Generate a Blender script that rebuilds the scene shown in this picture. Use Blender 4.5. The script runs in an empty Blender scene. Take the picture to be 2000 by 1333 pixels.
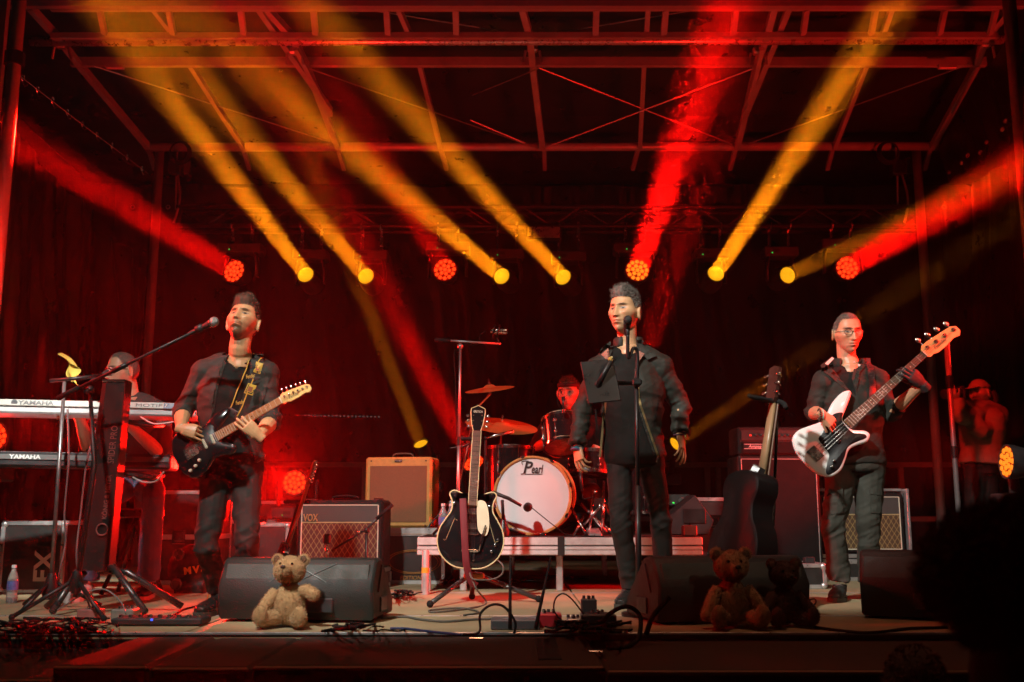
import bpy, bmesh, math, random
import numpy as np
from mathutils import Vector as V, Matrix, Quaternion, noise
from mathutils.bvhtree import BVHTree

sc = bpy.context.scene
COL = sc.collection
R = math.radians
random.seed(7)
rng = np.random.default_rng(7)

# ------------------------------------------------------------------ camera
cam = bpy.data.objects.new('camera', bpy.data.cameras.new('camera'))
COL.objects.link(cam)
TILT = R(9.48)
cam.data.sensor_width = 36
cam.data.lens = 36
cam.location = (0, 0, .52)
cam.rotation_euler = (R(90) + TILT, 0, 0)
cam.data.clip_start = .05
cam.data.clip_end = 500
cam.data.dof.use_dof = True
cam.data.dof.focus_distance = 5.9
cam.data.dof.aperture_fstop = 2.8
sc.camera = cam

# ------------------------------------------------------------------ night sky
world = bpy.data.worlds.new('World')
sc.world = world
world.use_nodes = True
wn = world.node_tree
sky = wn.nodes.new('ShaderNodeTexSky')
sky.sky_type = 'NISHITA'
sky.sun_disc = False
sky.sun_elevation = R(-6)
sky.sun_rotation = R(200)
wn.links.new(sky.outputs[0], wn.nodes['Background'].inputs[0])
wn.nodes['Background'].inputs[1].default_value = .05

# ------------------------------------------------------------------ exposure
sc.view_settings.view_transform = 'Standard'
sc.view_settings.look = 'None'
sc.view_settings.exposure = 0
sc.view_settings.gamma = 1
sc.cycles.use_denoising = True
sc.cycles.use_adaptive_sampling = True
sc.cycles.adaptive_threshold = .03
sc.cycles.max_bounces = 4
sc.cycles.diffuse_bounces = 2
sc.cycles.glossy_bounces = 2
sc.cycles.transmission_bounces = 4
sc.cycles.volume_bounces = 0
sc.cycles.transparent_max_bounces = 6
sc.cycles.sample_clamp_indirect = 4
sc.cycles.caustics_reflective = False
sc.cycles.caustics_refractive = False

CAM = V((0, 0, .52))
def at(x, y, Y):
    """A point of the place that the photograph shows at (x, y), standing Y metres in front of the lens."""
    u = (x - 1000) / 2000; v = -(y - 666.5) / 2000
    d = V((u, math.cos(TILT) - v * math.sin(TILT), math.sin(TILT) + v * math.cos(TILT)))
    return CAM + d * (Y / d.y)

# ------------------------------------------------------------------ front-of-house lamps (towers beside the audience) and wing lamps
def lamp_spot(name, loc, aim, power, col, size, blend=.5, radius=.12):
    l = bpy.data.lights.new(name, 'SPOT')
    l.energy = power; l.color = col; l.spot_size = R(size); l.spot_blend = blend; l.shadow_soft_size = radius
    o = bpy.data.objects.new(name, l); COL.objects.link(o)
    o.location = loc
    o.rotation_euler = (V(aim) - V(loc)).to_track_quat('-Z', 'Y').to_euler()
    return o
WHITE = (1, .99, .90)
TL = V((-2.2, 1.0, 5.0)); TR = V((3.6, .6, 4.8))
for aim, pw, sz, bl in (((-1.75, 5.6, 1.0), 1000, 31, .6), ((.8, 6.0, 1.2), 1050, 24, .5), ((.0, 7.2, .7), 340, 20, .5), ((2.15, 6.4, .9), 1650, 20, .6), ((-1.0, 7.4, .5), 520, 21, .5),
                        ((-.35, 5.65, 0), 1350, 19, .7), ((-2.9, 6.0, 1.08), 3000, 11, .7), ((-1.0, 4.95, .15), 330, 13, .8)):
    lamp_spot('front_spot', TL, aim, pw, WHITE, sz, bl)
for aim, pw, sz in (((-1.9, 5.6, 1.0), 150, 28), ((.6, 6.4, .8), 190, 28), ((2.1, 6.4, 1.0), 150, 19)):
    lamp_spot('front_fill_spot', TR, aim, pw, (1, .74, .50), sz)
RED = (1, .012, .006)
lamp_spot('unseen_red_spot', (4.8, 5.2, 2.7), (2.0, 6.3, 1.55), 3000, RED, 24, .6, .2)
lamp_spot('unseen_red_spot', (-4.2, 5.2, 2.4), (-1.6, 5.7, 1.4), 900, RED, 34, .6, .2)
lamp_spot('unseen_red_spot', (-3.9, 8.7, 2.6), (.2, 7.8, 1.1), 1300, RED, 20, .5, .2)
lamp_spot('unseen_red_spot', (4.6, 8.8, 2.3), (.4, 7.8, .95), 900, RED, 18, .5, .2)
# unseen lamps added to redden the roof and the tarps
lamp_spot('added_roof_spot', (-3.9, 6.6, 1.2), (-1.2, 9.0, 4.6), 750, RED, 80, .9, .2)
lamp_spot('added_roof_spot', (4.7, 6.4, 1.2), (2.0, 9.0, 4.6), 600, RED, 75, .9, .2)
lamp_spot('added_downlight', (0.0, 3.6, 6.2), (.0, 4.1, 0), 210, (1, .40, .20), 58, .8, .3)  # unseen overhead lamp added to brighten the bass bins and step
lamp_spot('unseen_red_spot', (2.6, 7.4, 2.9), (4.1, 9.4, 1.2), 260, RED, 30, .6, .1)  # red lamp added over the stage to redden the person with the camera
# ------------------------------------------------------------------ materials
MATS = {}
def mat(name, col, rough=.5, metal=0., var=.12, scale=14., bump=0., bscale=90., coat=0., attr=False, emit=None, es=1., trans=0., spec=.5, sheen=0., rvar=.12):
    if name in MATS: return MATS[name]
    m = bpy.data.materials.new(name); m.use_nodes = True; MATS[name] = m
    nt = m.node_tree; N = nt.nodes; L = nt.links
    b = N['Principled BSDF']
    b.inputs['Roughness'].default_value = rough
    b.inputs['Metallic'].default_value = metal
    b.inputs['Specular IOR Level'].default_value = spec
    if coat: b.inputs['Coat Weight'].default_value = coat; b.inputs['Coat Roughness'].default_value = .08
    if trans: b.inputs['Transmission Weight'].default_value = trans
    if sheen: b.inputs['Sheen Weight'].default_value = sheen; b.inputs['Sheen Roughness'].default_value = .5
    if emit: b.inputs['Emission Color'].default_value = (*emit, 1); b.inputs['Emission Strength'].default_value = es
    tc = N.new('ShaderNodeTexCoord')
    n = N.new('ShaderNodeTexNoise'); n.inputs['Scale'].default_value = scale; n.inputs['Detail'].default_value = 5; n.inputs['Roughness'].default_value = .65
    L.new(tc.outputs['Object'], n.inputs['Vector'])
    mp = N.new('ShaderNodeMapRange'); mp.inputs[1].default_value = .25; mp.inputs[2].default_value = .75
    mp.inputs[3].default_value = 1 - var; mp.inputs[4].default_value = 1 + var
    L.new(n.outputs[0], mp.inputs[0])
    mx = N.new('ShaderNodeVectorMath'); mx.operation = 'SCALE'
    if attr:
        a = N.new('ShaderNodeAttribute'); a.attribute_name = 'col'; L.new(a.outputs['Color'], mx.inputs[0])
    else:
        mx.inputs[0].default_value = col[:3]
    L.new(mp.outputs[0], mx.inputs['Scale'])
    L.new(mx.outputs[0], b.inputs['Base Color'])
    if rvar:
        mr = N.new('ShaderNodeMapRange'); mr.inputs[1].default_value = .3; mr.inputs[2].default_value = .7
        mr.inputs[3].default_value = max(.02, rough - rvar); mr.inputs[4].default_value = min(1, rough + rvar)
        L.new(n.outputs[0], mr.inputs[0]); L.new(mr.outputs[0], b.inputs['Roughness'])
    if bump:
        n2 = N.new('ShaderNodeTexNoise'); n2.inputs['Scale'].default_value = bscale; n2.inputs['Detail'].default_value = 4
        L.new(tc.outputs['Object'], n2.inputs['Vector'])
        bp = N.new('ShaderNodeBump'); bp.inputs['Strength'].default_value = bump; bp.inputs['Distance'].default_value = .004
        L.new(n2.outputs[0], bp.inputs['Height']); L.new(bp.outputs[0], b.inputs['Normal'])
    return m

# ------------------------------------------------------------------ mesh collector
ORG = {}
def ident(): return Matrix.Identity(4)
class MB:
    def __init__(s, M=None):
        s.v = []; s.f = []; s.M = M
    def add(s, vs, fs):
        b = len(s.v)
        s.v += [s.M @ V(p) for p in vs] if s.M else [V(p) for p in vs]
        s.f += [tuple(b + i for i in f) for f in fs]
        return s
    def box(s, c, size, bev=.0, M=None):
        x, y, z = (a / 2 for a in size); c = V(c)
        b = min(bev, .45 * min(size))
        if b <= 0:
            vs = [V((i * x, j * y, k * z)) for i in (-1, 1) for j in (-1, 1) for k in (-1, 1)]
            fs = [(0, 1, 3, 2), (4, 6, 7, 5), (0, 4, 5, 1), (2, 3, 7, 6), (0, 2, 6, 4), (1, 5, 7, 3)]
        else:
            vs = []; ix = {}
            for i in (-1, 1):
                for j in (-1, 1):
                    for k in (-1, 1):
                        for a in range(3):
                            q = [i * (x - b), j * (y - b), k * (z - b)]
                            q[a] = (i * x, j * y, k * z)[a]
                            ix[(i, j, k, a)] = len(vs); vs.append(V(q))
            fs = []
            for a in range(3):
                o1, o2 = [q for q in range(3) if q != a]
                for sg in (-1, 1):
                    f = []
                    for p, q in ((-1, -1), (1, -1), (1, 1), (-1, 1)):
                        k = [0, 0, 0]; k[a] = sg; k[o1] = p; k[o2] = q
                        f.append(ix[(*k, a)])
                    fs.append(tuple(f))
            for a in range(3):
                o1, o2 = [q for q in range(3) if q != a]
                for p in (-1, 1):
                    for q in (-1, 1):
                        e = []
                        for sg, ax in ((-1, o1), (1, o1), (1, o2), (-1, o2)):
                            k = [0, 0, 0]; k[a] = sg; k[o1] = p; k[o2] = q
                            e.append(ix[(*k, ax)])
                        fs.append(tuple(e))
            for i in (-1, 1):
                for j in (-1, 1):
                    for k in (-1, 1):
                        fs.append(tuple(ix[(i, j, k, a)] for a in range(3)))
        if M: vs = [M @ p for p in vs]
        return s.add([p + c for p in vs], fs)
    def tube(s, pts, rad, n=8, ref=None, cap=True, sup=2.0, closed=False):
        pts = [V(p) for p in pts]; m = len(pts)
        if not isinstance(rad, (list, tuple)): rad = [rad] * m
        vs = []; fs = []; up = None
        for i, p in enumerate(pts):
            if closed: t = pts[(i + 1) % m] - pts[i - 1]
            else: t = pts[min(i + 1, m - 1)] - pts[max(i - 1, 0)]
            if t.length < 1e-9: t = V((0, 0, 1))
            t.normalize()
            if ref is not None:
                b = V(ref) - t * t.dot(V(ref))
                if b.length < 1e-4: b = V((1, 0, 0)) - t * t.x
                b.normalize()
            else:
                if up is None:
                    up = V((0, 0, 1)) if abs(t.z) < .9 else V((0, 1, 0))
                b = up - t * t.dot(up)
                if b.length < 1e-4: b = V((1, .3, 0)) - t * t.dot(V((1, .3, 0)))
                b.normalize(); up = b
            a = t.cross(b)
            r = rad[i]; ra, rb = r if isinstance(r, (list, tuple)) else (r, r)
            for k in range(n):
                w = 2 * math.pi * k / n; cx, sx = math.cos(w), math.sin(w)
                if sup != 2.0:
                    cx = math.copysign(abs(cx) ** (2 / sup), cx); sx = math.copysign(abs(sx) ** (2 / sup), sx)
                vs.append(p + a * (ra * cx) + b * (rb * sx))
        for i in range(m if closed else m - 1):
            j = (i + 1) % m
            for k in range(n):
                q = (k + 1) % n
                fs.append((i * n + k, i * n + q, j * n + q, j * n + k))
        if cap and not closed:
            fs.append(tuple(range(n - 1, -1, -1))); fs.append(tuple((m - 1) * n + k for k in range(n)))
        return s.add(vs, fs)
    def ball(s, c, r, n=14, m=9, M=None):
        c = V(c); r = r if isinstance(r, (tuple, list)) else (r, r, r)
        vs = [V((0, 0, r[2]))]
        for i in range(1, m):
            a = math.pi * i / m
            for k in range(n):
                w = 2 * math.pi * k / n
                vs.append(V((r[0] * math.sin(a) * math.cos(w), r[1] * math.sin(a) * math.sin(w), r[2] * math.cos(a))))
        vs.append(V((0, 0, -r[2])))
        fs = [(0, 1 + k, 1 + (k + 1) % n) for k in range(n)]
        for i in range(m - 2):
            for k in range(n):
                q = (k + 1) % n
                fs.append((1 + i * n + k, 1 + (i + 1) * n + k, 1 + (i + 1) * n + q, 1 + i * n + q))
        l = len(vs) - 1; b = 1 + (m - 2) * n
        fs += [(l, b + (k + 1) % n, b + k) for k in range(n)]
        if M: vs = [M @ p for p in vs]
        return s.add([p + c for p in vs], fs)
    def lathe(s, o, d, prof, n=24, cap=True):
        """prof: list of (radius, distance along d)"""
        o = V(o); d = V(d).normalized()
        u = d.orthogonal().normalized(); w = d.cross(u)
        vs = []; fs = []; m = len(prof)
        for r, h in prof:
            for k in range(n):
                a = 2 * math.pi * k / n
                vs.append(o + d * h + (u * math.cos(a) + w * math.sin(a)) * max(r, 1e-5))
        for i in range(m - 1):
            for k in range(n):
                q = (k + 1) % n
                fs.append((i * n + k, i * n + q, (i + 1) * n + q, (i + 1) * n + k))
        if cap:
            fs.append(tuple(range(n - 1, -1, -1))); fs.append(tuple((m - 1) * n + k for k in range(n)))
        return s.add(vs, fs)
    def prism(s, out, prof, M=None):
        """out: 2D outline (counter-clockwise); prof: list of (inset, z)"""
        n = len(out); P = [V((p[0], p[1])) for p in out]
        nor = []
        for i in range(n):
            e = P[(i + 1) % n] - P[i - 1]
            q = V((e.y, -e.x)); nor.append(q.normalized() if q.length > 1e-9 else q)
        vs = []; fs = []
        for ins, z in prof:
            for i in range(n):
                q = P[i] - nor[i] * ins
                vs.append(V((q.x, q.y, z)))
        for j in range(len(prof) - 1):
            for i in range(n):
                k = (i + 1) % n
                fs.append((j * n + i, j * n + k, (j + 1) * n + k, (j + 1) * n + i))
        fs.append(tuple(range(n - 1, -1, -1))); fs.append(tuple((len(prof) - 1) * n + i for i in range(n)))
        if M: vs = [M @ p for p in vs]
        return s.add(vs, fs)
    def build(s, name, material, parent=None, smooth=False, local=False, cols=None, auto=None):
        me = bpy.data.meshes.new(name)
        vs = s.v
        if parent is not None and not local:
            I = ORG[parent.name].inverted()
            vs = [I @ V(p) for p in vs]
        me.from_pydata([tuple(p) for p in vs], [], s.f)
        if material: me.materials.append(material)
        if cols is not None:
            a = me.color_attributes.new('col', 'FLOAT_COLOR', 'POINT')
            buf = np.ones((len(vs), 4), dtype=np.float32); buf[:, :3] = cols
            a.data.foreach_set('color', buf.ravel())
        if smooth or auto: me.shade_smooth()
        if auto: me.set_sharp_from_angle(angle=R(auto))
        me.validate()
        return link(name, me, parent)
def link(name, me, parent=None):
    o = bpy.data.objects.new(name, me); COL.objects.link(o)
    if parent is not None:
        o.parent = parent; ORG[o.name] = ORG[parent.name]
    else:
        ORG[o.name] = ident()
    return o
def tag(o, label, cat, group=None, kind=None):
    o['label'] = label; o['category'] = cat
    if group: o['group'] = group
    if kind: o['kind'] = kind
    return o
def thing(name, label, cat, loc=(0, 0, 0), rotz=0., group=None, mtx=None):
    o = bpy.data.objects.new(name, None); COL.objects.link(o)
    M = mtx if mtx is not None else Matrix.Translation(V(loc)) @ Matrix.Rotation(rotz, 4, 'Z')
    o.matrix_world = M; ORG[o.name] = M
    o.empty_display_size = .1
    return tag(o, label, cat, group)
def structure(o):
    o['kind'] = 'structure'; return o
def recentre(o):
    """put a top-level mesh's origin at its base"""
    me = o.data; n = len(me.vertices); a = np.empty(n * 3); me.vertices.foreach_get('co', a); a = a.reshape(-1, 3)
    c = np.array([(a[:, 0].min() + a[:, 0].max()) / 2, (a[:, 1].min() + a[:, 1].max()) / 2, a[:, 2].min()])
    me.vertices.foreach_set('co', (a - c).ravel()); o.location = c
    ORG[o.name] = Matrix.Translation(V(c)); return o
def spline(pts, k=6, closed=False):
    pts = [V(p) for p in pts]; n = len(pts); out = []
    for i in range(n if closed else n - 1):
        if closed: a, b, c, d = pts[i - 1], pts[i], pts[(i + 1) % n], pts[(i + 2) % n]
        else: a, b, c, d = pts[max(i - 1, 0)], pts[i], pts[i + 1], pts[min(i + 2, n - 1)]
        for j in range(k):
            t = j / k
            out.append(.5 * ((2 * b) + (c - a) * t + (2 * a - 5 * b + 4 * c - d) * t * t + (3 * b - a - 3 * c + d) * t ** 3))
    if not closed: out.append(pts[-1])
    return out
def spl2(pts, k=6):
    return [(p.x, p.y) for p in spline([(a, b, 0) for a, b in pts], k, True)]
def frame(o, x, y):
    """matrix with origin o, x axis along x, y made orthogonal"""
    x = V(x).normalized(); y = V(y); y = (y - x * x.dot(y)).normalized(); z = x.cross(y)
    M = Matrix.Identity(4)
    for i in range(3):
        M[i][0], M[i][1], M[i][2], M[i][3] = x[i], y[i], z[i], V(o)[i]
    return M
def text(s, size, M, material, parent, name='lettering', depth=.001, shear=0., local=True, width=None, space=1., bold=0.):
    cu = bpy.data.curves.new('t', 'FONT'); cu.body = s; cu.size = size; cu.shear = shear; cu.extrude = depth; cu.resolution_u = 3
    cu.align_x = 'CENTER'; cu.align_y = 'CENTER'; cu.space_character = space; cu.offset = bold
    o = bpy.data.objects.new('t', cu); COL.objects.link(o)
    dg = bpy.context.evaluated_depsgraph_get(); me = bpy.data.meshes.new_from_object(o.evaluated_get(dg))
    vs = [v.co.copy() for v in me.vertices]; fs = [tuple(p.vertices) for p in me.polygons]
    bpy.data.objects.remove(o); bpy.data.meshes.remove(me)
    if width and vs:
        w = max(v.x for v in vs) - min(v.x for v in vs)
        for v in vs: v.x *= width / w
    b = MB(M); b.add(vs, fs)
    return b.build(name, material, parent, local=local)
def copy_tree(o, M=None, parent=None):
    c = o.copy(); COL.objects.link(c); c.parent = parent
    if M is not None: c.matrix_world = M; ORG[c.name] = M
    for ch in o.children: copy_tree(ch, None, c)
    return c

# common materials
BLK = mat('black_metal', (.018, .018, .018), .42, .3, bump=.1)
STEEL = mat('galvanised_steel', (.42, .42, .43), .42, .9, var=.2, scale=9)
CHROME = mat('chrome', (.8, .8, .8), .12, 1., var=.05, rvar=.05)
ALU = mat('brushed_aluminium', (.62, .62, .62), .35, .75, var=.14, scale=18, bump=.1)
RUBBER = mat('black_rubber', (.012, .012, .012), .8, var=.2, spec=.2)
PLASTIC = mat('black_plastic', (.02, .02, .021), .5, bump=.25, bscale=260)
WHITE_INK = mat('white_print', (.7, .7, .68), .5)
# ------------------------------------------------------------------ people: sculpting helpers
def remesh(mb, voxel, smooth=4, fac=.5):
    me = bpy.data.meshes.new('tmp'); me.from_pydata([tuple(p) for p in mb.v], [], mb.f)
    o = bpy.data.objects.new('tmp', me); COL.objects.link(o)
    m = o.modifiers.new('r', 'REMESH'); m.mode = 'VOXEL'; m.voxel_size = voxel
    if smooth:
        k = o.modifiers.new('s', 'SMOOTH'); k.factor = fac; k.iterations = smooth
    dg = bpy.context.evaluated_depsgraph_get()
    r = bpy.data.meshes.new_from_object(o.evaluated_get(dg))
    n = len(r.vertices); a = np.empty(n * 3); r.vertices.foreach_get('co', a)
    q = len(r.polygons); lp = np.empty(len(r.loops), dtype=int); r.loops.foreach_get('vertex_index', lp)
    st = np.empty(q, dtype=int); r.polygons.foreach_get('loop_start', st)
    cnt = np.empty(q, dtype=int); r.polygons.foreach_get('loop_total', cnt)
    fs = [tuple(lp[s_:s_ + c_]) for s_, c_ in zip(st.tolist(), cnt.tolist())]
    bpy.data.objects.remove(o); bpy.data.meshes.remove(me); bpy.data.meshes.remove(r)
    return a.reshape(-1, 3), fs
def vnormals(vs, fs):
    q = np.array([f if len(f) == 4 else (*f, f[-1]) for f in fs])
    n = np.cross(vs[q[:, 2]] - vs[q[:, 0]], vs[q[:, 3]] - vs[q[:, 1]])
    out = np.zeros_like(vs)
    for k in range(4): np.add.at(out, q[:, k], n)
    l = np.linalg.norm(out, axis=1, keepdims=True); l[l == 0] = 1
    return out / l
def folds(vs, fs, amp, joints=(), seed=0, fz=15., fx=5.):
    n = vnormals(vs, fs); d = np.zeros(len(vs))
    J = [(np.array(p), r) for p, r in joints]
    k = np.full(len(vs), .45)
    for p, r in J:
        k = np.maximum(k, 1.5 * np.exp(-((vs - p) ** 2).sum(1) / (r * r)))
    for i, p in enumerate(vs.tolist()):
        a = V((p[0] * fx + seed, p[1] * fx, (p[2] + .35 * p[0]) * fz))
        b = V((p[0] * 9 + seed, p[1] * 9, (p[2] - .5 * p[0]) * 24))
        d[i] = (.55 - 2.2 * abs(noise.noise(a))) + .45 * (.4 - 2 * abs(noise.noise(b)))
    return vs + n * (d * k * amp)[:, None]
def to_mb(vs, fs):
    b = MB(); b.v = [V(p) for p in vs.tolist()]; b.f = fs; return b
def sstep(a, b, x):
    t = np.clip((x - a) / (b - a), 0, 1); return t * t * (3 - 2 * t)
def headsurf(d, o):
    """d: unit directions (n,3), x right, y towards the face, z up -> points of a head about .236 tall"""
    x = d[:, 0] * .0780; z = d[:, 2] * .118
    fr = d[:, 1] > 0
    y = np.where(fr, .087 * np.abs(d[:, 1]) ** .66, .102 * d[:, 1])
    s = sstep(-.005, .100, -z)
    x = x * (1 - o.get('jaw', .25) * s); y = np.where(fr, y * (1 + .12 * s), y * (1 - .52 * s))
    x = np.where(fr, x * (1 - .05 * sstep(.2, 1, d[:, 1])), x * 1.03)
    ax = np.abs(x)
    x = x - np.sign(x) * .005 * np.exp(-((z - .035) / .022) ** 2) * fr * sstep(.03, .07, ax)
    x = x + np.sign(x) * .0022 * np.exp(-((z + .010) / .018) ** 2) * fr * sstep(.03, .06, ax)
    x = x - np.sign(x) * .0022 * np.exp(-((z + .048) / .020) ** 2) * fr * sstep(.02, .05, ax)
    x = x + np.sign(x) * .0035 * np.exp(-((z + .078) / .018) ** 2) * fr * sstep(.02, .05, ax)
    def g(x0, z0, sx, sz): return np.exp(-((x - x0) / sx) ** 2 - ((z - z0) / sz) ** 2)
    def gg(x0, z0, sx, sz): return g(x0, z0, sx, sz) + g(-x0, z0, sx, sz)
    e = np.zeros_like(x)
    f = np.clip((.034 - z) / .068, 0, 1)
    mask = sstep(.042, .030, z) * sstep(-.043, -.034, z)
    e += (.006 + .020 * f ** 1.1) * np.exp(-(x / (.0078 + .0062 * f)) ** 2) * mask * o.get('nose', 1)
    e += .009 * gg(.0135, -.030, .0075, .0065)
    e -= .019 * gg(.032, .013, .0195, .0125)
    e += .0105 * gg(.032, .010, .0135, .0085)
    e += .0035 * gg(.033, .0185, .015, .0028) - .003 * gg(.033, .0235, .016, .003)
    e += .0085 * gg(.028, .036, .024, .0075) + .003 * g(0, .034, .012, .008)
    e += .007 * gg(.047, -.012, .018, .014)
    e -= .005 * gg(.042, -.050, .014, .018)
    e += .008 * g(0, -.060, .028, .020)
    e -= .0045 * (np.exp(-((ax - .021 - .35 * np.clip(-.030 - z, 0, .03)) / .0042) ** 2) * sstep(-.068, -.058, z) * sstep(-.026, -.036, z))
    e += .0065 * g(0, -.0525, .022, .0042) + .0075 * g(0, -.0665, .019, .0055) - .0085 * g(0, -.0592, .026, .0024)
    e -= .0055 * g(0, -.079, .022, .006)
    e += .011 * g(0, -.101, .023, .015)
    y = y + np.where(fr, e * np.clip(d[:, 1] * 2.5, 0, 1), 0)
    return np.stack([x, y, z], 1)
def sphere_dirs(nu=88, nv=64):
    d = [(0, 0, 1)]
    for i in range(1, nv):
        ph = math.pi * i / nv
        for k in range(nu):
            t = 2 * math.pi * k / nu
            d.append((math.sin(ph) * math.sin(t), math.sin(ph) * math.cos(t), math.cos(ph)))
    d.append((0, 0, -1))
    fs = [(0, 1 + (k + 1) % nu, 1 + k) for k in range(nu)]
    for i in range(nv - 2):
        for k in range(nu):
            q = (k + 1) % nu
            fs.append((1 + i * nu + k, 1 + i * nu + q, 1 + (i + 1) * nu + q, 1 + (i + 1) * nu + k))
    l = len(d) - 1; b = 1 + (nv - 2) * nu
    fs += [(l, b + k, b + (k + 1) % nu) for k in range(nu)]
    return np.array(d), fs
SD, SF = sphere_dirs()
def xf(M, p):
    A = np.array(M); return p @ A[:3, :3].T + A[:3, 3]
def head_frame(c, fwd, up, s=1.):
    f = V(fwd).normalized(); u = V(up); u = (u - f * f.dot(u)).normalized(); r = f.cross(u)
    M = Matrix.Identity(4)
    for i in range(3):
        M[i][0], M[i][1], M[i][2], M[i][3] = r[i] * s, f[i] * s, u[i] * s, V(c)[i]
    return M
def add_head(mb, H, o):
    p = xf(H, headsurf(SD, o)); mb.add(p.tolist(), SF)
    for sx in (-1, 1):
        Re = H @ Matrix.Translation((sx * .0795, -.012, -.006)) @ Matrix.Rotation(sx * R(-22), 4, 'Z') @ Matrix.Rotation(R(-8), 4, 'X')
        ring = [Re @ V((sx * .006, .016 * math.cos(a) * (1 if math.sin(a) > 0 else .8), .031 * math.sin(a))) for a in np.linspace(0, 2 * math.pi, 18, endpoint=False)]
        sc_ = H.to_scale().x
        mb.tube(ring, .0048 * sc_, 6, closed=True)
        mb.ball((0, 0, 0), (.006, .015, .029), 10, 7, M=Re)
def beard_mask(p, kind):
    x, y, z = p[:, 0], p[:, 1], p[:, 2]
    if kind == 'goatee':
        m = .88 * sstep(.046, .026, np.abs(x)) * sstep(-.040, -.050, z) * (y > .03)
        m *= 1 - .95 * np.exp(-(x / .021) ** 4 - ((z + .059) / .0085) ** 4)
        side = .6 * sstep(-.03, -.05, z) * sstep(-.01, .01, y)
        return np.maximum(m, side * (1 - np.exp(-(x / .03) ** 4 - ((z + .055) / .016) ** 4)))
    if kind == 'stubble':
        m = .35 * sstep(-.035, -.055, z) * sstep(-.02, .0, y)
        return m * (1 - np.exp(-(x / .022) ** 4 - ((z + .059) / .009) ** 4))
    return np.zeros(len(p))
def skin_colours(vs, H, o):
    p = xf(H.inverted(), vs); x, y, z = p[:, 0], p[:, 1], p[:, 2]; ax = np.abs(x)
    base = np.array(o.get('skin', (.50, .29, .19)))
    c = np.tile(base, (len(vs), 1))
    on = (np.abs(z) < .14) & (ax < .1) & (np.abs(y) < .15)
    def mixin(m, col):
        m = np.clip(np.where(on, m, 0), 0, 1)[:, None]; c[:] = c * (1 - m) + np.array(col) * m
    fr = (y > .02)
    ruddy = fr * (np.exp(-((ax - .045) / .022) ** 2 - ((z + .02) / .02) ** 2) + np.exp(-(x / .016) ** 2 - ((z + .025) / .015) ** 2))
    mixin(.35 * ruddy, base * np.array([1.0, .72, .66]))
    bk = o.get('brow', (.05, .03, .02))
    mixin(.85 * fr * np.exp(-((ax - .031) / .020) ** 4 - ((z - .031 - .06 * (ax - .03) * (ax < .04)) / .0058) ** 4), bk)
    mixin(beard_mask(p, o.get('beard')), o.get('beard_col', (.07, .045, .03)))
    mixin(.75 * fr * np.exp(-(x / .023) ** 4 - ((z + .0595) / .0095) ** 4), base * np.array([.85, .50, .48]))
    mixin(.9 * fr * np.exp(-(x / .024) ** 4 - ((z + .0592) / .0022) ** 4), (.08, .025, .02))
    e = fr * np.exp(-((ax - .032) / .0148) ** 4 - ((z - .0110) / (.0062 * o.get('eye', 1))) ** 4)
    mixin(e, (.28, .24, .22))
    mixin(e * np.exp(-((ax - .032) / .0066) ** 4), (.02, .014, .01))
    mixin(.9 * fr * np.exp(-((ax - .032) / .0165) ** 4 - ((z - .0110 - .0066 * o.get('eye', 1)) / .0026) ** 4), (.04, .022, .018))
    mixin(.45 * fr * np.exp(-((ax - .032) / .015) ** 4 - ((z - .0110 + .0072 * o.get('eye', 1)) / .0022) ** 4), base * .45)
    mixin(.85 * fr * np.exp(-((ax - .0085) / .0048) ** 2 - ((z + .0385) / .0032) ** 2), (.06, .02, .015))  # nostril shade put into the skin colour
    if o.get('crop'):
        mixin(.8 * scalp_mask(p, o['crop']), o.get('hair_col', (.08, .06, .05)))
    return c
def scalp_mask(p, hl=.075):
    x, y, z = p[:, 0], p[:, 1], p[:, 2]
    line = np.where(y > .045, hl, np.where(y > .012, hl - (hl - .012) * sstep(.05, .012, y), np.where(y > -.02, .012, -.055)))
    line = np.where((y > -.03) & (y <= .012), .018, line)
    return sstep(-.006, .006, z - line)
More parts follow.
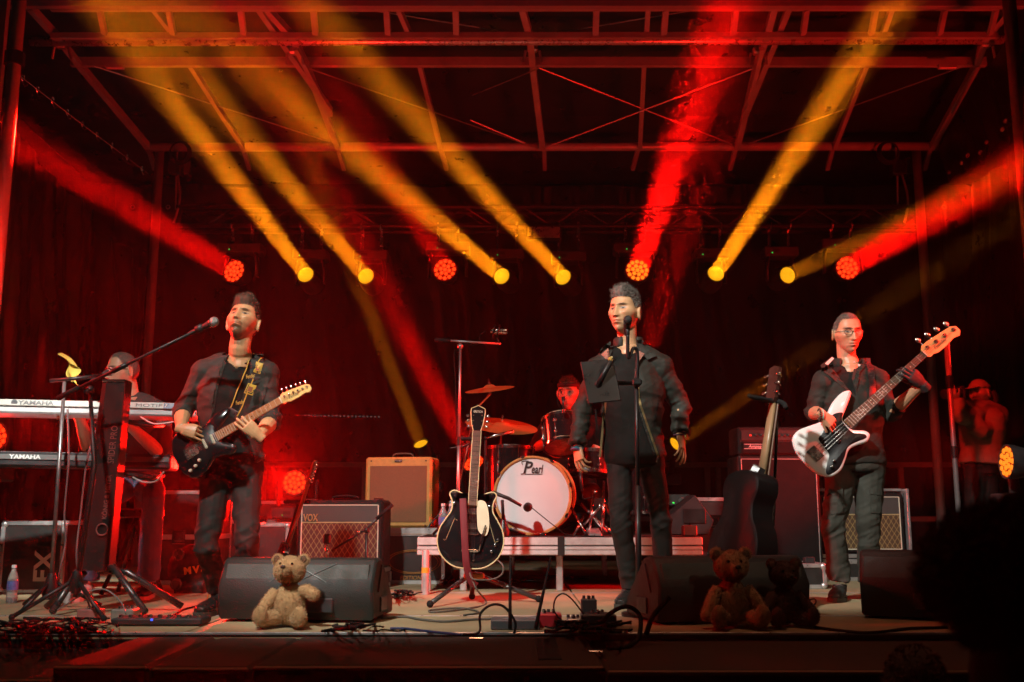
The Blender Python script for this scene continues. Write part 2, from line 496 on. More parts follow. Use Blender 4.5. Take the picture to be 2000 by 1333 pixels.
def hair(parent, H, o, material, nst, length, lift, comb, thick=.0016, jitter=.5, top=1.7, seed=1, cap=.004, vol=.0, front=.0):
    r = np.random.default_rng(seed); hl = o.get('hairline', .075)
    P = headsurf(SD, o); m = scalp_mask(P, hl) > .5
    keep = [f for f in SF if all(m[i] for i in f)]
    N = vnormals(P, SF)
    bump = np.array([noise.noise(V(p * 60)) for p in P]) * .0025
    off = lambda q_: cap + vol * sstep(hl + .002, hl + .030, q_[:, 2]) * (1 + front * sstep(-.02, .06, q_[:, 1])) * np.clip(1.05 - (q_[:, 0] / .058) ** 2, .12, 1) * (1 + .14 * np.sin(q_[:, 0] * 130 + q_[:, 1] * 70))
    shell = P + N * (off(P) + bump * (1 + 60 * vol))[:, None]
    mb = MB(); idx = {}
    used = sorted({i for f in keep for i in f})
    for k, i in enumerate(used): idx[i] = k
    mb.add(xf(H, shell[used]).tolist(), [tuple(idx[i] for i in f) for f in keep])
    d = r.normal(size=(nst * 4, 3)); d /= np.linalg.norm(d, axis=1, keepdims=True)
    q = headsurf(d, o); ok = scalp_mask(q, hl) > .5; q = q[ok][:nst]; d = d[ok][:nst]
    nr = d * np.array([1 / .0745, 1 / .095, 1 / .118]); nr /= np.linalg.norm(nr, axis=1, keepdims=True)
    A = np.array(H)[:3, :3]; t = H.to_scale().x
    for a, n_, of_ in zip(q, nr, off(q)):
        tp = sstep(.03, .09, a[2])
        L = length * (1 + (top - 1) * tp) * r.uniform(.7, 1.25)
        cb = np.array(comb(a)) + r.normal(size=3) * jitter
        v0 = n_ * lift * (.35 + .65 * tp) + cb * .6; v0 /= np.linalg.norm(v0)
        v1 = v0 + cb * .5 - np.array([0, 0, .25]); v1 /= np.linalg.norm(v1)
        p0 = a + n_ * (of_ - .003); p1 = p0 + v0 * L * .55; p2 = p1 + v1 * L * .45
        w = np.cross(v0, n_) + r.normal(size=3) * .2; w = w / (np.linalg.norm(w) + 1e-9) * thick
        h = n_ * thick * .8
        vs = [p0 - w, p0 + w, p0 + h, p1 - w * .8, p1 + w * .8, p1 + h * .8, p2]
        mb.add([tuple(A @ x_ + np.array(H)[:3, 3]) for x_ in vs], [(0, 1, 4, 3), (1, 2, 5, 4), (2, 0, 3, 5), (3, 4, 6), (4, 5, 6), (5, 3, 6)])
    return mb.build('hair', material, parent)
FL = ((.043, .026, .020), (.048, .030, .021), (.044, .028, .020), (.034, .021, .018))
def hand(mb, W, d, n, side, curls, thumb=(.75, .65, -.25), tb=20, s=1., spread=4, fat=1.):
    """W wrist, d towards the knuckles, n out of the back of the hand, side=+1 when the thumb lies along d x n"""
    d = V(d).normalized(); n = V(n); n = (n - d * d.dot(n)).normalized(); a = d.cross(n) * side; W = V(W)
    mb.tube([W - d * .03 * s, W, W + d * .03 * s, W + d * .065 * s, W + d * .088 * s],
            [(.026 * s * fat, .019 * s * fat), (.027 * s * fat, .019 * s * fat), (.036 * s * fat, .019 * s * fat), (.041 * s * fat, .015 * s * fat), (.038 * s * fat, .011 * s * fat)], 12, ref=n)
    for i in range(4):
        off = (.032, .0108, -.0108, -.0305)[i] * s
        b = W + d * ((.080, .085, .082, .073)[i] * s) + a * off
        c = curls[i] if isinstance(curls[i], (tuple, list)) else (curls[i],) * 3
        pts = [b - d * .012 * s, b]; ang = 0; lat = (1.5 - i) * R(spread)
        for L, k in zip(FL[i], c):
            ang += R(k)
            dd = d * math.cos(ang) - n * math.sin(ang) + a * math.sin(lat) * .8
            pts.append(pts[-1] + dd.normalized() * L * s)
        r0 = (.0078, .0082, .0079, .0070)[i] * s * fat
        mb.tube(pts, [r0, r0 * 1.02, r0, r0 * .9, r0 * .72], 8)
    b = W + d * .022 * s + a * .022 * s
    t = (d * thumb[0] + a * thumb[1] + n * thumb[2]).normalized()
    t2 = (t + d * math.tan(R(tb))).normalized(); t3 = (t2 + d * math.tan(R(tb)) - n * .15).normalized()
    p1 = b + t * .040 * s; p2 = p1 + t2 * .032 * s; p3 = p2 + t3 * .024 * s
    mb.tube([b - t * .01 * s, b, p1, p2, p3], [.014 * s * fat, .0145 * s * fat, .0112 * s * fat, .0100 * s * fat, .0075 * s * fat], 8)
def lerp(a, b, t): return V(a) * (1 - t) + V(b) * t
def limb(mb, pts, rad, n=12, ref=None, k=4):
    P = spline([(*p,) for p in pts], k)
    rr = []
    for i in range(len(pts) - 1):
        for j in range(k):
            t = j / k; t = t * t * (3 - 2 * t)
            ra, rb = rad[i], rad[i + 1]
            ra = ra if isinstance(ra, (tuple, list)) else (ra, ra); rb = rb if isinstance(rb, (tuple, list)) else (rb, rb)
            rr.append((ra[0] + (rb[0] - ra[0]) * t, ra[1] + (rb[1] - ra[1]) * t))
    e = rad[-1]; rr.append(e if isinstance(e, (tuple, list)) else (e, e))
    mb.tube(P, rr, n, ref=ref)
class Body:
    """joint positions in the place; l and r are as the photograph shows them"""
    def __init__(s, name_label, base, fwd, s_=1., **J):
        s.__dict__.update({k: V(v) for k, v in J.items()}); s.fwd = V(fwd).normalized(); s.k = s_
        s.root = thing('person', name_label, 'person', base)
    def torso(s, mb, g=0., hem=None, up=True, hips=True):
        k = s.k; w = (s.shr - s.shl); w.normalize()
        pel, chest, neck = s.pelvis, s.chest, s.neck
        waist = lerp(pel, chest, .42)
        sh = lerp(s.shl, s.shr, .5)
        pts = [pel + (pel - waist).normalized() * .06 * k] if hips else []
        rad = [(.150 * k + g, .105 * k + g)] if hips else []
        pts += [pel, waist, lerp(waist, chest, .6), chest, lerp(chest, sh, .75), lerp(sh, neck, .5) + V((0, 0, .012))]
        rad += [(.168 * k + g, .115 * k + g), (.150 * k + g, .108 * k + g), (.166 * k + g, .118 * k + g), (.176 * k + g, .124 * k + g), (.168 * k + g, .098 * k + g), (.085 * k + g, .068 * k + g)]
        if hem: pts = [V(hem[0])] + pts[1:]; rad = [(hem[1], hem[2])] + rad[1:]
        limb(mb, pts, rad, 24, ref=s.fwd, k=5)
        for q in (s.shl, s.shr):
            nb = lerp(neck, sh, .35)
            limb(mb, [nb, lerp(nb, q, .5) + V((0, 0, .014)), q], [(.056 * k + g), (.060 * k + g), (.062 * k + g)], 12, k=4)
            mb.ball(q, .064 * k + g, 14, 10)
    def arm(s, mb, sd, g=0., stop=1., cuff=0.):
        k = s.k; a, e, w = (s.shl, s.ell, s.wrl) if sd == 'l' else (s.shr, s.elr, s.wrr)
        r = [.066, .058, .050, .045, .040, .030]
        pts = [a, lerp(a, e, .45), e, lerp(e, w, .35), lerp(e, w, .7), w]
        if stop < 1:
            pts = pts[:3] + [lerp(e, w, stop * .5), lerp(e, w, stop)]; r = r[:3] + [.046, .044]
        r = [x * k + g for x in r]; r[-1] += cuff
        limb(mb, pts, r, 14)
    def leg(s, mb, sd, g=0., stop=1., boot=0., th=.088, cuff=.0):
        k = s.k; h, n, a = (s.hil, s.knl, s.anl) if sd == 'l' else (s.hir, s.knr, s.anr)
        pts = [h + V((0, 0, .05)), lerp(h, n, .35), n, lerp(n, a, .35), lerp(n, a, stop)]
        r = [(th + .006) * k + g, th * .93 * k + g, .062 * k + g, .058 * k + g, .042 * k + g + cuff]
        limb(mb, pts, r, 14)
    def skin(s, H, o, hands, voxel=.0033, fore=('l', 'r'), neck_r=.057):
        mb = MB(); k = s.k; s.H = H; s.o = o
        add_head(mb, H, o)
        b = H @ V((0, -.022, -.05)); m = H @ V((0, -.03, -.12)); nb = s.neck
        limb(mb, [b, lerp(m, nb, .25), lerp(m, nb, .8), nb - V((0, 0, .05))], [neck_r * k, neck_r * k, (neck_r + .004) * k, .075 * k], 18, ref=s.fwd)
        sh = lerp(s.shl, s.shr, .5)
        limb(mb, [nb, lerp(sh, s.chest, .5), s.chest, s.pelvis], [(.075 * k, .07 * k), (.10 * k, .075 * k), .07 * k, .06 * k], 14, ref=s.fwd)
        for sd in 'lr':
            a, e, w = (s.shl, s.ell, s.wrl) if sd == 'l' else (s.shr, s.elr, s.wrr)
            limb(mb, [sh - V((0, 0, .04)), a, lerp(a, e, .5), e, lerp(e, w, .3), lerp(e, w, .75), w], [.05 * k, .042 * k, .040 * k, .040 * k, .043 * k, .033 * k, .027 * k], 12)
            h, n, an = (s.hil, s.knl, s.anl) if sd == 'l' else (s.hir, s.knr, s.anr)
            limb(mb, [s.pelvis, h, n, an], [.06 * k, .05 * k, .035 * k, .03 * k], 8, k=3)
        for kw in hands: hand(mb, **kw)
        vs, fs = remesh(mb, voxel, 1, .4)
        c = skin_colours(vs, H, o)
        m = mat('skin', (1, 1, 1), .42, attr=True, var=.10, scale=40, bump=.12, bscale=300, spec=.45)
        mbb = to_mb(vs, fs)
        s.body = mbb.build('body', m, s.root, smooth=True, cols=c)
        return s.body
    def cloth(s, name, mb, material, amp=.006, voxel=.0068, smooth=3, joints=(), cut=None, thick=.006, seed=0, fz=15., fx=5., cols=None):
        vs, fs = remesh(mb, voxel, smooth)
        vs = folds(vs, fs, amp, joints, seed, fz, fx)
        if cut is not None:
            ctr = np.array([vs[list(f)].mean(0) for f in fs]); n = vnormals(vs, fs)
            fn = np.array([n[f[0]] for f in fs])
            kill = cut(ctr, fn)
            fs = [f for f, q in zip(fs, kill) if not q]
            used = sorted({i for f in fs for i in f}); ix = {i: j for j, i in enumerate(used)}
            vs = vs[used]; fs = [tuple(ix[i] for i in f) for f in fs]
        b = to_mb(vs, fs); o = b.build(name, material, s.root, smooth=True, cols=cols(vs) if cols else None)
        if cut is not None:
            m = o.modifiers.new('thickness', 'SOLIDIFY'); m.thickness = thick; m.offset = -1
        return o, BVHTree.FromPolygons([tuple(p) for p in vs.tolist()], fs)
    def shoe(s, an, toe, material, solemat, h=.10, boot=None, wid=.046, name='shoe'):
        k = s.k; an = V(an); toe = V(toe); f = toe - an; f.z = 0; L = f.length; f.normalize()
        z0 = toe.z; heel = an - f * .055 * k; heel.z = z0
        mb = MB(); side = f.cross(V((0, 0, 1)))
        def P(t, z): return heel + f * (t * (L + .055 * k)) + V((0, 0, z))
        pts = [P(0, .045), P(.15, .05), P(.4, .048), P(.62, .042), P(.82, .036), P(.97, .028)]
        rad = [(.028 * k, .035 * k), (.036 * k, .045 * k), (.040 * k, .044 * k), (wid * k, .036 * k), (wid * .98 * k, .030 * k), (.028 * k, .02 * k)]
        limb(mb, pts, rad, 14, ref=(0, 0, 1))
        top = boot if boot else .09
        limb(mb, [P(.2, .05), lerp(P(.2, .05), V((an.x, an.y, z0 + top)), .6), V((an.x, an.y, z0 + top))], [.042 * k, .043 * k, .045 * k], 14)
        vs, fs = remesh(mb, .006, 4); vs = folds(vs, fs, .0022, seed=3, fz=20)
        vs[:, 2] = np.maximum(vs[:, 2], z0 + .016)
        o = to_mb(vs, fs).build(name, material, s.root, smooth=True)
        out = []
        for t, w in ((-.03, .022), (.05, .034), (.25, .036), (.45, .036), (.65, wid + .003), (.85, wid), (.97, .032), (1.03, .012)):
            out.append((t, w))
        poly = [heel + f * (t * (L + .055 * k)) + side * w * k for t, w in out] + [heel + f * (t * (L + .055 * k)) - side * w * k for t, w in reversed(out)]
        sb = MB()
        n = len(poly); vs = [p + V((0, 0, 0)) for p in poly] + [p + V((0, 0, .024)) for p in poly]
        sb.add(vs, [tuple(range(n)), tuple(range(2 * n - 1, n - 1, -1))] + [(i, n + i, n + (i + 1) % n, (i + 1) % n) for i in range(n)])
        sb.build('sole', solemat, o)
        lb = MB()
        for i in range(5 if not boot else 9):
            if i < 5: c = P(.34 + .07 * i, .093 - .006 * i)
            else:
                c = V((an.x, an.y, z0 + .10 + (i - 5) * .035)) + f * .046 * k
            lb.tube([c - side * .02 * k - V((0, 0, .006)), c, c + side * .02 * k - V((0, 0, .006))], .0028, 5)
        lb.build('laces', mat('shoe_laces', (.12, .12, .11), .7), o)['kind'] = 'stuff'
        return o
def strip_on(trees, pts, width, thick=.003, off=.002, n=10, fwd=V((0, 1, 0)), wdir=None):
    """a ribbon that lies on clothing: points are dropped onto the surface along fwd"""
    P = spline(pts, n); mb = MB(); vs = []; m = len(P)
    for i, p in enumerate(P):
        t = (P[min(i + 1, m - 1)] - P[max(i - 1, 0)]).normalized()
        w = wdir or fwd.cross(t).normalized()
        wd = width[0] + (width[1] - width[0]) * i / (m - 1) if isinstance(width, tuple) else width
        for sgn in (-.5, -.17, .17, .5):
            q = p + w * (sgn * wd); best = None
            for tr in trees:
                h = tr.ray_cast(q - fwd * 1.2, fwd)
                if h[0] is not None and (best is None or (h[0] - q).dot(fwd) < (best - q).dot(fwd)): best = h[0]
            if best is None: best = p + w * (sgn * wd)
            vs.append(best - fwd * off)
    vs2 = [p - fwd * thick for p in vs]; k = len(vs); fs = []
    for i in range(m - 1):
        for j in range(3):
            a = i * 4 + j
            fs.append((k + a, k + a + 1, k + a + 5, k + a + 4)); fs.append((a, a + 4, a + 5, a + 1))
        a = i * 4; fs.append((a, k + a, k + a + 4, a + 4)); a += 3; fs.append((a, a + 4, k + a + 4, k + a))
    mb.add(vs + vs2, fs); return mb
def patch_on(trees, poly, off=.003, thick=.004, fwd=V((0, 1, 0)), step=.012):
    """a flat piece cut to a front-view outline (x, z) and dropped onto clothing"""
    xs = [p[0] for p in poly]; zs = [p[1] for p in poly]
    bm = bmesh.new(); vv = [bm.verts.new((x, 0, z)) for x, z in poly]; f = bm.faces.new(vv)
    bmesh.ops.triangulate(bm, faces=[f])
    for _ in range(4):
        ed = [e for e in bm.edges if e.calc_length() > step * 2]
        if not ed: break
        bmesh.ops.subdivide_edges(bm, edges=ed, cuts=1, use_grid_fill=False); bmesh.ops.triangulate(bm, faces=bm.faces[:])
    bm.verts.index_update(); bm.verts.ensure_lookup_table()
    vs = []; ys = []
    for v in bm.verts:
        q = V((v.co.x, -.5, v.co.z)); best = None
        for tr in trees:
            h = tr.ray_cast(q, fwd)
            if h[0] is not None and (best is None or h[0].y < best): best = h[0].y
        ys.append(best)
    good = [y for y in ys if y is not None]; av = sum(good) / len(good) if good else trees[0].find_nearest(V((poly[0][0], 4., poly[0][1])))[0].y
    for v, y in zip(bm.verts, ys): vs.append(V((v.co.x, (y if y is not None else av) - off, v.co.z)))
    fs = [tuple(v.index for v in f.verts) for f in bm.faces]
    be = [tuple(v.index for v in e.verts) for e in bm.edges if len(e.link_faces) == 1]
    bm.free(); k = len(vs)
    mb = MB(); mb.add(vs + [p - fwd * thick for p in vs], fs + [tuple(k + i for i in reversed(f)) for f in fs] + [(a, b, k + b, k + a) for a, b in be])
    return mb
# ------------------------------------------------------------------ guitars (local frame: x bridge -> nut, y towards the bass strings, z out of the face)
IVORY = mat('ivory_plastic', (.72, .66, .50), .35)
MAPLE = mat('lacquered_maple', (.66, .40, .13), .28, var=.18, scale=30, coat=.5)
ROSEW = mat('rosewood', (.13, .055, .03), .4, var=.3, scale=60)
MAPLEB = mat('amber_fretboard', (.42, .17, .06), .32, var=.2, scale=50, coat=.3)
NICKEL = mat('nickel', (.62, .60, .56), .22, 1., var=.08)
GLOSSBLK = mat('gloss_black_lacquer', (.008, .008, .009), .12, coat=.6, var=.05, rvar=.05)
PICKG = mat('black_pickguard', (.009, .009, .010), .4, var=.05, spec=.2)
STRAT = [(-.095, 0), (-.085, -.08), (-.045, -.145), (.01, -.163), (.07, -.14), (.13, -.110), (.18, -.118), (.235, -.138), (.272, -.118), (.268, -.085), (.235, -.055), (.215, -.033),
         (.214, .0), (.218, .033), (.245, .055), (.29, .078), (.335, .105), (.338, .128), (.30, .146), (.23, .138), (.14, .108), (.07, .132), (.0, .158), (-.05, .14), (-.085, .08)]
PBASS = [(-.085, 0), (-.075, -.09), (-.03, -.158), (.04, -.172), (.10, -.150), (.165, -.118), (.22, -.128), (.28, -.152), (.325, -.135), (.322, -.098), (.285, -.06), (.268, -.036),
         (.266, 0), (.27, .036), (.30, .058), (.36, .085), (.425, .118), (.43, .142), (.385, .162), (.30, .155), (.185, .118), (.10, .145), (.03, .17), (-.035, .155), (-.075, .085)]
SHEAD = [(0, -.022), (.012, -.030), (.03, -.028), (.05, -.038), (.10, -.040), (.15, -.036), (.178, -.046), (.198, -.030), (.198, -.002), (.178, .012), (.15, .018), (.10, .026), (.05, .034), (.02, .036), (.006, .026), (0, .022)]
FRETM = mat('fret_wire', (.55, .50, .44), .55, .4)
def frets(x0, n, sl, w0, w1, z, mb):
    for i in range(1, n + 1):
        x = sl * 2 ** (-i / 12); t = 1 - x / sl
        w = w1 + (w0 - w1) * (i / 21)
        mb.box((x, 0, z), (.0022, w, .002))
def bolt_guitar(root, M, outline, sl, nstr, bodymat, fb, pick, pups, neckw=(.042, .056), nfr=21, tun_side=1, hs=1., logo='Fender', bodyz=.042, tunmat=None, tunr=.009, bout_neck=.2):
    b = lambda: MB(M)
    o = spl2(outline, 6); h = bodyz / 2
    body = b().prism(o, [(.014, -h), (.004, -h + .006), (0, -h + .014), (0, h - .014), (.004, h - .005), (.014, h)]).build('body', bodymat, root, smooth=False, auto=50)
    nz = h + .006
    x0 = bout_neck
    n0, n1 = neckw
    nk = b(); nk.tube([(x0, 0, nz - .004), (sl, 0, nz - .002)], [(n1 / 2, .013), (n0 / 2, .011)], 12, ref=(0, 0, 1)); neck = nk.build('neck', MAPLE, root, smooth=True)
    f = b(); f.add([(x0, -n1 / 2, nz + .004), (x0, n1 / 2, nz + .004), (sl, n0 / 2, nz + .004), (sl, -n0 / 2, nz + .004), (x0, -n1 / 2, nz + .011), (x0, n1 / 2, nz + .011), (sl, n0 / 2, nz + .011), (sl, -n0 / 2, nz + .011)],
                   [(0, 1, 2, 3), (4, 7, 6, 5), (0, 4, 5, 1), (2, 6, 7, 3), (1, 5, 6, 2), (0, 3, 7, 4)])
    fbo = f.build('fretboard', fb, root)
    q = b(); frets(x0, nfr, sl, n1, n0, nz + .012, q); fo = q.build('frets', FRETM, fbo); fo['kind'] = 'stuff'
    q = b()
    for i in (3, 5, 7, 9, 12, 15, 17):
        xa = sl * (2 ** (-i / 12) + 2 ** (-(i - 1) / 12)) / 2
        for y in ((-.011, .011) if i == 12 else (0,)): q.lathe((xa, y, nz + .0105), (0, 0, 1), [(.0035, 0), (.0035, .001)], 8)
    q.build('inlays', IVORY if fb is ROSEW else PICKG, fbo)['kind'] = 'stuff'
    b().box((sl, 0, nz + .012), (.005, n0, .008)).build('nut', IVORY, neck)
    ho = [(sl + x * hs, y * hs * tun_side) for x, y in SHEAD]
    if tun_side < 0: ho = ho[::-1]
    hb = b().prism(ho, [(.002, nz - .010), (0, nz - .008), (0, nz + .002), (.002, nz + .004)]).build('headstock', MAPLE, root, auto=40)
    tm = tunmat or NICKEL
    for i in range(nstr):
        tx = sl + (.03 + .148 * i / (nstr - 1)) * hs; ty = (.012 - .020 * i / (nstr - 1)) * hs * tun_side
        t = b(); t.lathe((tx, ty, nz + .003), (0, 0, 1), [(.0075 * tunr / .009, 0), (.0075 * tunr / .009, .004), (.0045, .006), (.0045, .016)], 10)
        ey = (.030 - .030 * i / (nstr - 1) + .012) * hs * tun_side
        t.tube([(tx, ty, nz - .012), (tx, ey + .012 * tun_side, nz - .012)], .003, 6)
        t.ball((tx, ey + (.012 + tunr) * tun_side, nz - .012), (tunr * .9, tunr * 1.15, .004), 10, 6)
        t.build('tuner', tm, hb, smooth=True)
    if logo: text(logo, .026 * hs, M @ Matrix.Translation((sl + .085 * hs, -.014 * hs * tun_side, nz + .0046)) @ Matrix.Rotation(R(-3 if tun_side > 0 else 3), 4, 'Z'), mat('dark_print', (.02, .015, .01), .5), hb, shear=.3, local=False, depth=.0004)
    if pick:
        po = spl2(pick, 5)
        b().prism(po, [(.0, h + .0005), (.0, h + .002), (.0015, h + .0032)]).build('pickguard', PICKG, root, auto=40)
    for (px, w, ht, kind) in pups:
        p = b()
        if kind == 'h': p.box((px, 0, h + .006), (w, ht, .012), .003); p.build('pickup', NICKEL, root)
        elif kind == 's': p.box((px, 0, h + .006), (w, ht, .012), .005); p.build('pickup', IVORY, root)
        elif kind == 'p':
            p.box((px, .022, h + .006), (.026, .05, .012), .004); p.build('pickup', PICKG, root)
            b().box((px - .026, -.022, h + .006), (.026, .05, .012), .004).build('pickup', PICKG, root)
    br = b(); br.box((0, 0, h + .004), (.045 if nstr == 6 else .06, .075 if nstr == 6 else .08, .006), .002)
    for i in range(nstr): br.box((.004, (i - (nstr - 1) / 2) * (.0105 if nstr == 6 else .019), h + .010), (.026 if nstr == 6 else .04, .008 if nstr == 6 else .013, .008), .002)
    br.build('bridge', NICKEL, root)
    for i in range(nstr):
        y0 = (i - (nstr - 1) / 2) * (.0105 if nstr == 6 else .019); y1 = (i - (nstr - 1) / 2) * (.007 if nstr == 6 else .0105)
        b().tube([(0, y0, h + .015), (sl, y1, nz + .0165), (sl + (.03 + .148 * (nstr - 1 - i if tun_side < 0 else nstr - 1 - i) / (nstr - 1)) * hs, (.012 - .02 * (nstr - 1 - i) / (nstr - 1)) * hs * tun_side, nz + .010)], .0006 if nstr == 6 else .0012, 5).build('string', NICKEL, root)
    return body
def knob(M, x, y, z, r, m, root):
    return MB(M).lathe((x, y, z), (0, 0, 1), [(r, 0), (r, .004), (r * .82, .014), (r * .6, .015)], 14).build('knob', m, root, auto=40)
# ------------------------------------------------------------------ the band
def fdir(yaw, pitch=0):
    """direction of a face: yaw 0 looks at the audience, positive to the right of the picture"""
    return V((math.sin(R(yaw)) * math.cos(R(pitch)), -math.cos(R(yaw)) * math.cos(R(pitch)), math.sin(R(pitch))))
def edge_fn(pts):
    zs = np.array([p.z for p in pts])[::-1]; xs = np.array([p.x for p in pts])[::-1]
    return lambda z: np.interp(z, zs, xs)
def trousers(B, material, amp=.006, g=.004, stopl=1., stopr=1., th=.088, cuff=.012, seed=5, waist=.10, name='trousers'):
    mb = MB(); k = B.k; up = (B.chest - B.pelvis).normalized()
    limb(mb, [B.pelvis + up * waist, B.pelvis + up * .03, B.pelvis - up * .035, B.pelvis - up * .075], [(.150 * k + g, .108 * k + g), (.166 * k + g, .118 * k + g), (.166 * k + g, .114 * k + g), (.12 * k, .08 * k)], 20, ref=B.fwd)
    B.leg(mb, 'l', g, stopl, th=th, cuff=cuff); B.leg(mb, 'r', g, stopr, th=th, cuff=cuff)
    return B.cloth(name, mb, material, amp, fz=9., fx=7., joints=[(B.knl, .17), (B.knr, .17), (B.anl, .16), (B.anr, .16), (B.hil - V((0, 0, .03)), .1), (B.hir - V((0, 0, .03)), .1)], seed=seed)
DENIM_BLK = mat('black_denim', (.012, .0125, .011), .8, var=.25, bump=.3, bscale=400)
COTTON = mat('black_cotton', (.006, .0066, .0055), .85, var=.15, bump=.2, bscale=500, spec=.3)
JACKET = mat('black_twill_jacket', (.015, .017, .012), .68, var=.15, bump=.2, bscale=420)
BLAZER = mat('charcoal_blazer', (.018, .0195, .015), .75, var=.15, bump=.25, bscale=450)
HOODIE = mat('black_fleece_hoodie', (.015, .0165, .012), .85, var=.15, bump=.25, bscale=350)
CARGO = mat('grey_cargo_cotton', (.034, .035, .027), .8, var=.2, bump=.25, bscale=400)
LEATHER = mat('black_leather', (.02, .02, .019), .32, var=.2, bump=.25, bscale=120)
SOLE = mat('shoe_sole', (.06, .055, .045), .7)
HAIRD = mat('dark_brown_hair', (.06, .032, .016), .75, var=.5, scale=70)
HAIRG = mat('grey_flecked_hair', (.115, .10, .085), .75, var=.8, scale=90)
HAIRS = mat('cropped_grey_hair', (.10, .085, .07), .75, var=.6, scale=90)

# ---- singer
p = lambda x, y, d=0.: at(x, y, 5.88 + d)
B = Body('person in open black bomber jacket standing at the microphone stand, centre stage', (p(1245, 1180).x, 5.9, 0), (.05, -1, 0), 1.,
         pelvis=p(1238, 890), chest=p(1234, 765), neck=p(1226, 678), shl=p(1171, 722), shr=p(1289, 718),
         ell=p(1138, 797, .04), wrl=p(1128, 872, -.04), elr=p(1329, 790, .05), wrr=p(1328, 850, -.05),
         hil=p(1209, 905), knl=p(1213, 1012, -.06), anl=p(1230, 1148, .03), hir=p(1270, 905), knr=p(1290, 1005, -.04), anr=p(1297, 1140, .08))
H = head_frame(p(1220, 612, -.03), fdir(-36, 3), (0.02, 0, 1), 1.08)
so = dict(skin=(.58, .32, .17), brow=(.06, .045, .035), beard='stubble', beard_col=(.22, .14, .10), hairline=.074, eye=.85, jaw=.24)
B.skin(H, so, [dict(W=B.wrl, d=(.10, -.22, -.97), n=(-.75, -.6, 0), side=1, curls=[(18, 30, 20), (25, 35, 25), (32, 40, 25), (38, 40, 25)], thumb=(.8, .45, -.3), s=.97),
               dict(W=B.wrr, d=(.10, -.30, -.95), n=(.8, -.5, .1), side=-1, curls=[(8, 12, 8), (14, 18, 10), (20, 22, 10), (24, 25, 12)], thumb=(.75, .55, -.3), s=.97)])
hair(B.root, H, so, HAIRG, 4200, .012, .6, lambda a: (-.25 + .5 * math.sin(a[0] * 90), -.75, .15 if a[1] > .02 else -.55), jitter=.55, top=2.3, seed=3, thick=.0012, cap=.004, vol=.020, front=.4)
mb = MB(); B.torso(mb, .006); t_o, t_shirt = B.cloth('t_shirt', mb, COTTON, .004, voxel=.008, seed=2)
Le = edge_fn([p(1192, 640, -.12), p(1190, 700, -.12), p(1180, 770, -.12), p(1180, 800, -.12), p(1172, 905, -.12)])
Re = edge_fn([p(1246, 640, -.12), p(1244, 700, -.12), p(1239, 735, -.12), p(1243, 785, -.12), p(1252, 815, -.12), p(1284, 905, -.12)])
mb = MB(); B.torso(mb, .018, hem=(B.pelvis + V((0, 0, .0)), .178, .128)); B.arm(mb, 'l', .007, .95, .004); B.arm(mb, 'r', .007, .95, .004)
mb2 = mb
ztop = B.neck.z + .012
j_o, jk = B.cloth('jacket', mb, JACKET, .0125, joints=[(B.ell, .13), (B.elr, .13), (B.wrl, .13), (B.wrr, .13), (B.shl + V((0, 0, -.1)), .1), (B.shr + V((0, 0, -.1)), .1)],
                   cut=lambda c, n: ((n[:, 1] < .25) & (c[:, 0] > Le(c[:, 2])) & (c[:, 0] < Re(c[:, 2])) & (c[:, 1] < B.chest.y + .03)) | ((c[:, 2] > ztop) & (np.abs(c[:, 0] - B.neck.x) < .085)), seed=11)
trousers(B, DENIM_BLK, .009, g=.0, stopr=.98, th=.076, cuff=.006)
B.shoe(p(1228, 1150, .03), V((p(1208, 1180, -.1).x, 5.72, 0)), LEATHER, SOLE, wid=.044)
B.shoe(p(1297, 1150, .08), V((p(1318, 1150, 0).x, 5.84, 0)), LEATHER, SOLE, wid=.044)
trees = [jk, t_shirt]
ZIP = mat('brass_zip', (.45, .36, .18), .35, .8)
strip_on(trees, [p(1192, 700), p(1181, 770), p(1180, 800), p(1172, 893)], .012, .004, .001).build('zip', ZIP, j_o)
strip_on(trees, [p(1244, 705), p(1239, 735), p(1243, 785), p(1252, 815), p(1282, 897)], .012, .004, .001).build('zip', ZIP, j_o)
MB().box(p(1284, 898, -.15), (.012, .004, .032), .003, M=Matrix.Rotation(R(15), 4, 'Y')).build('zip_pull', NICKEL, j_o)
pw = lambda L, d=0: [(p(x, y, d).x, p(x, y, d).z) for x, y in L]
patch_on(trees, pw([(1194, 664), (1178, 676), (1160, 706), (1172, 716), (1190, 700), (1198, 682)], -.12), .012, .006).build('collar', JACKET, j_o)
patch_on(trees, pw([(1246, 662), (1252, 686), (1266, 702), (1284, 694), (1272, 676), (1256, 662)], -.12), .012, .006).build('collar', JACKET, j_o)
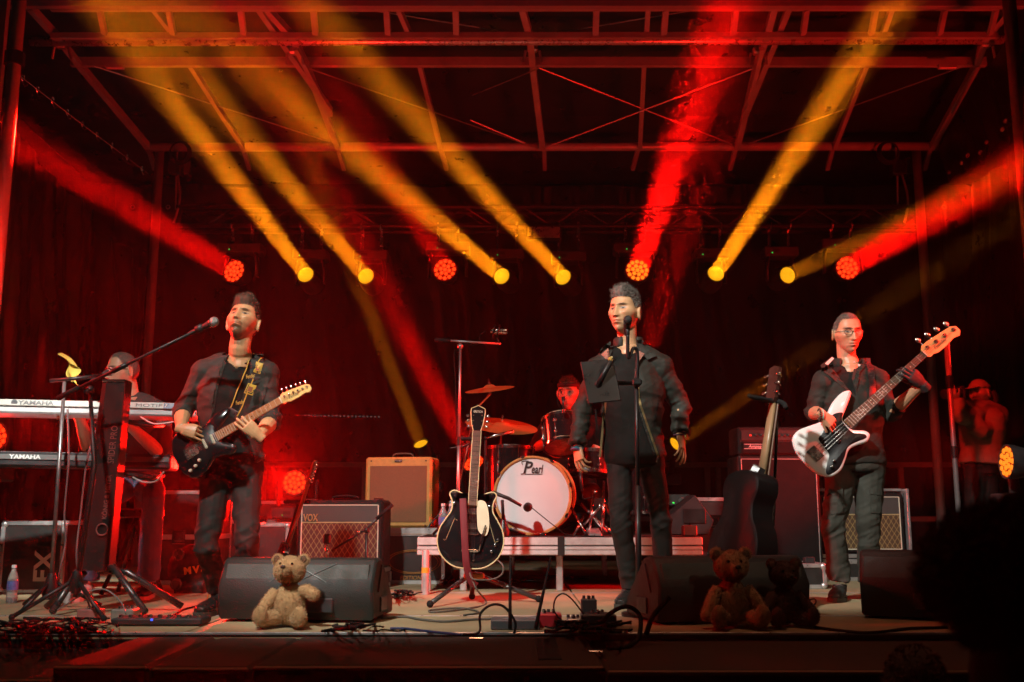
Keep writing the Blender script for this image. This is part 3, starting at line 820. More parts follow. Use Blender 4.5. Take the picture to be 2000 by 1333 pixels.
# collar stand round the neck
cp = []
for a in np.linspace(R(-150), R(150), 15):
    cp.append(B.neck + V((math.sin(a) * .083 + .005, math.cos(a) * .072 + .005, .022)))
mbq = MB(); mbq.tube(cp, [(.006, .030)] * 15, 8, ref=(0, 0, 1)); mbq.build('collar_stand', JACKET, j_o, smooth=True)
def tartan():
    m = bpy.data.materials.new('red_tartan'); m.use_nodes = True; nt = m.node_tree; N = nt.nodes; L = nt.links; b = N['Principled BSDF']; b.inputs['Roughness'].default_value = .8
    tc = N.new('ShaderNodeTexCoord'); prev = None
    for dr, s_, col in (('X', 30, (.02, .03, .05, 1)), ('Z', 30, (.02, .03, .05, 1)), ('X', 62, (.6, .55, .3, 1)), ('Z', 62, (.6, .55, .4, 1))):
        w = N.new('ShaderNodeTexWave'); w.bands_direction = dr; w.inputs['Scale'].default_value = s_; L.new(tc.outputs['Object'], w.inputs[0])
        r = N.new('ShaderNodeMath'); r.operation = 'GREATER_THAN'; r.inputs[1].default_value = .72 if s_ < 40 else .93; L.new(w.outputs['Fac'], r.inputs[0])
        sc2 = N.new('ShaderNodeMath'); sc2.operation = 'MULTIPLY'; sc2.inputs[1].default_value = .7; L.new(r.outputs[0], sc2.inputs[0])
        mx = N.new('ShaderNodeMix'); mx.data_type = 'RGBA'; L.new(sc2.outputs[0], mx.inputs[0]); mx.inputs[7].default_value = col
        if prev: L.new(prev, mx.inputs[6])
        else: mx.inputs[6].default_value = (.45, .03, .02, 1)
        prev = mx.outputs[2]
    L.new(prev, b.inputs['Base Color']); return m
for e_, w_ in ((B.ell, B.wrl), (B.elr, B.wrr)):
    cq = MB()
    for i in range(5): cq.tube([lerp(e_, w_, .80 + .042 * i + .04 * math.sin(0)) + V((0, 0, 0)), lerp(e_, w_, .80 + .042 * (i + .8))], [.0445 - .001 * i, .0445 - .001 * i], 14)
    vs, fs = remesh(cq, .006, 2); to_mb(vs, fs).build('cuff', COTTON, j_o, smooth=True)
for a_, b_ in (((1282, 790), (1272, 835)), ((1163, 800), (1166, 840))): strip_on([jk], [p(*a_), p((a_[0] + b_[0]) / 2, (a_[1] + b_[1]) / 2), p(*b_)], .010, .003, .001).build('pocket_welt', COTTON, j_o)
TART = tartan()
patch_on(trees, pw([(1176, 690), (1190, 676), (1193, 700), (1184, 700)], -.13), .022, .003).build('tartan_lining', TART, j_o)
patch_on(trees, pw([(1247, 682), (1260, 690), (1248, 706), (1243, 716), (1239, 745), (1243, 700)], -.13), .022, .003).build('tartan_lining', TART, j_o)
for i, (c, cr, cw) in enumerate((((.02, .03, .03), .032, 0), ((.02, .22, .30), .033, .014), ((.16, .03, .10), .0325, .026))):
    q = B.wrl + V((.0, .0, -.004)) + (B.wrl - B.ell).normalized() * cw * .6
    ring = [q + V((math.cos(a) * .033, math.sin(a) * .026, .004 * math.sin(a * 3 + i))) for a in np.linspace(0, 6.283, 16, endpoint=False)]
    MB().tube(ring, .0055, 6, closed=True).build('wristband', mat('wristband_%d' % i, c, .8), B.root, smooth=True)
ring = [B.wrr + V((math.cos(a) * .034, math.sin(a) * .027, .0)) for a in np.linspace(0, 6.283, 16, endpoint=False)]
w_ = MB().tube(ring, .005, 6, closed=True).build('watch_strap', mat('watch_leather', (.05, .015, .03), .6), B.root, smooth=True)
MB().lathe(B.wrr + V((.030, -.020, -.012)), (.8, -.5, .1), [(.017, 0), (.017, .008), (.014, .010)], 16).build('watch_case', mat('gold_watch', (.8, .55, .15), .25, 1.), w_)
SINGER = B

# ---- guitarist
p = lambda x, y, d=0.: at(x, y, 5.45 + d)
G = Body('person in charcoal blazer playing a black electric guitar, head tipped back', (p(440, 1190).x, 5.45, 0), (.12, -1, 0), 1.,
         pelvis=p(452, 915, .04), chest=p(452, 775, .03), neck=p(470, 700, .03), shl=p(400, 729, .02), shr=p(519, 731, .05),
         ell=p(357, 806, .02), wrl=p(388, 856, -.17), elr=p(530, 822, .02), wrr=p(508, 856, -.17),
         hil=p(424, 935, .03), knl=p(404, 1062, -.12), anl=p(425, 1150, .05), hir=p(480, 935, .06), knr=p(482, 1055, -.05), anr=p(482, 1150, .12))
H = head_frame(p(475, 631, .0), fdir(-6, 24), V((.10, .35, 1)), 1.03)
go = dict(skin=(.58, .32, .16), brow=(.05, .03, .018), beard='goatee', beard_col=(.085, .05, .026), hairline=.068, crop=.068, hair_col=(.07, .04, .022), jaw=.27, eye=.9)
gb, gn = p(371, 887, -.17), p(552, 784, -.20)
GX = (gn - gb); gsl = .648; gs = GX.length / gsl
M_G = frame(gb, GX, V((-.3, .12, 1))) @ Matrix.Scale(gs, 4)
gz = (M_G.to_3x3() @ V((0, 0, 1))).normalized(); gy = (M_G.to_3x3() @ V((0, 1, 0))).normalized(); gx = GX.normalized()
pick_hand = M_G @ V((.14, .03, .055)); fret_hand = M_G @ V((.425, -.118, .0))
G.wrl = pick_hand - (gx * .6 - gy * .55).normalized() * .12 + gy * .02
G.wrr = fret_hand
G.skin(H, go, [dict(W=G.wrl, d=(gx * .75 - gy * .65), n=gz + gy * .25, side=1, curls=[(35, 40, 25), (45, 45, 30), (55, 45, 30), (60, 50, 30)], thumb=(.9, .35, -.5), s=.95),
               dict(W=G.wrr, d=(gy * .80 - gx * .25 + gz * .42), n=gz * .8 - gy * .45 + gx * .2, side=-1, curls=[(12, 42, 35), (18, 45, 35), (24, 48, 35), (30, 48, 35)], thumb=(.6, .15, -.8), s=.95)])
hair(G.root, H, go, HAIRD, 4200, .006, .6, lambda a: (.25, -.45, .7 if a[2] > .07 else -.6), jitter=.45, top=3.8, seed=5, thick=.0011, cap=.002, vol=.017, front=1.0)
mb = MB(); G.torso(mb, .004); t_o, ts = G.cloth('t_shirt', mb, COTTON, .004, voxel=.008, seed=4,
    cut=lambda c, n: (c[:, 2] > p(466, 722).z + .8 * np.abs(c[:, 0] - p(466, 722).x)) & (c[:, 1] < G.neck.y + .02), thick=.004)
strip_on([ts], [p(449, 707), p(457, 719), p(466, 726), p(475, 719), p(484, 707)], .012, .004, .001).build('neckband', COTTON, t_o)
Lg = edge_fn([p(440, 690, -.1), p(432, 705, -.1), p(424, 745, -.1), p(414, 806, -.1), p(408, 860, -.1), p(395, 960, -.1)])
Rg = edge_fn([p(488, 690, -.1), p(496, 705, -.1), p(494, 745, -.1), p(484, 820, -.1), p(478, 850, -.1), p(505, 940, -.1)])
mb = MB(); G.torso(mb, .012, hem=(p(468, 938, .05), .19, .135)); G.arm(mb, 'l', .004, .28, .004); G.arm(mb, 'r', .004, .22, .004)
zt = G.neck.z + .01
j_o, jk = G.cloth('blazer', mb, BLAZER, .010, joints=[(G.ell, .14), (G.elr, .14), (G.shl + V((0, 0, -.12)), .1), (G.shr + V((0, 0, -.12)), .1)],
                  cut=lambda c, n: ((n[:, 1] < .25) & (c[:, 0] > Lg(c[:, 2])) & (c[:, 0] < Rg(c[:, 2])) & (c[:, 1] < G.chest.y + .03)) | ((c[:, 2] > zt) & (np.abs(c[:, 0] - G.neck.x) < .085)), seed=21)
trousers(G, DENIM_BLK, .010, g=.0, stopl=.98, th=.084, cuff=.014, seed=9)
G.shoe(p(428, 1165, .05), V((p(384, 1207, -.2).x, 5.27, 0)), LEATHER, SOLE, boot=.24, wid=.048, name='boot')
G.shoe(p(482, 1160, .12), V((p(500, 1150, 0).x, 5.40, 0)), LEATHER, SOLE, boot=.24, wid=.048, name='boot')
pw = lambda L, d=-.12: [(p(x, y, d).x, p(x, y, d).z) for x, y in L]
patch_on([jk, ts], pw([(437, 694), (424, 698), (410, 712), (417, 724), (406, 730), (411, 800), (415, 806), (425, 745), (433, 705)]), .003, .005).build('lapel', BLAZER, j_o)
patch_on([jk, ts], pw([(490, 694), (503, 700), (516, 714), (508, 726), (519, 732), (500, 806), (484, 822), (494, 745), (497, 705)]), .003, .005).build('lapel', BLAZER, j_o)
root = thing('electric_guitar', 'black electric guitar with orange-brown fretboard, held by the person in the blazer', 'guitar', gb)
RWG = mat('gloss_black_guitar', (.010, .010, .011), .14, coat=.7, var=.05, rvar=.04)
bolt_guitar(root, M_G, STRAT, gsl, 6, RWG, MAPLEB, [(.20, .035), (.21, .07), (.18, .098), (.12, .085), (.05, .06), (.0, .045), (-.02, 0), (0, -.05), (.02, -.12), (.06, -.125), (.12, -.095), (.19, -.095), (.25, -.11), (.245, -.085), (.205, -.04)],
            [(.045, .037, .07, 'h'), (.115, .018, .066, 's'), (.17, .018, .066, 's')])
for kx, ky in ((.045, -.075), (.01, -.095), (-.03, -.105)): knob(M_G, kx, ky, .0245, .011, IVORY, root)
strap_m = mat('black_webbing', (.02, .018, .015), .7, var=.2)
GOLDT = mat('gold_thread', (.62, .38, .05), .6)
RUST = mat('rust_thread', (.28, .10, .05), .7)
sroot = thing('guitar_strap', 'black guitar strap with gold script and squares across the blazer', 'strap', p(480, 760))
sp = [p(505, 692, .0), p(498, 706, -.06), p(488, 745, -.12), p(474, 790, -.15), p(461, 818, -.17)]
tr2 = [jk, ts]
def strap_band(pts, w, off, th): return strip_on(tr2, pts, w, th, off)
patch_on([jk], [(p(x, y, -.12).x, p(x, y, -.12).z) for x, y in ((505, 748), (527, 745), (528, 752), (506, 755))], .003, .003).build('breast_pocket', BLAZER, j_o)
web = strap_band(sp, .060, .006, .003).build('webbing', strap_m, sroot)
for dx in (-8.5, 8.5):
    strap_band([p(505 + dx, 694 + dx * .3), p(498 + dx, 706 + dx * .3), p(488 + dx, 745 + dx * .3), p(474 + dx, 790 + dx * .3), p(463 + dx, 814 + dx * .3)], .005, .010, .0015).build('gold_edge', GOLDT, web)
tree_w = BVHTree.FromPolygons([tuple(v.co + sroot.location) for v in web.data.vertices], [tuple(f.vertices) for f in web.data.polygons])
for (cx, cy) in ((496, 714), (483, 758)):
    for rr, mm, of in ((11, GOLDT, .002), (8.8, strap_m, .003), (6.6, GOLDT, .004), (5.2, RUST, .005)):
        pl = [(cx + rr * .7 * sx * .95 + .28 * rr * -sy, cy + rr * sy * .95 + .2 * rr * sx) for sx, sy in ((-1, 1), (1, 1), (1, -1), (-1, -1))]
        patch_on([tree_w], [(p(a, b, -.12).x, p(a, b, -.12).z) for a, b in pl], of, .0006, step=.03).build('square', mm, web)
for (cx, cy) in ((490, 736), (470, 787)):
    h = tree_w.ray_cast(p(cx, cy) - V((0, 1.2, 0)), V((0, 1, 0)))[0] or p(cx, cy, -.2)
    text('Fender', .030, Matrix.Translation(h - V((0, .014, 0))) @ Matrix.Rotation(R(90), 4, 'X') @ Matrix.Rotation(R(12), 4, 'Z'), GOLDT, web, shear=.3, local=False, width=.048)
MB().tube([p(462, 812, -.19), M_G @ V((.322, .128, .0))], [(.022, .003), (.018, .003)], 8, ref=(0, 1, 0)).build('leather_end', LEATHER, sroot)
GUITARIST = G

# ---- bassist
p = lambda x, y, d=0.: at(x, y, 6.30 + d)
K = Body('person in glasses and black hooded jacket playing the white bass guitar', (p(1668, 1165).x, 6.3, 0), (-.08, -1, 0), 1.,
         pelvis=p(1672, 905), chest=p(1664, 790), neck=p(1660, 714), shl=p(1610, 748), shr=p(1713, 745),
         ell=p(1590, 806, .03), wrl=p(1606, 812, -.15), elr=p(1738, 808, .0), wrr=p(1766, 772, -.14),
         hil=p(1645, 922), knl=p(1628, 1022, -.05), anl=p(1640, 1135, .02), hir=p(1698, 922), knr=p(1696, 1022, -.04), anr=p(1697, 1138, .02))
H = head_frame(p(1655, 652, -.04), fdir(6, -9), V((-.03, 0, 1)), 1.05)
ko = dict(skin=(.58, .31, .18), brow=(.10, .08, .065), beard='stubble', beard_col=(.28, .18, .13), hairline=.086, crop=.086, hair_col=(.16, .13, .11), jaw=.29, eye=.8)
bb, bn = p(1591, 888, -.17), p(1803, 694, -.20)
BX = bn - bb; bsl = .864; bs = BX.length / bsl
M_B = frame(bb, BX, V((-.6, .15, .8))) @ Matrix.Scale(bs, 4)
gz = (M_B.to_3x3() @ V((0, 0, 1))).normalized(); gy = (M_B.to_3x3() @ V((0, 1, 0))).normalized(); gx = BX.normalized()
K.wrl = p(1606, 810, -.24); ph = M_B @ V((.22, .03, .05))
fh = M_B @ V((.80 * bsl, -.03, -.03))
K.wrr = M_B @ V((.735, -.115, .0))
K.skin(H, ko, [dict(W=K.wrl, d=(ph - K.wrl).normalized() + V((0, 0, -.35)), n=gz + gy * .45, side=1, curls=[(25, 40, 25), (32, 42, 25), (40, 45, 25), (45, 45, 25)], thumb=(.85, .5, -.4), s=.94)])
hair(K.root, H, ko, HAIRS, 2200, .006, .4, lambda a: (0.0, .3, -.4), jitter=.35, top=1.5, seed=8, thick=.0012, cap=.0015, vol=.004)
# black glove on the fretting hand
gm = MB(); hand(gm, K.wrr, gy * .80 - gx * .15 + gz * .42, gz * .8 - gy * .45 + gx * .2, -1, [(12, 42, 35), (18, 45, 35), (24, 48, 35), (30, 48, 35)], thumb=(.6, .15, -.8), s=1.08, fat=1.1)
gm.tube([K.wrr - (gy * .8 + gz * .42) * .05, K.wrr], [.036, .032], 12)
vs, fs = remesh(gm, .0045, 2, .4); to_mb(vs, fs).build('glove', mat('black_glove', (.016, .016, .016), .7, bump=.2), K.root, smooth=True)
mb = MB(); K.torso(mb, .002); t_o, ts = K.cloth('polo_shirt', mb, COTTON, .003, voxel=.008, seed=14,
    cut=lambda c, n: (c[:, 2] > p(1655, 722).z + .9 * np.abs(c[:, 0] - p(1655, 722).x)) & (c[:, 1] < K.neck.y + .02), thick=.004)
Lk = edge_fn([p(1618, 690, -.1), p(1622, 708, -.1), p(1660, 768, -.1), p(1668, 775, -.1), p(1668, 960, -.1)])
Rk = edge_fn([p(1690, 690, -.1), p(1686, 708, -.1), p(1672, 740, -.1), p(1668, 775, -.1), p(1668, 960, -.1)])
mb = MB(); K.torso(mb, .016, hem=(p(1672, 880, .0), .172, .128)); K.arm(mb, 'l', .007, .15, .006); K.arm(mb, 'r', .007, .30, .006)
zt = K.neck.z + .006
j_o, jk = K.cloth('hooded_jacket', mb, HOODIE, .012, joints=[(K.ell, .15), (K.elr, .15), (K.shl + V((0, 0, -.12)), .1), (K.shr + V((0, 0, -.12)), .1)],
                  cut=lambda c, n: ((n[:, 1] < .25) & (c[:, 0] > Lk(c[:, 2])) & (c[:, 0] < Rk(c[:, 2])) & (c[:, 1] < K.chest.y + .03)) | ((c[:, 2] > zt) & (np.abs(c[:, 0] - K.neck.x) < .085)), seed=31)
tk_o, tkt = trousers(K, CARGO, .013, g=.006, stopl=.99, stopr=.99, th=.088, cuff=.022, seed=15)
for pk, fl_ in (([(1620, 960), (1644, 957), (1645, 1002), (1622, 1005)], [(1618, 956), (1645, 953), (1645, 966), (1619, 969)]), ([(1699, 957), (1722, 960), (1722, 1004), (1699, 1002)], [(1698, 953), (1724, 956), (1724, 968), (1698, 966)])):
    q_ = patch_on([tkt], [(p(x, y, -.1).x, p(x, y, -.1).z) for x, y in pk], .001, .006).build('cargo_pocket', CARGO, tk_o)
    patch_on([tkt], [(p(x, y, -.1).x, p(x, y, -.1).z) for x, y in fl_], .007, .005).build('pocket_flap', CARGO, q_)
SHOEB = mat('dark_grey_leather', (.035, .038, .036), .38, var=.2)
K.shoe(p(1640, 1145, .02), V((p(1624, 1172, -.1).x, 6.13, 0)), SHOEB, SOLE, wid=.050)
K.shoe(p(1697, 1147, .02), V((p(1706, 1172, -.1).x, 6.13, 0)), SHOEB, SOLE, wid=.050)
pw = lambda L, d=-.12: [(p(x, y, d).x, p(x, y, d).z) for x, y in L]
cp = []
for a in np.linspace(R(-130), R(130), 15):
    cp.append(K.neck + V((math.sin(a) * .088, math.cos(a) * .078 + .012, .012 + .012 * math.cos(a))))
MB().tube(cp, [(.014, .034)] * 15, 8, ref=(0, 0, 1)).build('hood', HOODIE, j_o, smooth=True)
patch_on([jk, ts], pw([(1622, 700), (1606, 712), (1612, 722), (1640, 748), (1662, 772), (1640, 730)]), .004, .006).build('collar', HOODIE, j_o)
patch_on([jk, ts], pw([(1686, 700), (1697, 712), (1682, 726), (1672, 766), (1666, 738), (1674, 716)]), .004, .006).build('collar', HOODIE, j_o)
TRIM = mat('pale_piping', (.62, .58, .52), .6)
patch_on([jk, ts], pw([(1608, 712), (1622, 699), (1626, 702), (1614, 715)]), .012, .002).build('piping', TRIM, j_o)
patch_on([jk, ts], pw([(1672, 706), (1675, 702), (1686, 711), (1684, 714)]), .012, .002).build('piping', TRIM, j_o)
strip_on([jk], [p(1606, 760), p(1603, 800), p(1602, 850)], .006, .002, .001).build('seam', HOODIE, j_o)
GLS = mat('spectacle_rim', (.02, .015, .012), .3)
gl = MB()
for sx in (-1, 1):
    rim = [H @ V((sx * .034 + .024 * math.cos(a), .094 + .001 * math.cos(a), .008 + .017 * math.sin(a))) for a in np.linspace(0, 6.283, 20, endpoint=False)]
    gl.tube(rim, .0019, 6, closed=True)
    gl.tube([H @ V((sx * .058, .092, .014)), H @ V((sx * .076, .06, .012)), H @ V((sx * .079, -.01, .006))], .0019, 6)
gl.tube([H @ V((-.010, .096, .012)), H @ V((0, .101, .015)), H @ V((.010, .096, .012))], .0019, 6)
gl.build('glasses', GLS, K.root)
ring = [K.wrl - V((.018, 0, .0)) + (V((0, math.cos(a) * .030, math.sin(a) * .032))) for a in np.linspace(0, 6.283, 14, endpoint=False)]
bw = MB()
for q in ring: bw.ball(q, .0065, 8, 5)
bw.build('bead_bracelet', mat('dark_beads', (.05, .03, .02), .4), K.root, smooth=True)
ring = [K.wrl + V((0, math.cos(a) * .029, math.sin(a) * .031)) for a in np.linspace(0, 6.283, 14, endpoint=False)]
MB().tube(ring, .005, 6, closed=True).build('wristband', mat('pale_green_band', (.35, .5, .4), .7), K.root, smooth=True)
strip_on([jk, ts], [p(1692, 700), p(1693, 730), p(1692, 765), p(1688, 790)], .045, .003, .006).build('bass_strap', mat('dark_red_webbing', (.05, .015, .015), .6), K.root)
root = thing('bass_guitar', 'white electric bass guitar with black pickguard held by the person in glasses', 'bass guitar', bb)
WHT = mat('white_lacquer', (.80, .80, .79), .18, coat=.5, var=.02, rvar=.04)
bolt_guitar(root, M_B, [(x * .94, y * .94) for x, y in PBASS], bsl, 4, WHT, ROSEW, [(x * .94, y * .94) for x, y in [(.262, .038), (.30, .07), (.25, .10), (.19, .085), (.12, .06), (.08, .052), (.07, .0), (.055, -.06), (.0, -.095), (-.035, -.125), (-.025, -.145), (.04, -.155), (.11, -.13), (.17, -.10), (.23, -.11), (.29, -.132), (.302, -.115), (.285, -.09), (.255, -.05)]],
            [(.17, 0, 0, 'p')], neckw=(.040, .060), nfr=20, hs=1.25, bodyz=.044, tunr=.016, bout_neck=.255)
for kx, ky in ((.045, -.100), (.012, -.115)): knob(M_B, kx, ky, .025, .011, CHROME, root)
# ------------------------------------------------------------------ setting: ground, stage deck, tarps, roof
def sheet(fn, nu, nv):
    vs = [fn(i / nu, j / nv) for j in range(nv + 1) for i in range(nu + 1)]
    fs = [(j * (nu + 1) + i, j * (nu + 1) + i + 1, (j + 1) * (nu + 1) + i + 1, (j + 1) * (nu + 1) + i) for j in range(nv) for i in range(nu)]
    m = MB(); m.add(vs, fs); return m
GROUND = mat('asphalt', (.05, .05, .05), .9, var=.3, bump=.5, bscale=40)
structure(sheet(lambda u, v: (-20 + 40 * u, -16 + 42 * v, -1.1), 4, 4).build('ground', GROUND))
def ply():
    m = mat('worn_plywood', (.36, .285, .165), .62, var=.22, scale=3.5, bump=.3, bscale=70)
    nt = m.node_tree; N = nt.nodes; L = nt.links; b = N['Principled BSDF']
    src = b.inputs['Base Color'].links[0].from_socket
    tc = N.new('ShaderNodeTexCoord'); mp = N.new('ShaderNodeMapping'); mp.inputs['Scale'].default_value = (2.5, 26, 10); L.new(tc.outputs['Object'], mp.inputs[0])
    n = N.new('ShaderNodeTexNoise'); n.inputs['Scale'].default_value = 2.2; n.inputs['Detail'].default_value = 6; L.new(mp.outputs[0], n.inputs[0])
    r = N.new('ShaderNodeMapRange'); r.inputs[1].default_value = .60; r.inputs[2].default_value = .70; L.new(n.outputs[0], r.inputs[0])
    mx = N.new('ShaderNodeMix'); mx.data_type = 'RGBA'; L.new(r.outputs[0], mx.inputs[0]); L.new(src, mx.inputs[6]); mx.inputs[7].default_value = (.42, .30, .15, 1)
    L.new(mx.outputs[2], b.inputs['Base Color']); return m
PLY = ply()
deck = structure(MB().box((.4, 8.2, -.062), (11.0, 7.16, .06)).build('stage_floor', BLK))
pm = None; seamm = None
for i in range(6):
    for j in range(5):
        cx = -4.18 + 1.83 * i; cy = 3.86 + .75 + 1.5 * j
        if j == 0:
            if i == 0: o = MB().box((0, 0, 0), (1.818, .725, .03), .003).build('deck_panel', PLY, deck); pm0 = o.data
            else: o = link('deck_panel', pm0, deck)
            cy = 4.99
        elif pm is None:
            o = MB().box((0, 0, 0), (1.818, 1.485, .03), .003).build('deck_panel', PLY, deck); pm = o.data
        else: o = link('deck_panel', pm, deck)
        o.location = (cx, cy, -.0155)
for j in range(5):
    MB().box((.4, 3.86 + 1.5 * j if j else 4.628, .0005 - .005), (11, .018, .012), .002).build('edge_strip', ALU, deck)
structure(MB().box((.4, 4.64, -.6), (11.0, .03, 1.0)).build('stage_skirt_wall', mat('black_drape', (.008, .008, .008), .9)))

VINYL = mat('black_vinyl_tarp', (.013, .012, .013), .36, var=.3, scale=4, bump=.35, bscale=16, spec=.6)
def tarp_fold(x, z, s):
    q = V((x * 1.7 + s, z * .25, s)); f = noise.noise(q) * .16
    f += .05 * (1 - 2 * abs(noise.noise(V((x * 4.2 + .5 * z, z * .5, s + 3)))))
    f += .018 * (1 - 2 * abs(noise.noise(V((x * 11 + z, z * 1.1, s + 9)))))
    return f
tb = thing('backdrop_tarp', 'black vinyl backdrop tarp with vertical folds behind the whole band', 'tarp', (.4, 11.4, 0))
sheet(lambda u, v: (-4.6 + 10.0 * u, 11.4 + tarp_fold(10 * u, 4.4 * v, 2), 4.25 * v + .01), 220, 70).build('sheet', VINYL, tb, smooth=True)
for i in range(24):
    x = -4.3 + .4 * i
    MB().tube([V((x, 11.2, 3.93)) + V((.022 * math.cos(a), 0, .022 * math.sin(a))) for a in np.linspace(0, 6.28, 10, endpoint=False)], .005, 5, closed=True).build('eyelet', STEEL, tb)
tl = thing('side_tarp', 'black side tarp hung along the left wing with eyelets along its top edge', 'tarp', (-4.55, 9, 0), group='side tarps of the stage')
def left_side(u, v):
    y = 6.0 + 5.4 * u; z = (4.3 - .22 * (y - 6.0)) * v
    return (-4.45 + .12 * u * 2 + tarp_fold(y * 1.3, z, 5) * 1.1, y, z + .01)
sheet(left_side, 130, 60).build('sheet', VINYL, tl, smooth=True)
for i in range(9):
    c = at(45 + 29 * i, 153 + 22 * i, 7.6 + .32 * i)
    e = MB(); e.tube([c + V((0, .02 * math.cos(a), .028 * math.sin(a))) for a in np.linspace(0, 6.28, 10, endpoint=False)], .006, 5, closed=True)
    e.tube([c + V((0, 0, -.03)), c + V((.02, 0, -.07)), c + V((.03, .02, -.05))], .006, 5); e.build('eyelet', NICKEL, tl)
MB().tube([at(25, 138, 7.4), at(160, 243, 8.6), at(290, 340, 10.3)], .003, 4).build('cord', mat('pale_cord', (.4, .4, .4), .7), tl)
tr = thing('side_tarp', 'black side tarp along the right wing behind the person with the camera', 'tarp', (5.0, 9, 0), group='side tarps of the stage')
sheet(lambda u, v: (5.05 - .15 * u + tarp_fold(7.5 * u, 4 * v, 8), 6.0 + 5.4 * u, .01 + 4.0 * v), 110, 50).build('sheet', VINYL, tr, smooth=True)
tv = thing('roof_valance', 'ragged black tarp flap with scalloped edge hanging under the right roof beam', 'tarp', (4.6, 9, 3.6))
def valance(u, v):
    a = at(1965, 60, 7.9); b = at(1822, 290, 9.9)
    pnt = a.lerp(b, u); drop = (.75 - .45 * u) + .07 * abs(math.sin(u * 19)) + .03 * math.sin(u * 47)
    return pnt + V((.05 + .10 * v + .03 * math.sin(u * 25) * v, .03 * math.sin(u * 31 + v * 3), -drop * v))
sheet(valance, 90, 14).build('sheet', VINYL, tv, smooth=True)
for i in range(8):
    q = V(valance((i + .5) / 8, .82)) - V((.012, .02, 0))
    MB().lathe(q, (-.8, -.6, 0), [(.022, 0), (.022, .006), (.012, .008)], 10).build('eyelet', NICKEL, tv)

# ---- roof frame
rf = thing('stage_roof', 'sloping tubular stage roof frame with black covering over the band', 'roof', (.3, 9, 4.2))
RT = mat('painted_grey_steel', (.34, .34, .36), .42, .35, var=.2, scale=6)
def roof_z(Y): return float(np.interp(Y, [7.8, 8.3, 8.64, 10.0], [4.59, 4.56, 4.47, 4.19]))
sheet(lambda u, v: (-5 + 10.6 * u, 7.3 + 4.4 * v, roof_z(7.3 + 4.4 * v) + .26 - .05 * max(0, 7.3 + 4.4 * v - 10)), 20, 12).build('covering', VINYL, rf)
def bar(a, b, w, h, name, m=RT, up=(0, 0, 1), par=None):
    mb = MB(); mb.tube([a, b], [(w / 2 * 1.414, h / 2 * 1.414)] * 2, 4, ref=up)
    # rotate the four-sided tube so that its faces are flat
    mb = MB(); a = V(a); b = V(b); t = (b - a).normalized(); s_ = t.cross(V(up)).normalized(); u_ = s_.cross(t)
    vs = [q + s_ * (i * w / 2) + u_ * (j * h / 2) for q in (a, b) for i, j in ((-1, -1), (1, -1), (1, 1), (-1, 1))]
    mb.add(vs, [(0, 3, 2, 1), (4, 5, 6, 7), (0, 1, 5, 4), (1, 2, 6, 5), (2, 3, 7, 6), (3, 0, 4, 7)])
    return mb.build(name, m, par or rf)
tube_f = MB().tube([at(60, 82, 8.25), at(1975, 78, 8.25)], .040, 14).build('round_tube', mat('bright_tube', (.55, .53, .53), .3, .7), rf, smooth=True)
bar(at(140, 122, 8.64), at(1925, 122, 8.64), .05, .08, 'cross_beam')
MB().tube([at(285, 288, 10), at(1830, 286, 10)], .045, 12).build('rear_beam', RT, rf, smooth=True)
bar(at(0, 4, 7.7), at(2000, 4, 7.7), .06, .10, 'header_beam', mat('violet_grey_steel', (.26, .24, .30), .5, .3))
bar(at(100, 17, 7.86), at(1950, 15, 7.86), .04, .045, 'upper_rail'); bar(at(100, 71, 8.12), at(1950, 70, 8.12), .04, .05, 'lower_rail')
for x in (195, 330, 470, 612, 755, 890, 1165, 1300, 1437, 1575, 1710, 1845, 1945):
    bar(at(x, 20, 7.87), at(x + (1000 - x) * .012, 68, 8.11), .05, .03, 'rail_post', up=(0, 1, 0))
XR = [290, 475, 660, 860, 1060, 1250, 1440, 1630, 1820]
XM = [155, 372, 598, 820, 1040, 1258, 1478, 1692, 1908]
XF = [113, 345, 572, 803, 1036, 1262, 1496, 1722, 1925]
XT = [60, 300, 520, 778, 1020, 1266, 1512, 1742, 1972]
for i in range(9):
    big = i in (0, 2, 4, 6, 8); w = .055 if big else .04
    bar(at(XR[i], 288, 9.98), at(XM[i], 127, 8.66), w, .06, 'purlin'); bar(at(XF[i], 74, 8.2), at(XT[i], 16, 7.9), w, .06, 'purlin')
    if big:
        bar(at(XM[i], 127, 8.62) , at(XF[i], 74, 8.2), w, .05, 'purlin')
    bar(at(XR[i] + (1 if i < 4 else 3 if i == 4 else -4), 292, 10.02), at(XR[i] + (12 if i < 4 else 4 if i == 4 else -14), 330, 10.5), .04, .05, 'purlin_end')
for i, dx in ((2, 28), (6, -36)):
    bar(at(XT[i] - dx, -2, 7.75), at(XR[i] - dx * .55, 215, 9.3), .05, .05, 'brace')
    bar(at(XF[i] + dx * .2, 95, 8.3), at(XR[i] - dx * .5, 225, 9.4), .04, .04, 'brace')
for a, b in (((185, 130), (645, 278)), ((1050, 290), (605, 135)), ((860, 210), (1030, 282)), ((1050, 135), (870, 208)), ((1052, 133), (1430, 282)), ((1075, 285), (1470, 135)), ((1895, 125), (1460, 282)), ((660, 10), (1020, 68)), ((1055, 70), (1430, 8))):
    y0, y1 = (8.6 if a[1] < 200 else 9.95), (8.6 if b[1] < 200 else 9.95)
    if a[1] < 100: y0 = 7.9 if a[1] < 40 else 8.2; y1 = 8.2 if b[1] > 40 else 7.9
    MB().tube([at(*a, y0), at(*b, y1)], .006, 5).build('guy_wire', STEEL, rf)
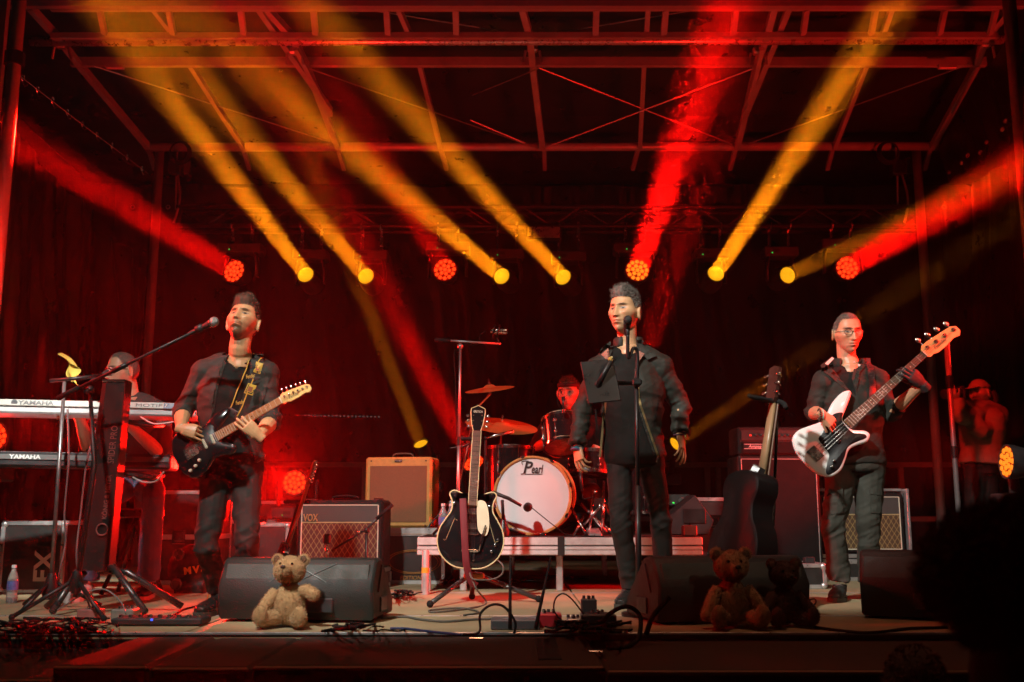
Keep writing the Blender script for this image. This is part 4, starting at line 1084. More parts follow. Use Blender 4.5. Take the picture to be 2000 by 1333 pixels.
for x, y, Y in ((1040, 95, 8.4), (575, 100, 8.4), (1480, 100, 8.4), (120, 88, 8.3), (1925, 86, 8.3)):
    c = at(x, y, Y); q = MB(); q.box(c, (.09, .07, .07), .015); q.tube([c + V((-.06, 0, -.02)), c + V((-.08, .02, -.12))], .012, 6); q.tube([c + V((.06, 0, -.02)), c + V((.08, .02, -.12))], .012, 6); q.build('joint_clamp', STEEL, rf)
for sx, x in ((1, 225), (-1, 1850)):
    MB().box(at(x, 130, 8.5), (.16, .04, .05), .005).build('gusset_plate', RT, rf)

# ---- corner posts
def post(label, pts, r, m=RT, cl=()):
    o = thing('corner_post', label, 'post', (pts[0].x, pts[0].y, 0))
    MB().tube(pts, r, 12).build('tube', m, o, smooth=True)
    for c in cl: MB().lathe(c - V((0, 0, .05)), (0, 0, 1), [(r * 1.5, 0), (r * 1.5, .1)], 12).build('clamp', BLK, o)
    return o
pl = at(16, 262, 7.4)
post('front left stage post with a glowing red and yellow hot spot of light on it', [V((pl.x, 7.4, 0)), V((pl.x, 7.4, 4.7))], .05, mat('bright_post', (.62, .60, .58), .5, 0.), [V((pl.x, 7.4, 3.95))])
bar(V((pl.x - .17, 7.5, 0.02)), V((pl.x - .17, 7.5, 4.6)), .07, .05, 'tower_profile', up=(0, 1, 0), par=post('square upright at the very left edge beside the front left stage post', [V((pl.x - .17, 7.6, 0)), V((pl.x - .17, 7.6, .1))], .06))
pr = at(1992, 250, 7.4)
post('front right stage post lit red at the right edge', [V((pr.x, 7.4, 0)), V((pr.x, 7.4, 4.7))], .05)
ql = at(312, 300, 10.1); post('rear left corner post below the roof beam end', [V((ql.x, 10.1, 0)), V((ql.x, 10.1, 4.2))], .045)
qr = at(1790, 300, 10.1); post('rear right corner post behind the bass player', [V((qr.x, 10.1, 0)), V((qr.x, 10.1, 4.2))], .045)
qm = at(1858, 800, 8.7); post('thin upright tube with clamps beside the photographer', [V((qm.x, 8.7, 0)), V((qm.x, 8.7, 1.95))], .022, mat('worn_tube', (.45, .40, .40), .45, .5), [V((qm.x, 8.7, 1.62)), V((qm.x, 8.7, 1.02))])

# ---- guard rail at the back of the stage
gr = thing('guard_rail', 'grey steel guard rail running behind the backline along the rear of the stage', 'railing', (.6, 10.6, 0))
GRM = mat('weathered_steel', (.20, .19, .18), .6, .4, var=.25)
zr = at(1000, 908, 10.6).z
bar((-3.2, 10.6, zr), (4.6, 10.6, zr), .05, .05, 'top_rail', GRM, par=gr); bar((-3.2, 10.6, .45), (4.6, 10.6, .45), .05, .05, 'mid_rail', GRM, par=gr)
for x in (515, 712, 925, 1382, 1403, 1600, 1760):
    X = at(x, 930, 10.55).x; bar((X, 10.56, 0), (X, 10.56, zr - .03), .05, .04, 'rail_post', GRM, up=(0, 1, 0), par=gr)
bar((at(530, 940, 10.5).x, 10.5, 1.0), (at(565, 1010, 10.5).x, 10.5, .4), .03, .03, 'brace', GRM, par=gr)

# ---- rear lighting truss
ts_ = thing('lighting_truss', 'black lattice truss carrying the row of stage lights across the back', 'truss', (.4, 10.3, 3.3))
tz0, tz1 = at(1000, 447, 10.3).z, at(1000, 410, 10.3).z
xa, xb = at(350, 430, 10.3).x, at(1805, 430, 10.3).x
TM = mat('black_truss', (.03, .028, .028), .45, .4)
for z in (tz0, tz1):
    for y in (10.2, 10.42): MB().tube([(xa, y, z), (xb, y, z)], .024, 8).build('chord', TM, ts_, smooth=True)
nb = 26
for i in range(nb):
    x0 = xa + (xb - xa) * i / nb; x1 = xa + (xb - xa) * (i + 1) / nb
    za, zb = (tz0, tz1) if i % 2 else (tz1, tz0)
    for y in (10.2, 10.42): MB().tube([(x0, y, za), (x1, y, zb)], .009, 6).build('brace', TM, ts_)
for x, lab in ((345, 'chain hoist hanging from the rear beam above the left end of the truss'), (1752, 'chain hoist hanging from the rear beam above the right end of the truss')):
    c = at(x, 330, 10.25); h = thing('chain_hoist', lab, 'hoist', c)
    MB().box(c, (.14, .14, .16), .015).build('motor', BLK, h); MB().box(c + V((.11, 0, .02)), (.06, .08, .18), .01).build('gearbox', mat('dark_steel', (.10, .09, .09), .5, .5), h)
    MB().tube([c + V((0, 0, .08)), c + V((0, 0, .2)), at(x, 290, 10.1)], .008, 5).build('hook', STEEL, h)
    MB().tube([c - V((0, 0, .08)), V((c.x, 10.3, tz1))], .010, 5).build('chain', STEEL, h)
    MB().tube(spline([c + V((.03, -.04, -.07)), c + V((.07, -.06, -.35)), c + V((.02, -.05, -.6))], 5), .012, 5).build('chain_bag', STEEL, h)
for x, lab in ((352, 'coil of black cable hung on the left part of the rear beam'), (1735, 'coil of red-lit cable hung on the right part of the rear beam')):
    c = at(x, 295, 9.9); cc = MB()
    for k in range(3): cc.tube([c + V(((.09 + .01 * k) * math.cos(a), .02 * k - .03, (.10 + .01 * k) * math.sin(a) - .02)) for a in np.linspace(0, 6.28, 18, endpoint=False)], .008, 5, closed=True)
    o = cc.build('cable_coil', RUBBER); tag(o, lab, 'cable'); recentre(o)
fl = thing('floodlight', 'unlit rectangular floodlight with glass front on the rear truss near the middle', 'floodlight', at(1062, 454, 10.15))
c = at(1062, 454, 10.15); MB().box(c + V((0, .08, .02)), (.36, .14, .16), .02).build('housing', BLK, fl)
MB().box(c, (.33, .012, .115), .004).build('reflector', mat('dull_reflector', (.5, .45, .36), .3, .9), fl); MB().tube([c + V((-.19, .06, 0)), c + V((-.19, .06, .14)), c + V((.19, .06, .14)), c + V((.19, .06, 0))], .008, 6).build('bracket', BLK, fl)
# ------------------------------------------------------------------ stage lights and their beams
YEL = (1, .25, .004); REDB = (1, .002, .001)
LENS_Y = mat('lit_yellow_lens', (.1, .06, .01), .3, emit=(1, .44, .008), es=1.0)
CELL_R = mat('lit_red_cell', (.1, .01, .01), .3, emit=(1, .05, .006), es=1.6)
CELL_O = mat('lit_orange_cell', (.1, .05, .01), .3, emit=(1, .24, .012), es=1.3)
CELLB = mat('red_lens_bezel', (.03, .005, .005), .4, emit=(1, .004, .002), es=.35)
FIX = mat('fixture_black', (.05, .048, .048), .4, bump=.15)
LED = mat('green_led', (.0, .3, .05), .4, emit=(.05, 1, .1), es=1.2)
cellmesh = None
def stage_light(label, L, aim, kind, power, spread, dia, colr, hang=None, group=None, beam=True, cell=None):
    global cellmesh
    D = (V(aim) - V(L)).normalized(); r = dia / 2
    root = thing('stage_light', label, 'stage light', L, group=group)
    head = MB(); Ln = .30 if kind == 'spot' else .22
    if kind == 'spot': head.lathe(L - D * Ln, D, [(.05, 0), (r * 1.35, .03), (r * 1.4, Ln * .5), (r * 1.15, Ln - .02), (r * 1.12, Ln + .01), (r * 1.02, Ln + .012), (r * 1.0, Ln - .012)], 24, cap=True)
    else: head.lathe(L - D * Ln, D, [(.04, 0), (r * .75, .02), (r * .95, Ln * .45), (r * 1.10, Ln - .05), (r * 1.12, Ln + .004), (r * 1.04, Ln + .004), (r * 1.03, Ln - .012)], 28)
    h = head.build('head', FIX, root, auto=40)
    if kind == 'spot':
        MB().lathe(L - D * .008, D, [(r, 0), (r, .004), (r * .6, .009), (.001, .011)], 24).build('lens', LENS_Y if colr is YEL else CELL_R, h, smooth=True)
    else:
        MB().lathe(L - D * .010, D, [(r * 1.02, 0), (r * 1.02, .006)], 28).build('bezel', CELLB, h)
        u = D.orthogonal().normalized(); w = D.cross(u); cr = r * .185
        spots = [(0, 0)] + [(.40 * r, a * 60) for a in range(6)] + [(.80 * r, a * 30 + 15) for a in range(12)]
        if cellmesh is None:
            cellmesh = MB().lathe((0, 0, 0), (0, 0, 1), [(1, 0), (1, .25), (.72, .5), (.05, .62)], 6)
        cm = None
        for rr, a in spots:
            if cm is None:
                k = MB(); k.v = [p_ * cr for p_ in cellmesh.v]; k.f = cellmesh.f
                o = k.build('lens_cell', cell or CELL_R, h, local=True, auto=30); cm = o.data
            else: o = link('lens_cell', cm, h)
            q = V(L) - D * .003 + u * (rr * math.cos(R(a))) + w * (rr * math.sin(R(a)))
            o.matrix_local = Matrix.Translation(q - V(root.location)) @ D.to_track_quat('Z', 'Y').to_matrix().to_4x4()
    pv = V(L) - D * (Ln * .55); sd = V((-D.y, D.x, 0)); sd = sd.normalized() if sd.length > .1 else V((1, 0, 0)); aw = r * 1.4 + .03
    up = V((0, 0, 1)) if hang else V((0, 0, -1)); bh = .22
    for s_ in (-1, 1):
        a = pv + sd * (aw * s_)
        y = MB().tube([a - up * .03, a + up * .10, a + up * bh - sd * (.02 * s_)], [(.035, .012), (.04, .014), (.045, .016)], 8, ref=sd)
        y.build('yoke_arm', FIX, root, smooth=True)
    bc = pv + up * (bh + .045); yaw = math.atan2(sd.y, sd.x)
    bs = MB(); bs.box(bc, (aw * 2 + .06, .22, .10), .012, M=Matrix.Rotation(0, 3, 'Z')); base = bs.build('base', FIX, root)
    MB().box(bc + V((-.06, -.113, 0)), (.07, .004, .03), .001).build('display', PLASTIC, base); MB().box(bc + V((-.10, -.114, -.02)), (.008, .004, .008)).build('indicator', LED, base)
    if hang:
        for s_ in (-.1, .1):
            c = MB(); c.box(V((bc.x + s_, bc.y, (bc.z + .05 + hang) / 2)), (.03, .03, max(.02, hang - bc.z - .05)), .004)
            c.tube([V((bc.x + s_, 10.2 if bc.y < 10.3 else 10.42, hang)) + V((0, .034 * math.cos(a), .034 * math.sin(a))) for a in np.linspace(0, 6.28, 12, endpoint=False)], .010, 6, closed=True)
            c.box(V((bc.x + s_, (bc.y + 10.2) / 2, hang - .02)), (.026, abs(bc.y - 10.2) + .02, .03)); c.build('clamp', NICKEL, root)
    if power:
        l = bpy.data.lights.new('stage_light_beam', 'AREA'); l.shape = 'DISK'; l.size = dia * .92; l.energy = power; l.color = colr; l.spread = R(spread)
        o = bpy.data.objects.new('stage_light_beam', l); COL.objects.link(o); o.parent = root
        o.matrix_local = Matrix.Translation(D * .02) @ D.to_track_quat('-Z', 'Y').to_matrix().to_4x4()
    return root
YB = 10.12; gt = 'stage lights on the rear truss'
ordn = ['leftmost', 'second from the left', 'third from the left', 'fourth from the left', 'fifth from the left', 'sixth from the left']
SY = [((597, 537), (190, 0), 6.0, 33), ((715, 540), (395, 165), 6.6, 20), ((980, 540), (575, 205), 6.4, 23), ((1100, 542), (600, 0), 6.0, 31), ((1398, 535), (1752, 0), 6.0, 37), ((1538, 538), (2000, 325), 6.6, 5)]
for i, (a, b, Y2, pw_) in enumerate(SY):
    stage_light('yellow-lit moving head on the rear truss, %s of the six yellow ones' % (ordn[i] if i < 5 else 'rightmost'), at(*a, YB), at(*b, Y2), 'spot', pw_ * 2.9, 3.7, .165, YEL, tz0, gt)
for lab, a, b, Y2, pw_, cell in (('red many-celled wash light at the left end of the rear truss', (457, 530), (15, 262), 7.38, 60, CELL_R), ('red many-celled wash light on the rear truss between two yellow ones left of centre', (869, 527), (720, 280), 7.6, 12, CELL_R),
                           ('red wash light with orange cells on the rear truss right above the singer', (1245, 528), (1425, 0), 6.0, 75, CELL_O), ('red many-celled wash light at the right end of the rear truss', (1655, 524), (2000, 318), 7.0, 44, CELL_R)):
    stage_light(lab, at(*a, YB), at(*b, Y2), 'wash', pw_ * 2.9, 5.4, .235, REDB, tz0, gt, cell=cell)
# lamps standing on the floor behind the band
gf = 'stage lights standing at the back of the floor'
stage_light('yellow-lit moving head standing behind the tweed amplifier, beam up to the left', at(822, 868, 9.6), at(655, 440, 8.2), 'spot', 40, 3.6, .135, YEL, None, gf)
stage_light('red wash light on the floor behind the drums, beam rising to the left', at(925, 905, 9.7), at(735, 540, 8.3), 'wash', 190, 7, .2, REDB, None, gf)
stage_light('red wash light behind the singer, beam rising to the upper right', at(1232, 770, 9.9), at(1470, 60, 6.6), 'wash', 80, 8, .2, REDB, None, gf)
stage_light('yellow moving head behind the singer, dim beam rising to the right', at(1318, 868, 9.8), at(1900, 480, 7.5), 'spot', 22, 4, .135, YEL, None, gf)
# visible red wash lamps that light the band from the sides
stage_light('red wash light left of the amplifier, its round face turned to the guitar player', at(575, 943, 9.2), at(300, 900, 5.6), 'wash', 40, 40, .21, REDB, None, gf)
stage_light('red wash light at the right edge behind the dark figure in front', at(1966, 902, 7.3), at(1200, 850, 7.35), 'wash', 60, 70, .22, REDB, None, gf, cell=CELL_O)
stage_light('red wash light glowing behind the keyboards at the left edge', at(-10, 850, 7.4), at(420, 750, 6.6), 'wash', 50, 80, .2, REDB, None, gf)
# ------------------------------------------------------------------ haze
hz = MB().box((0, 5, 3.6), (44, 46, 11.8)).build('haze', None)
m = bpy.data.materials.new('haze'); m.use_nodes = True; nt = m.node_tree; nt.nodes.clear()
o_ = nt.nodes.new('ShaderNodeOutputMaterial'); pv_ = nt.nodes.new('ShaderNodeVolumePrincipled')
pv_.inputs['Density'].default_value = .0036; pv_.inputs['Anisotropy'].default_value = .65; pv_.inputs['Color'].default_value = (.9, .9, .9, 1)
nt.links.new(pv_.outputs[0], o_.inputs['Volume']); hz.data.materials.append(m); hz['kind'] = 'stuff'; hz['label'] = 'thin stage haze that shows the light beams'
# ------------------------------------------------------------------ backline: flight cases, amplifiers, riser, drums
CASE = mat('black_phenolic_ply', (.022, .021, .020), .45, var=.2, bump=.25, bscale=200)
def flight_case(label, loc, size, rotz=0., lid=.35, latches=1, pm=CASE, group='flight cases behind the band', corners=True):
    w, d, h = size
    o = thing('flight_case', label, 'flight case', loc, rotz, group)
    L = dict(local=True)
    MB().box((0, 0, h / 2), (w - .012, d - .012, h - .012)).build('panel', pm, o, **L)
    e = .028; k = 0
    meshes = {}
    def edge(c, s_):
        key = tuple(round(x, 4) for x in s_)
        if key in meshes: q = link('edge_profile', meshes[key], o)
        else: q = MB().box((0, 0, 0), s_, .003).build('edge_profile', ALU, o, **L); meshes[key] = q.data
        q.location = c
    for sx in (-1, 1):
        for sy in (-1, 1): edge((sx * (w / 2 - e / 2 + .002), sy * (d / 2 - e / 2 + .002), h / 2), (e, e, h - .07))
        for z in (e / 2, h - e / 2): edge((sx * (w / 2 - e / 2 + .002), 0, z), (e, d - .07, e))
    for sy in (-1, 1):
        for z in (e / 2, h - e / 2): edge((0, sy * (d / 2 - e / 2 + .002), z), (w - .07, e, e))
    if lid:
        zl = h * (1 - lid); edge((0, -(d / 2 - .006), zl), (w - .062, .016, .036)); edge((w / 2 - .006, 0, zl), (.016, d - .062, .036)); edge((-(w / 2 - .006), 0, zl), (.016, d - .062, .036))
        for i in range(latches):
            x = (i - (latches - 1) / 2) * w * .45
            q = MB(); q.box((x, -d / 2 - .006, zl), (.10, .008, .10), .003); q.box((x, -d / 2 - .011, zl), (.06, .008, .06), .003); q.lathe((x, -d / 2 - .014, zl), (0, -1, 0), [(.018, 0), (.018, .006)], 10); q.build('latch', CHROME, o, local=True)
    if corners:
        cm = None
        for sx in (-1, 1):
            for sy in (-1, 1):
                for z in (.02, h - .02):
                    if cm is None: q = MB().ball((0, 0, 0), .027, 10, 7).build('ball_corner', ALU, o, smooth=True, local=True); cm = q.data
                    else: q = link('ball_corner', cm, o)
                    q.location = (sx * (w / 2 - .018), sy * (d / 2 - .018), z)
    return o
def fl(x, y, Y):
    q = at(x, y, Y); return V((q.x, Y, 0))

# ---- drum riser
x0, x1 = at(815, 1062, 6.9).x, at(1372, 1062, 6.9).x
rz = at(1000, 1048, 6.9).z
rs = thing('drum_riser', 'low drum platform with white aluminium edge under the drum kit', 'platform', ((x0 + x1) / 2, 7.9, 0))
cx = (x0 + x1) / 2; W_ = x1 - x0
RAL = mat('scuffed_pale_aluminium', (.70, .70, .69), .42, .25, var=.12, scale=22, bump=.1)
MB().box((cx, 7.9, rz - .02), (W_ - .02, 1.98, .035)).build('deck', mat('black_deck', (.012, .011, .010), .6, var=.3), rs)
for z, h in ((rz - .032, .050), (rz - .077, .022), (rz - .106, .030)):
    MB().box((cx, 6.905, z), (W_, .03, h), .004).build('edge_rail', RAL, rs)
MB().box((cx, 6.93, rz - .075), (W_ - .01, .03, .10)).build('edge_web', mat('dull_aluminium', (.30, .30, .30), .5, .5), rs)
for sx in (-1, 1): MB().box((cx + sx * (W_ / 2 - .012), 7.92, rz - .06), (.025, 1.96, .115), .004).build('side_rail', RAL, rs)
MB().box((at(1096, 1062, 6.88).x, 6.888, rz - .062), (.045, .006, .125), .002).build('gaffer_tape', mat('black_gaffer_tape', (.012, .013, .012), .6), rs)
for x in (835, 905, 1093, 1345):
    X = at(x, 1100, 7.0).x; MB().box((X, 7.02, (rz - .12) / 2), (.045, .045, rz - .12), .006).build('leg', ALU, rs)
for x in (870, 1000, 1180, 1300):
    X = at(x, 1100, 8.7).x; MB().box((X, 8.7, (rz - .12) / 2), (.045, .045, rz - .12), .006).build('leg', ALU, rs)
lg = at(834, 1110, 6.85); q = thing('support_leg', 'short round grey leg with a yellow tape band left of the guitar stand', 'support', (lg.x, 6.72, 0))
MB().lathe((lg.x, 6.72, 0), (0, 0, 1), [(.024, 0), (.024, .27), (.018, .28)], 14).build('tube', mat('grey_pipe', (.34, .34, .33), .5, .2, var=.25), q, auto=40)
MB().lathe((lg.x, 6.72, .135), (0, 0, 1), [(.0248, 0), (.0248, .035)], 14).build('tape_band', mat('yellow_tape', (.6, .35, .03), .6), q, auto=40)

# ---- amplifiers
TOLEX = mat('black_tolex', (.011, .0105, .010), .6, var=.2, bump=.6, bscale=320, spec=.3)
GOLDP = mat('gold_piping', (.62, .50, .26), .4, .3)
CREAMP = mat('cream_piping', (.72, .66, .52), .45)
def diamond(name, a, b, s_):
    m = bpy.data.materials.new(name); m.use_nodes = True; nt = m.node_tree; N = nt.nodes; L = nt.links; bs = N['Principled BSDF']; bs.inputs['Roughness'].default_value = .75
    tc = N.new('ShaderNodeTexCoord'); sp_ = N.new('ShaderNodeSeparateXYZ'); L.new(tc.outputs['Object'], sp_.inputs[0])
    def mth(op, i0, i1=None, v=None):
        n = N.new('ShaderNodeMath'); n.operation = op; L.new(i0, n.inputs[0])
        if i1 is not None: L.new(i1, n.inputs[1])
        if v is not None: n.inputs[1].default_value = v
        return n.outputs[0]
    X = mth('MULTIPLY', sp_.outputs[0], v=1 / s_); Z = mth('MULTIPLY', sp_.outputs[2], v=1 / (s_ * 1.55))
    lines = None
    for op in ('ADD', 'SUBTRACT'):
        k = mth('FRACT', mth(op, X, Z)); k = mth('ABSOLUTE', mth('SUBTRACT', k, v=.5)); k = mth('LESS_THAN', k, v=.045)
        lines = k if lines is None else mth('MAXIMUM', lines, k)
    n = N.new('ShaderNodeTexNoise'); n.inputs['Scale'].default_value = 220; L.new(tc.outputs['Object'], n.inputs[0])
    dot = mth('MULTIPLY', n.outputs[0], v=.9)
    mx = N.new('ShaderNodeMix'); mx.data_type = 'RGBA'; L.new(lines, mx.inputs[0]); mx.inputs[6].default_value = (*a, 1); mx.inputs[7].default_value = (*b, 1)
    vm = N.new('ShaderNodeVectorMath'); vm.operation = 'SCALE'; L.new(mx.outputs[2], vm.inputs[0]); L.new(mth('ADD', dot, v=.5), vm.inputs['Scale']); L.new(vm.outputs[0], bs.inputs['Base Color'])
    return m
GRILL1 = diamond('maroon_diamond_grille', (.13, .026, .020), (.42, .30, .12), .040)
GRILL2 = diamond('brown_diamond_grille', (.085, .045, .022), (.45, .32, .12), .040)
PANELG = mat('dark_grey_vinyl_panel', (.062, .058, .054), .6, bump=.4, bscale=350)
def combo(label, loc, size, rotz, grill, knobs=True, split=.33):
    w, d, h = size; o = thing('guitar_amplifier', label, 'amplifier', loc, rotz, 'guitar amplifiers')
    MB().box((0, 0, h / 2), (w, d, h), .018).build('cabinet', TOLEX, o, local=True)
    y = -d / 2 - .002; b = .035; zs = h * (1 - split)
    MB().box((0, y, (h - b + zs) / 2), (w - 2 * b, .008, h - b - zs), .002).build('control_panel', PANELG, o, local=True)
    MB().box((0, y, (zs + b) / 2), (w - 2 * b, .006, zs - b), .001).build('grille', grill, o, local=True)
    for sx in (-1, 1): MB().box((sx * (w / 2 - b), y - .003, h / 2), (.008, .008, h - 2 * b), .002).build('piping', CREAMP, o, local=True)
    MB().box((0, y - .003, h - b), (w - 2 * b, .008, .007), .002).build('piping', CREAMP, o, local=True)
    MB().box((0, y - .003, zs), (w - 2 * b, .008, .008), .002).build('piping', GOLDP, o, local=True)
    MB().box((0, y - .003, b), (w - 2 * b, .008, .008), .002).build('piping', CREAMP, o, local=True)
    hd = MB(); hd.tube(spline([(-.09, 0, h), (-.085, 0, h + .022), (0, 0, h + .032), (.085, 0, h + .022), (.09, 0, h)], 5), [(.014, .006)] * 21, 8, ref=(0, 0, 1)); hd.build('handle', TOLEX, o, smooth=True, local=True)
    for sx in (-1, 1): MB().box((sx * w * .40, 0, h + .006), (.07, .045, .016), .004).build('vent', CHROME, o, local=True)
    return o
yv = 7.2; c = at(667, 1000, yv); zt = at(667, 977, yv).z
flight_case('low flight case under the maroon-grille amplifier', (c.x + .01, yv + .17, 0), (.58, .38, .135), R(-5), lid=0, group=None, corners=False)
hV = zt - .136
vox = combo('black guitar amplifier with maroon diamond grille behind the left floor monitor', (c.x, yv + .15, .136), (.61, .27, hV), R(-5), GRILL1)
text('VOX', .068, Matrix.Translation((-.205, -.148, hV * .735)) @ Matrix.Rotation(R(90), 4, 'X'), mat('gold_badge', (.70, .42, .20), .35, .6), vox, 'badge', depth=.003, width=.105, bold=.0015)
# tweed amplifier on a flight case
yt = 7.75; c = at(785, 960, yt); zt = at(785, 893, yt).z; zb = at(785, 1031, yt).z
TWEED = mat('lacquered_tweed', (.52, .29, .075), .5, var=.15, scale=40, bump=.5, bscale=260)
GRB = mat('brown_grille_cloth', (.20, .095, .045), .8, var=.25, scale=120, bump=.6, bscale=500)
hT = zt - zb
tw = thing('guitar_amplifier', 'yellow tweed guitar amplifier with brown grille cloth standing on a flight case', 'amplifier', (c.x - .01, yt + .14, zb), R(-9), 'guitar amplifiers')
wT = .515; dT = .26
MB().box((0, 0, hT / 2), (wT, dT, hT), .016).build('cabinet', TWEED, tw, local=True)
MB().box((0, -dT / 2 - .001, hT * .475), (wT - .075, .008, hT * .80), .003).build('grille', GRB, tw, local=True)
MB().box((0, -dT / 2 - .005, hT * .945), (.058, .006, .020), .002).build('nameplate', mat('dark_plate', (.03, .025, .03), .4), tw, local=True)
text('Fender', .017, Matrix.Translation((0, -dT / 2 - .0085, hT * .945)) @ Matrix.Rotation(R(90), 4, 'X'), mat('chrome_print', (.6, .55, .5), .3, .5), tw, depth=.0005, shear=.3)
for sx in (-1, 1):
    for z in (.03, .945): MB().lathe((sx * (wT / 2 - .045), -dT / 2 - .001, hT * z), (0, -1, 0), [(.006, 0), (.006, .003)], 8).build('screw', BLK, tw, local=True)
MB().tube(spline([(-.08, 0, hT), (-.06, 0, hT + .03), (.06, 0, hT + .03), (.08, 0, hT)], 5), .007, 6).build('handle', mat('brown_leather', (.08, .04, .02), .5), tw, smooth=True, local=True)
cs = flight_case('flight case with an orange oval emblem under the tweed amplifier', (at(808, 1090, 7.7).x, yt + .15, 0), (.50, .48, zb), R(-4), lid=.10, latches=0)
ORI = mat('orange_print', (.45, .22, .05), .6)
el = MB()
for rr in (1., .90): el.tube([(.02 + .20 * rr * math.cos(a), -.2435, .16 + .085 * rr * math.sin(a)) for a in np.linspace(0, 6.28, 40, endpoint=False)], .0022, 4, closed=True)
el.build('emblem', ORI, cs, local=True)['kind'] = 'stuff'
text('EDITION', .040, Matrix.Translation((.0, -.244, .045)) @ Matrix.Rotation(R(90), 4, 'X'), ORI, cs, depth=.0005, shear=.2)
MB().tube([(-.17, -.244, .36), (.16, -.244, .36), (.12, -.244, .26)], .002, 4).build('emblem_line', ORI, cs, local=True)
# bass stack
yb = 7.9
c0, c1 = at(1440, 870, yb), at(1572, 870, yb); wb = .60
zh1, zh0 = at(1500, 834, yb).z, at(1500, 889, yb).z
hb = thing('bass_amplifier_head', 'black bass amplifier head with lit red and green lamps on the tall cabinet', 'amplifier', ((c0.x + c1.x) / 2 + .03, yb + .18, zh0))
w_ = c1.x - c0.x + .04; hh = zh1 - zh0
MB().box((0, 0, hh / 2), (w_, .34, hh), .012).build('cabinet', TOLEX, hb, local=True)
MB().box((0, -.172, hh * .70), (w_ - .05, .008, hh * .36), .002).build('control_panel', mat('dark_panel', (.035, .033, .032), .4), hb, local=True)
MB().box((0, -.172, hh * .26), (w_ - .05, .008, hh * .40), .002).build('grille', mat('black_grille_cloth', (.007, .007, .007), .85, bump=.5, bscale=400, spec=.2), hb, local=True)
for i in range(7): MB().lathe((-.14 + .042 * i, -.177, hh * .70), (0, -1, 0), [(.010, 0), (.010, .012), (.007, .014)], 12).build('knob', PLASTIC, hb, auto=40, local=True)
MB().box((.165, -.178, hh * .66), (.010, .006, .010)).build('power_lamp', mat('lit_green_lamp', (.1, .3, .02), .3, emit=(.35, 1, .05), es=1.5), hb, local=True)
MB().box((-.185, -.178, hh * .70), (.018, .006, .014)).build('switch_lamp', mat('lit_red_lamp', (.3, .02, .02), .3, emit=(1, .05, .03), es=.8), hb, local=True)
fr = MB(); 
for a, b, s_ in ((0, 1, 0), ): pass
nm = MB(); nm.box((-.155, -.178, hh * .30), (.17, .004, .038), .001); nm.build('nameplate', mat('black_plate', (.015, .015, .015), .4), hb, local=True)
text('Ampeg', .034, Matrix.Translation((-.155, -.181, hh * .30)) @ Matrix.Rotation(R(90), 4, 'X'), WHITE_INK, hb, depth=.0006, shear=.2)
for z in (.30 * hh - .017, .30 * hh + .017): MB().box((-.155, -.181, z), (.166, .002, .003)).build('plate_line', WHITE_INK, hb, local=True)
cb = thing('bass_cabinet', 'tall black bass speaker cabinet behind the acoustic guitar', 'speaker cabinet', ((c0.x + c1.x) / 2 + .05, yb + .2, 0))
MB().box((0, 0, zh0 / 2 - .002), (.62, .40, zh0 - .006), .014).build('cabinet', TOLEX, cb, local=True)
MB().box((0, -.202, zh0 / 2), (.56, .01, zh0 - .07), .003).build('grille', mat('black_grille_cloth', (.007, .007, .007), .85, spec=.2), cb, local=True)
for sx in (-1, 1): MB().box((sx * .285, -.205, zh0 / 2), (.006, .008, zh0 - .06), .002).build('piping', mat('silver_piping', (.5, .5, .48), .35, .5), cb, local=True)
MB().box((0, -.205, zh0 - .032), (.57, .008, .006), .002).build('piping', mat('silver_piping', (.5, .5, .48), .35, .5), cb, local=True)
for sx in (-1, 1): MB().ball((sx * .29, -.18, zh0 - .02), .022, 10, 7).build('corner', BLK, cb, smooth=True, local=True)
# second diamond-grille amplifier in its open road case
yq = 8.0; q0, q1 = at(1600, 1000, yq), at(1778, 1000, yq); z1 = at(1690, 957, yq).z; z0 = at(1690, 1083, yq).z
rc = flight_case('long flight case with two pale bands under the brown-grille amplifier', ((q0.x + q1.x) / 2 - .03, yq + .25, 0), (.74, .45, z0), 0, lid=.28, latches=0)
v2 = combo('black guitar amplifier with brown diamond grille behind the bass player legs', ((q0.x + q1.x) / 2, yq + .2, z0), (q1.x - q0.x - .05, .27, z1 - z0 - .02), 0, GRILL2, split=.36)
cse = thing('open_road_case', 'open silver-edged road case tray around the brown-grille amplifier', 'flight case', ((q0.x + q1.x) / 2, yq + .2, z0))
for sx in (-1, 1): MB().box((sx * ((q1.x - q0.x) / 2 + .008), 0, (z1 - z0) / 2), (.022, .30, z1 - z0 + .02), .004).build('edge_profile', ALU, cse, local=True)
MB().box((0, .05, z1 - z0 + .002), (q1.x - q0.x, .20, .022), .004).build('edge_profile', ALU, cse, local=True)
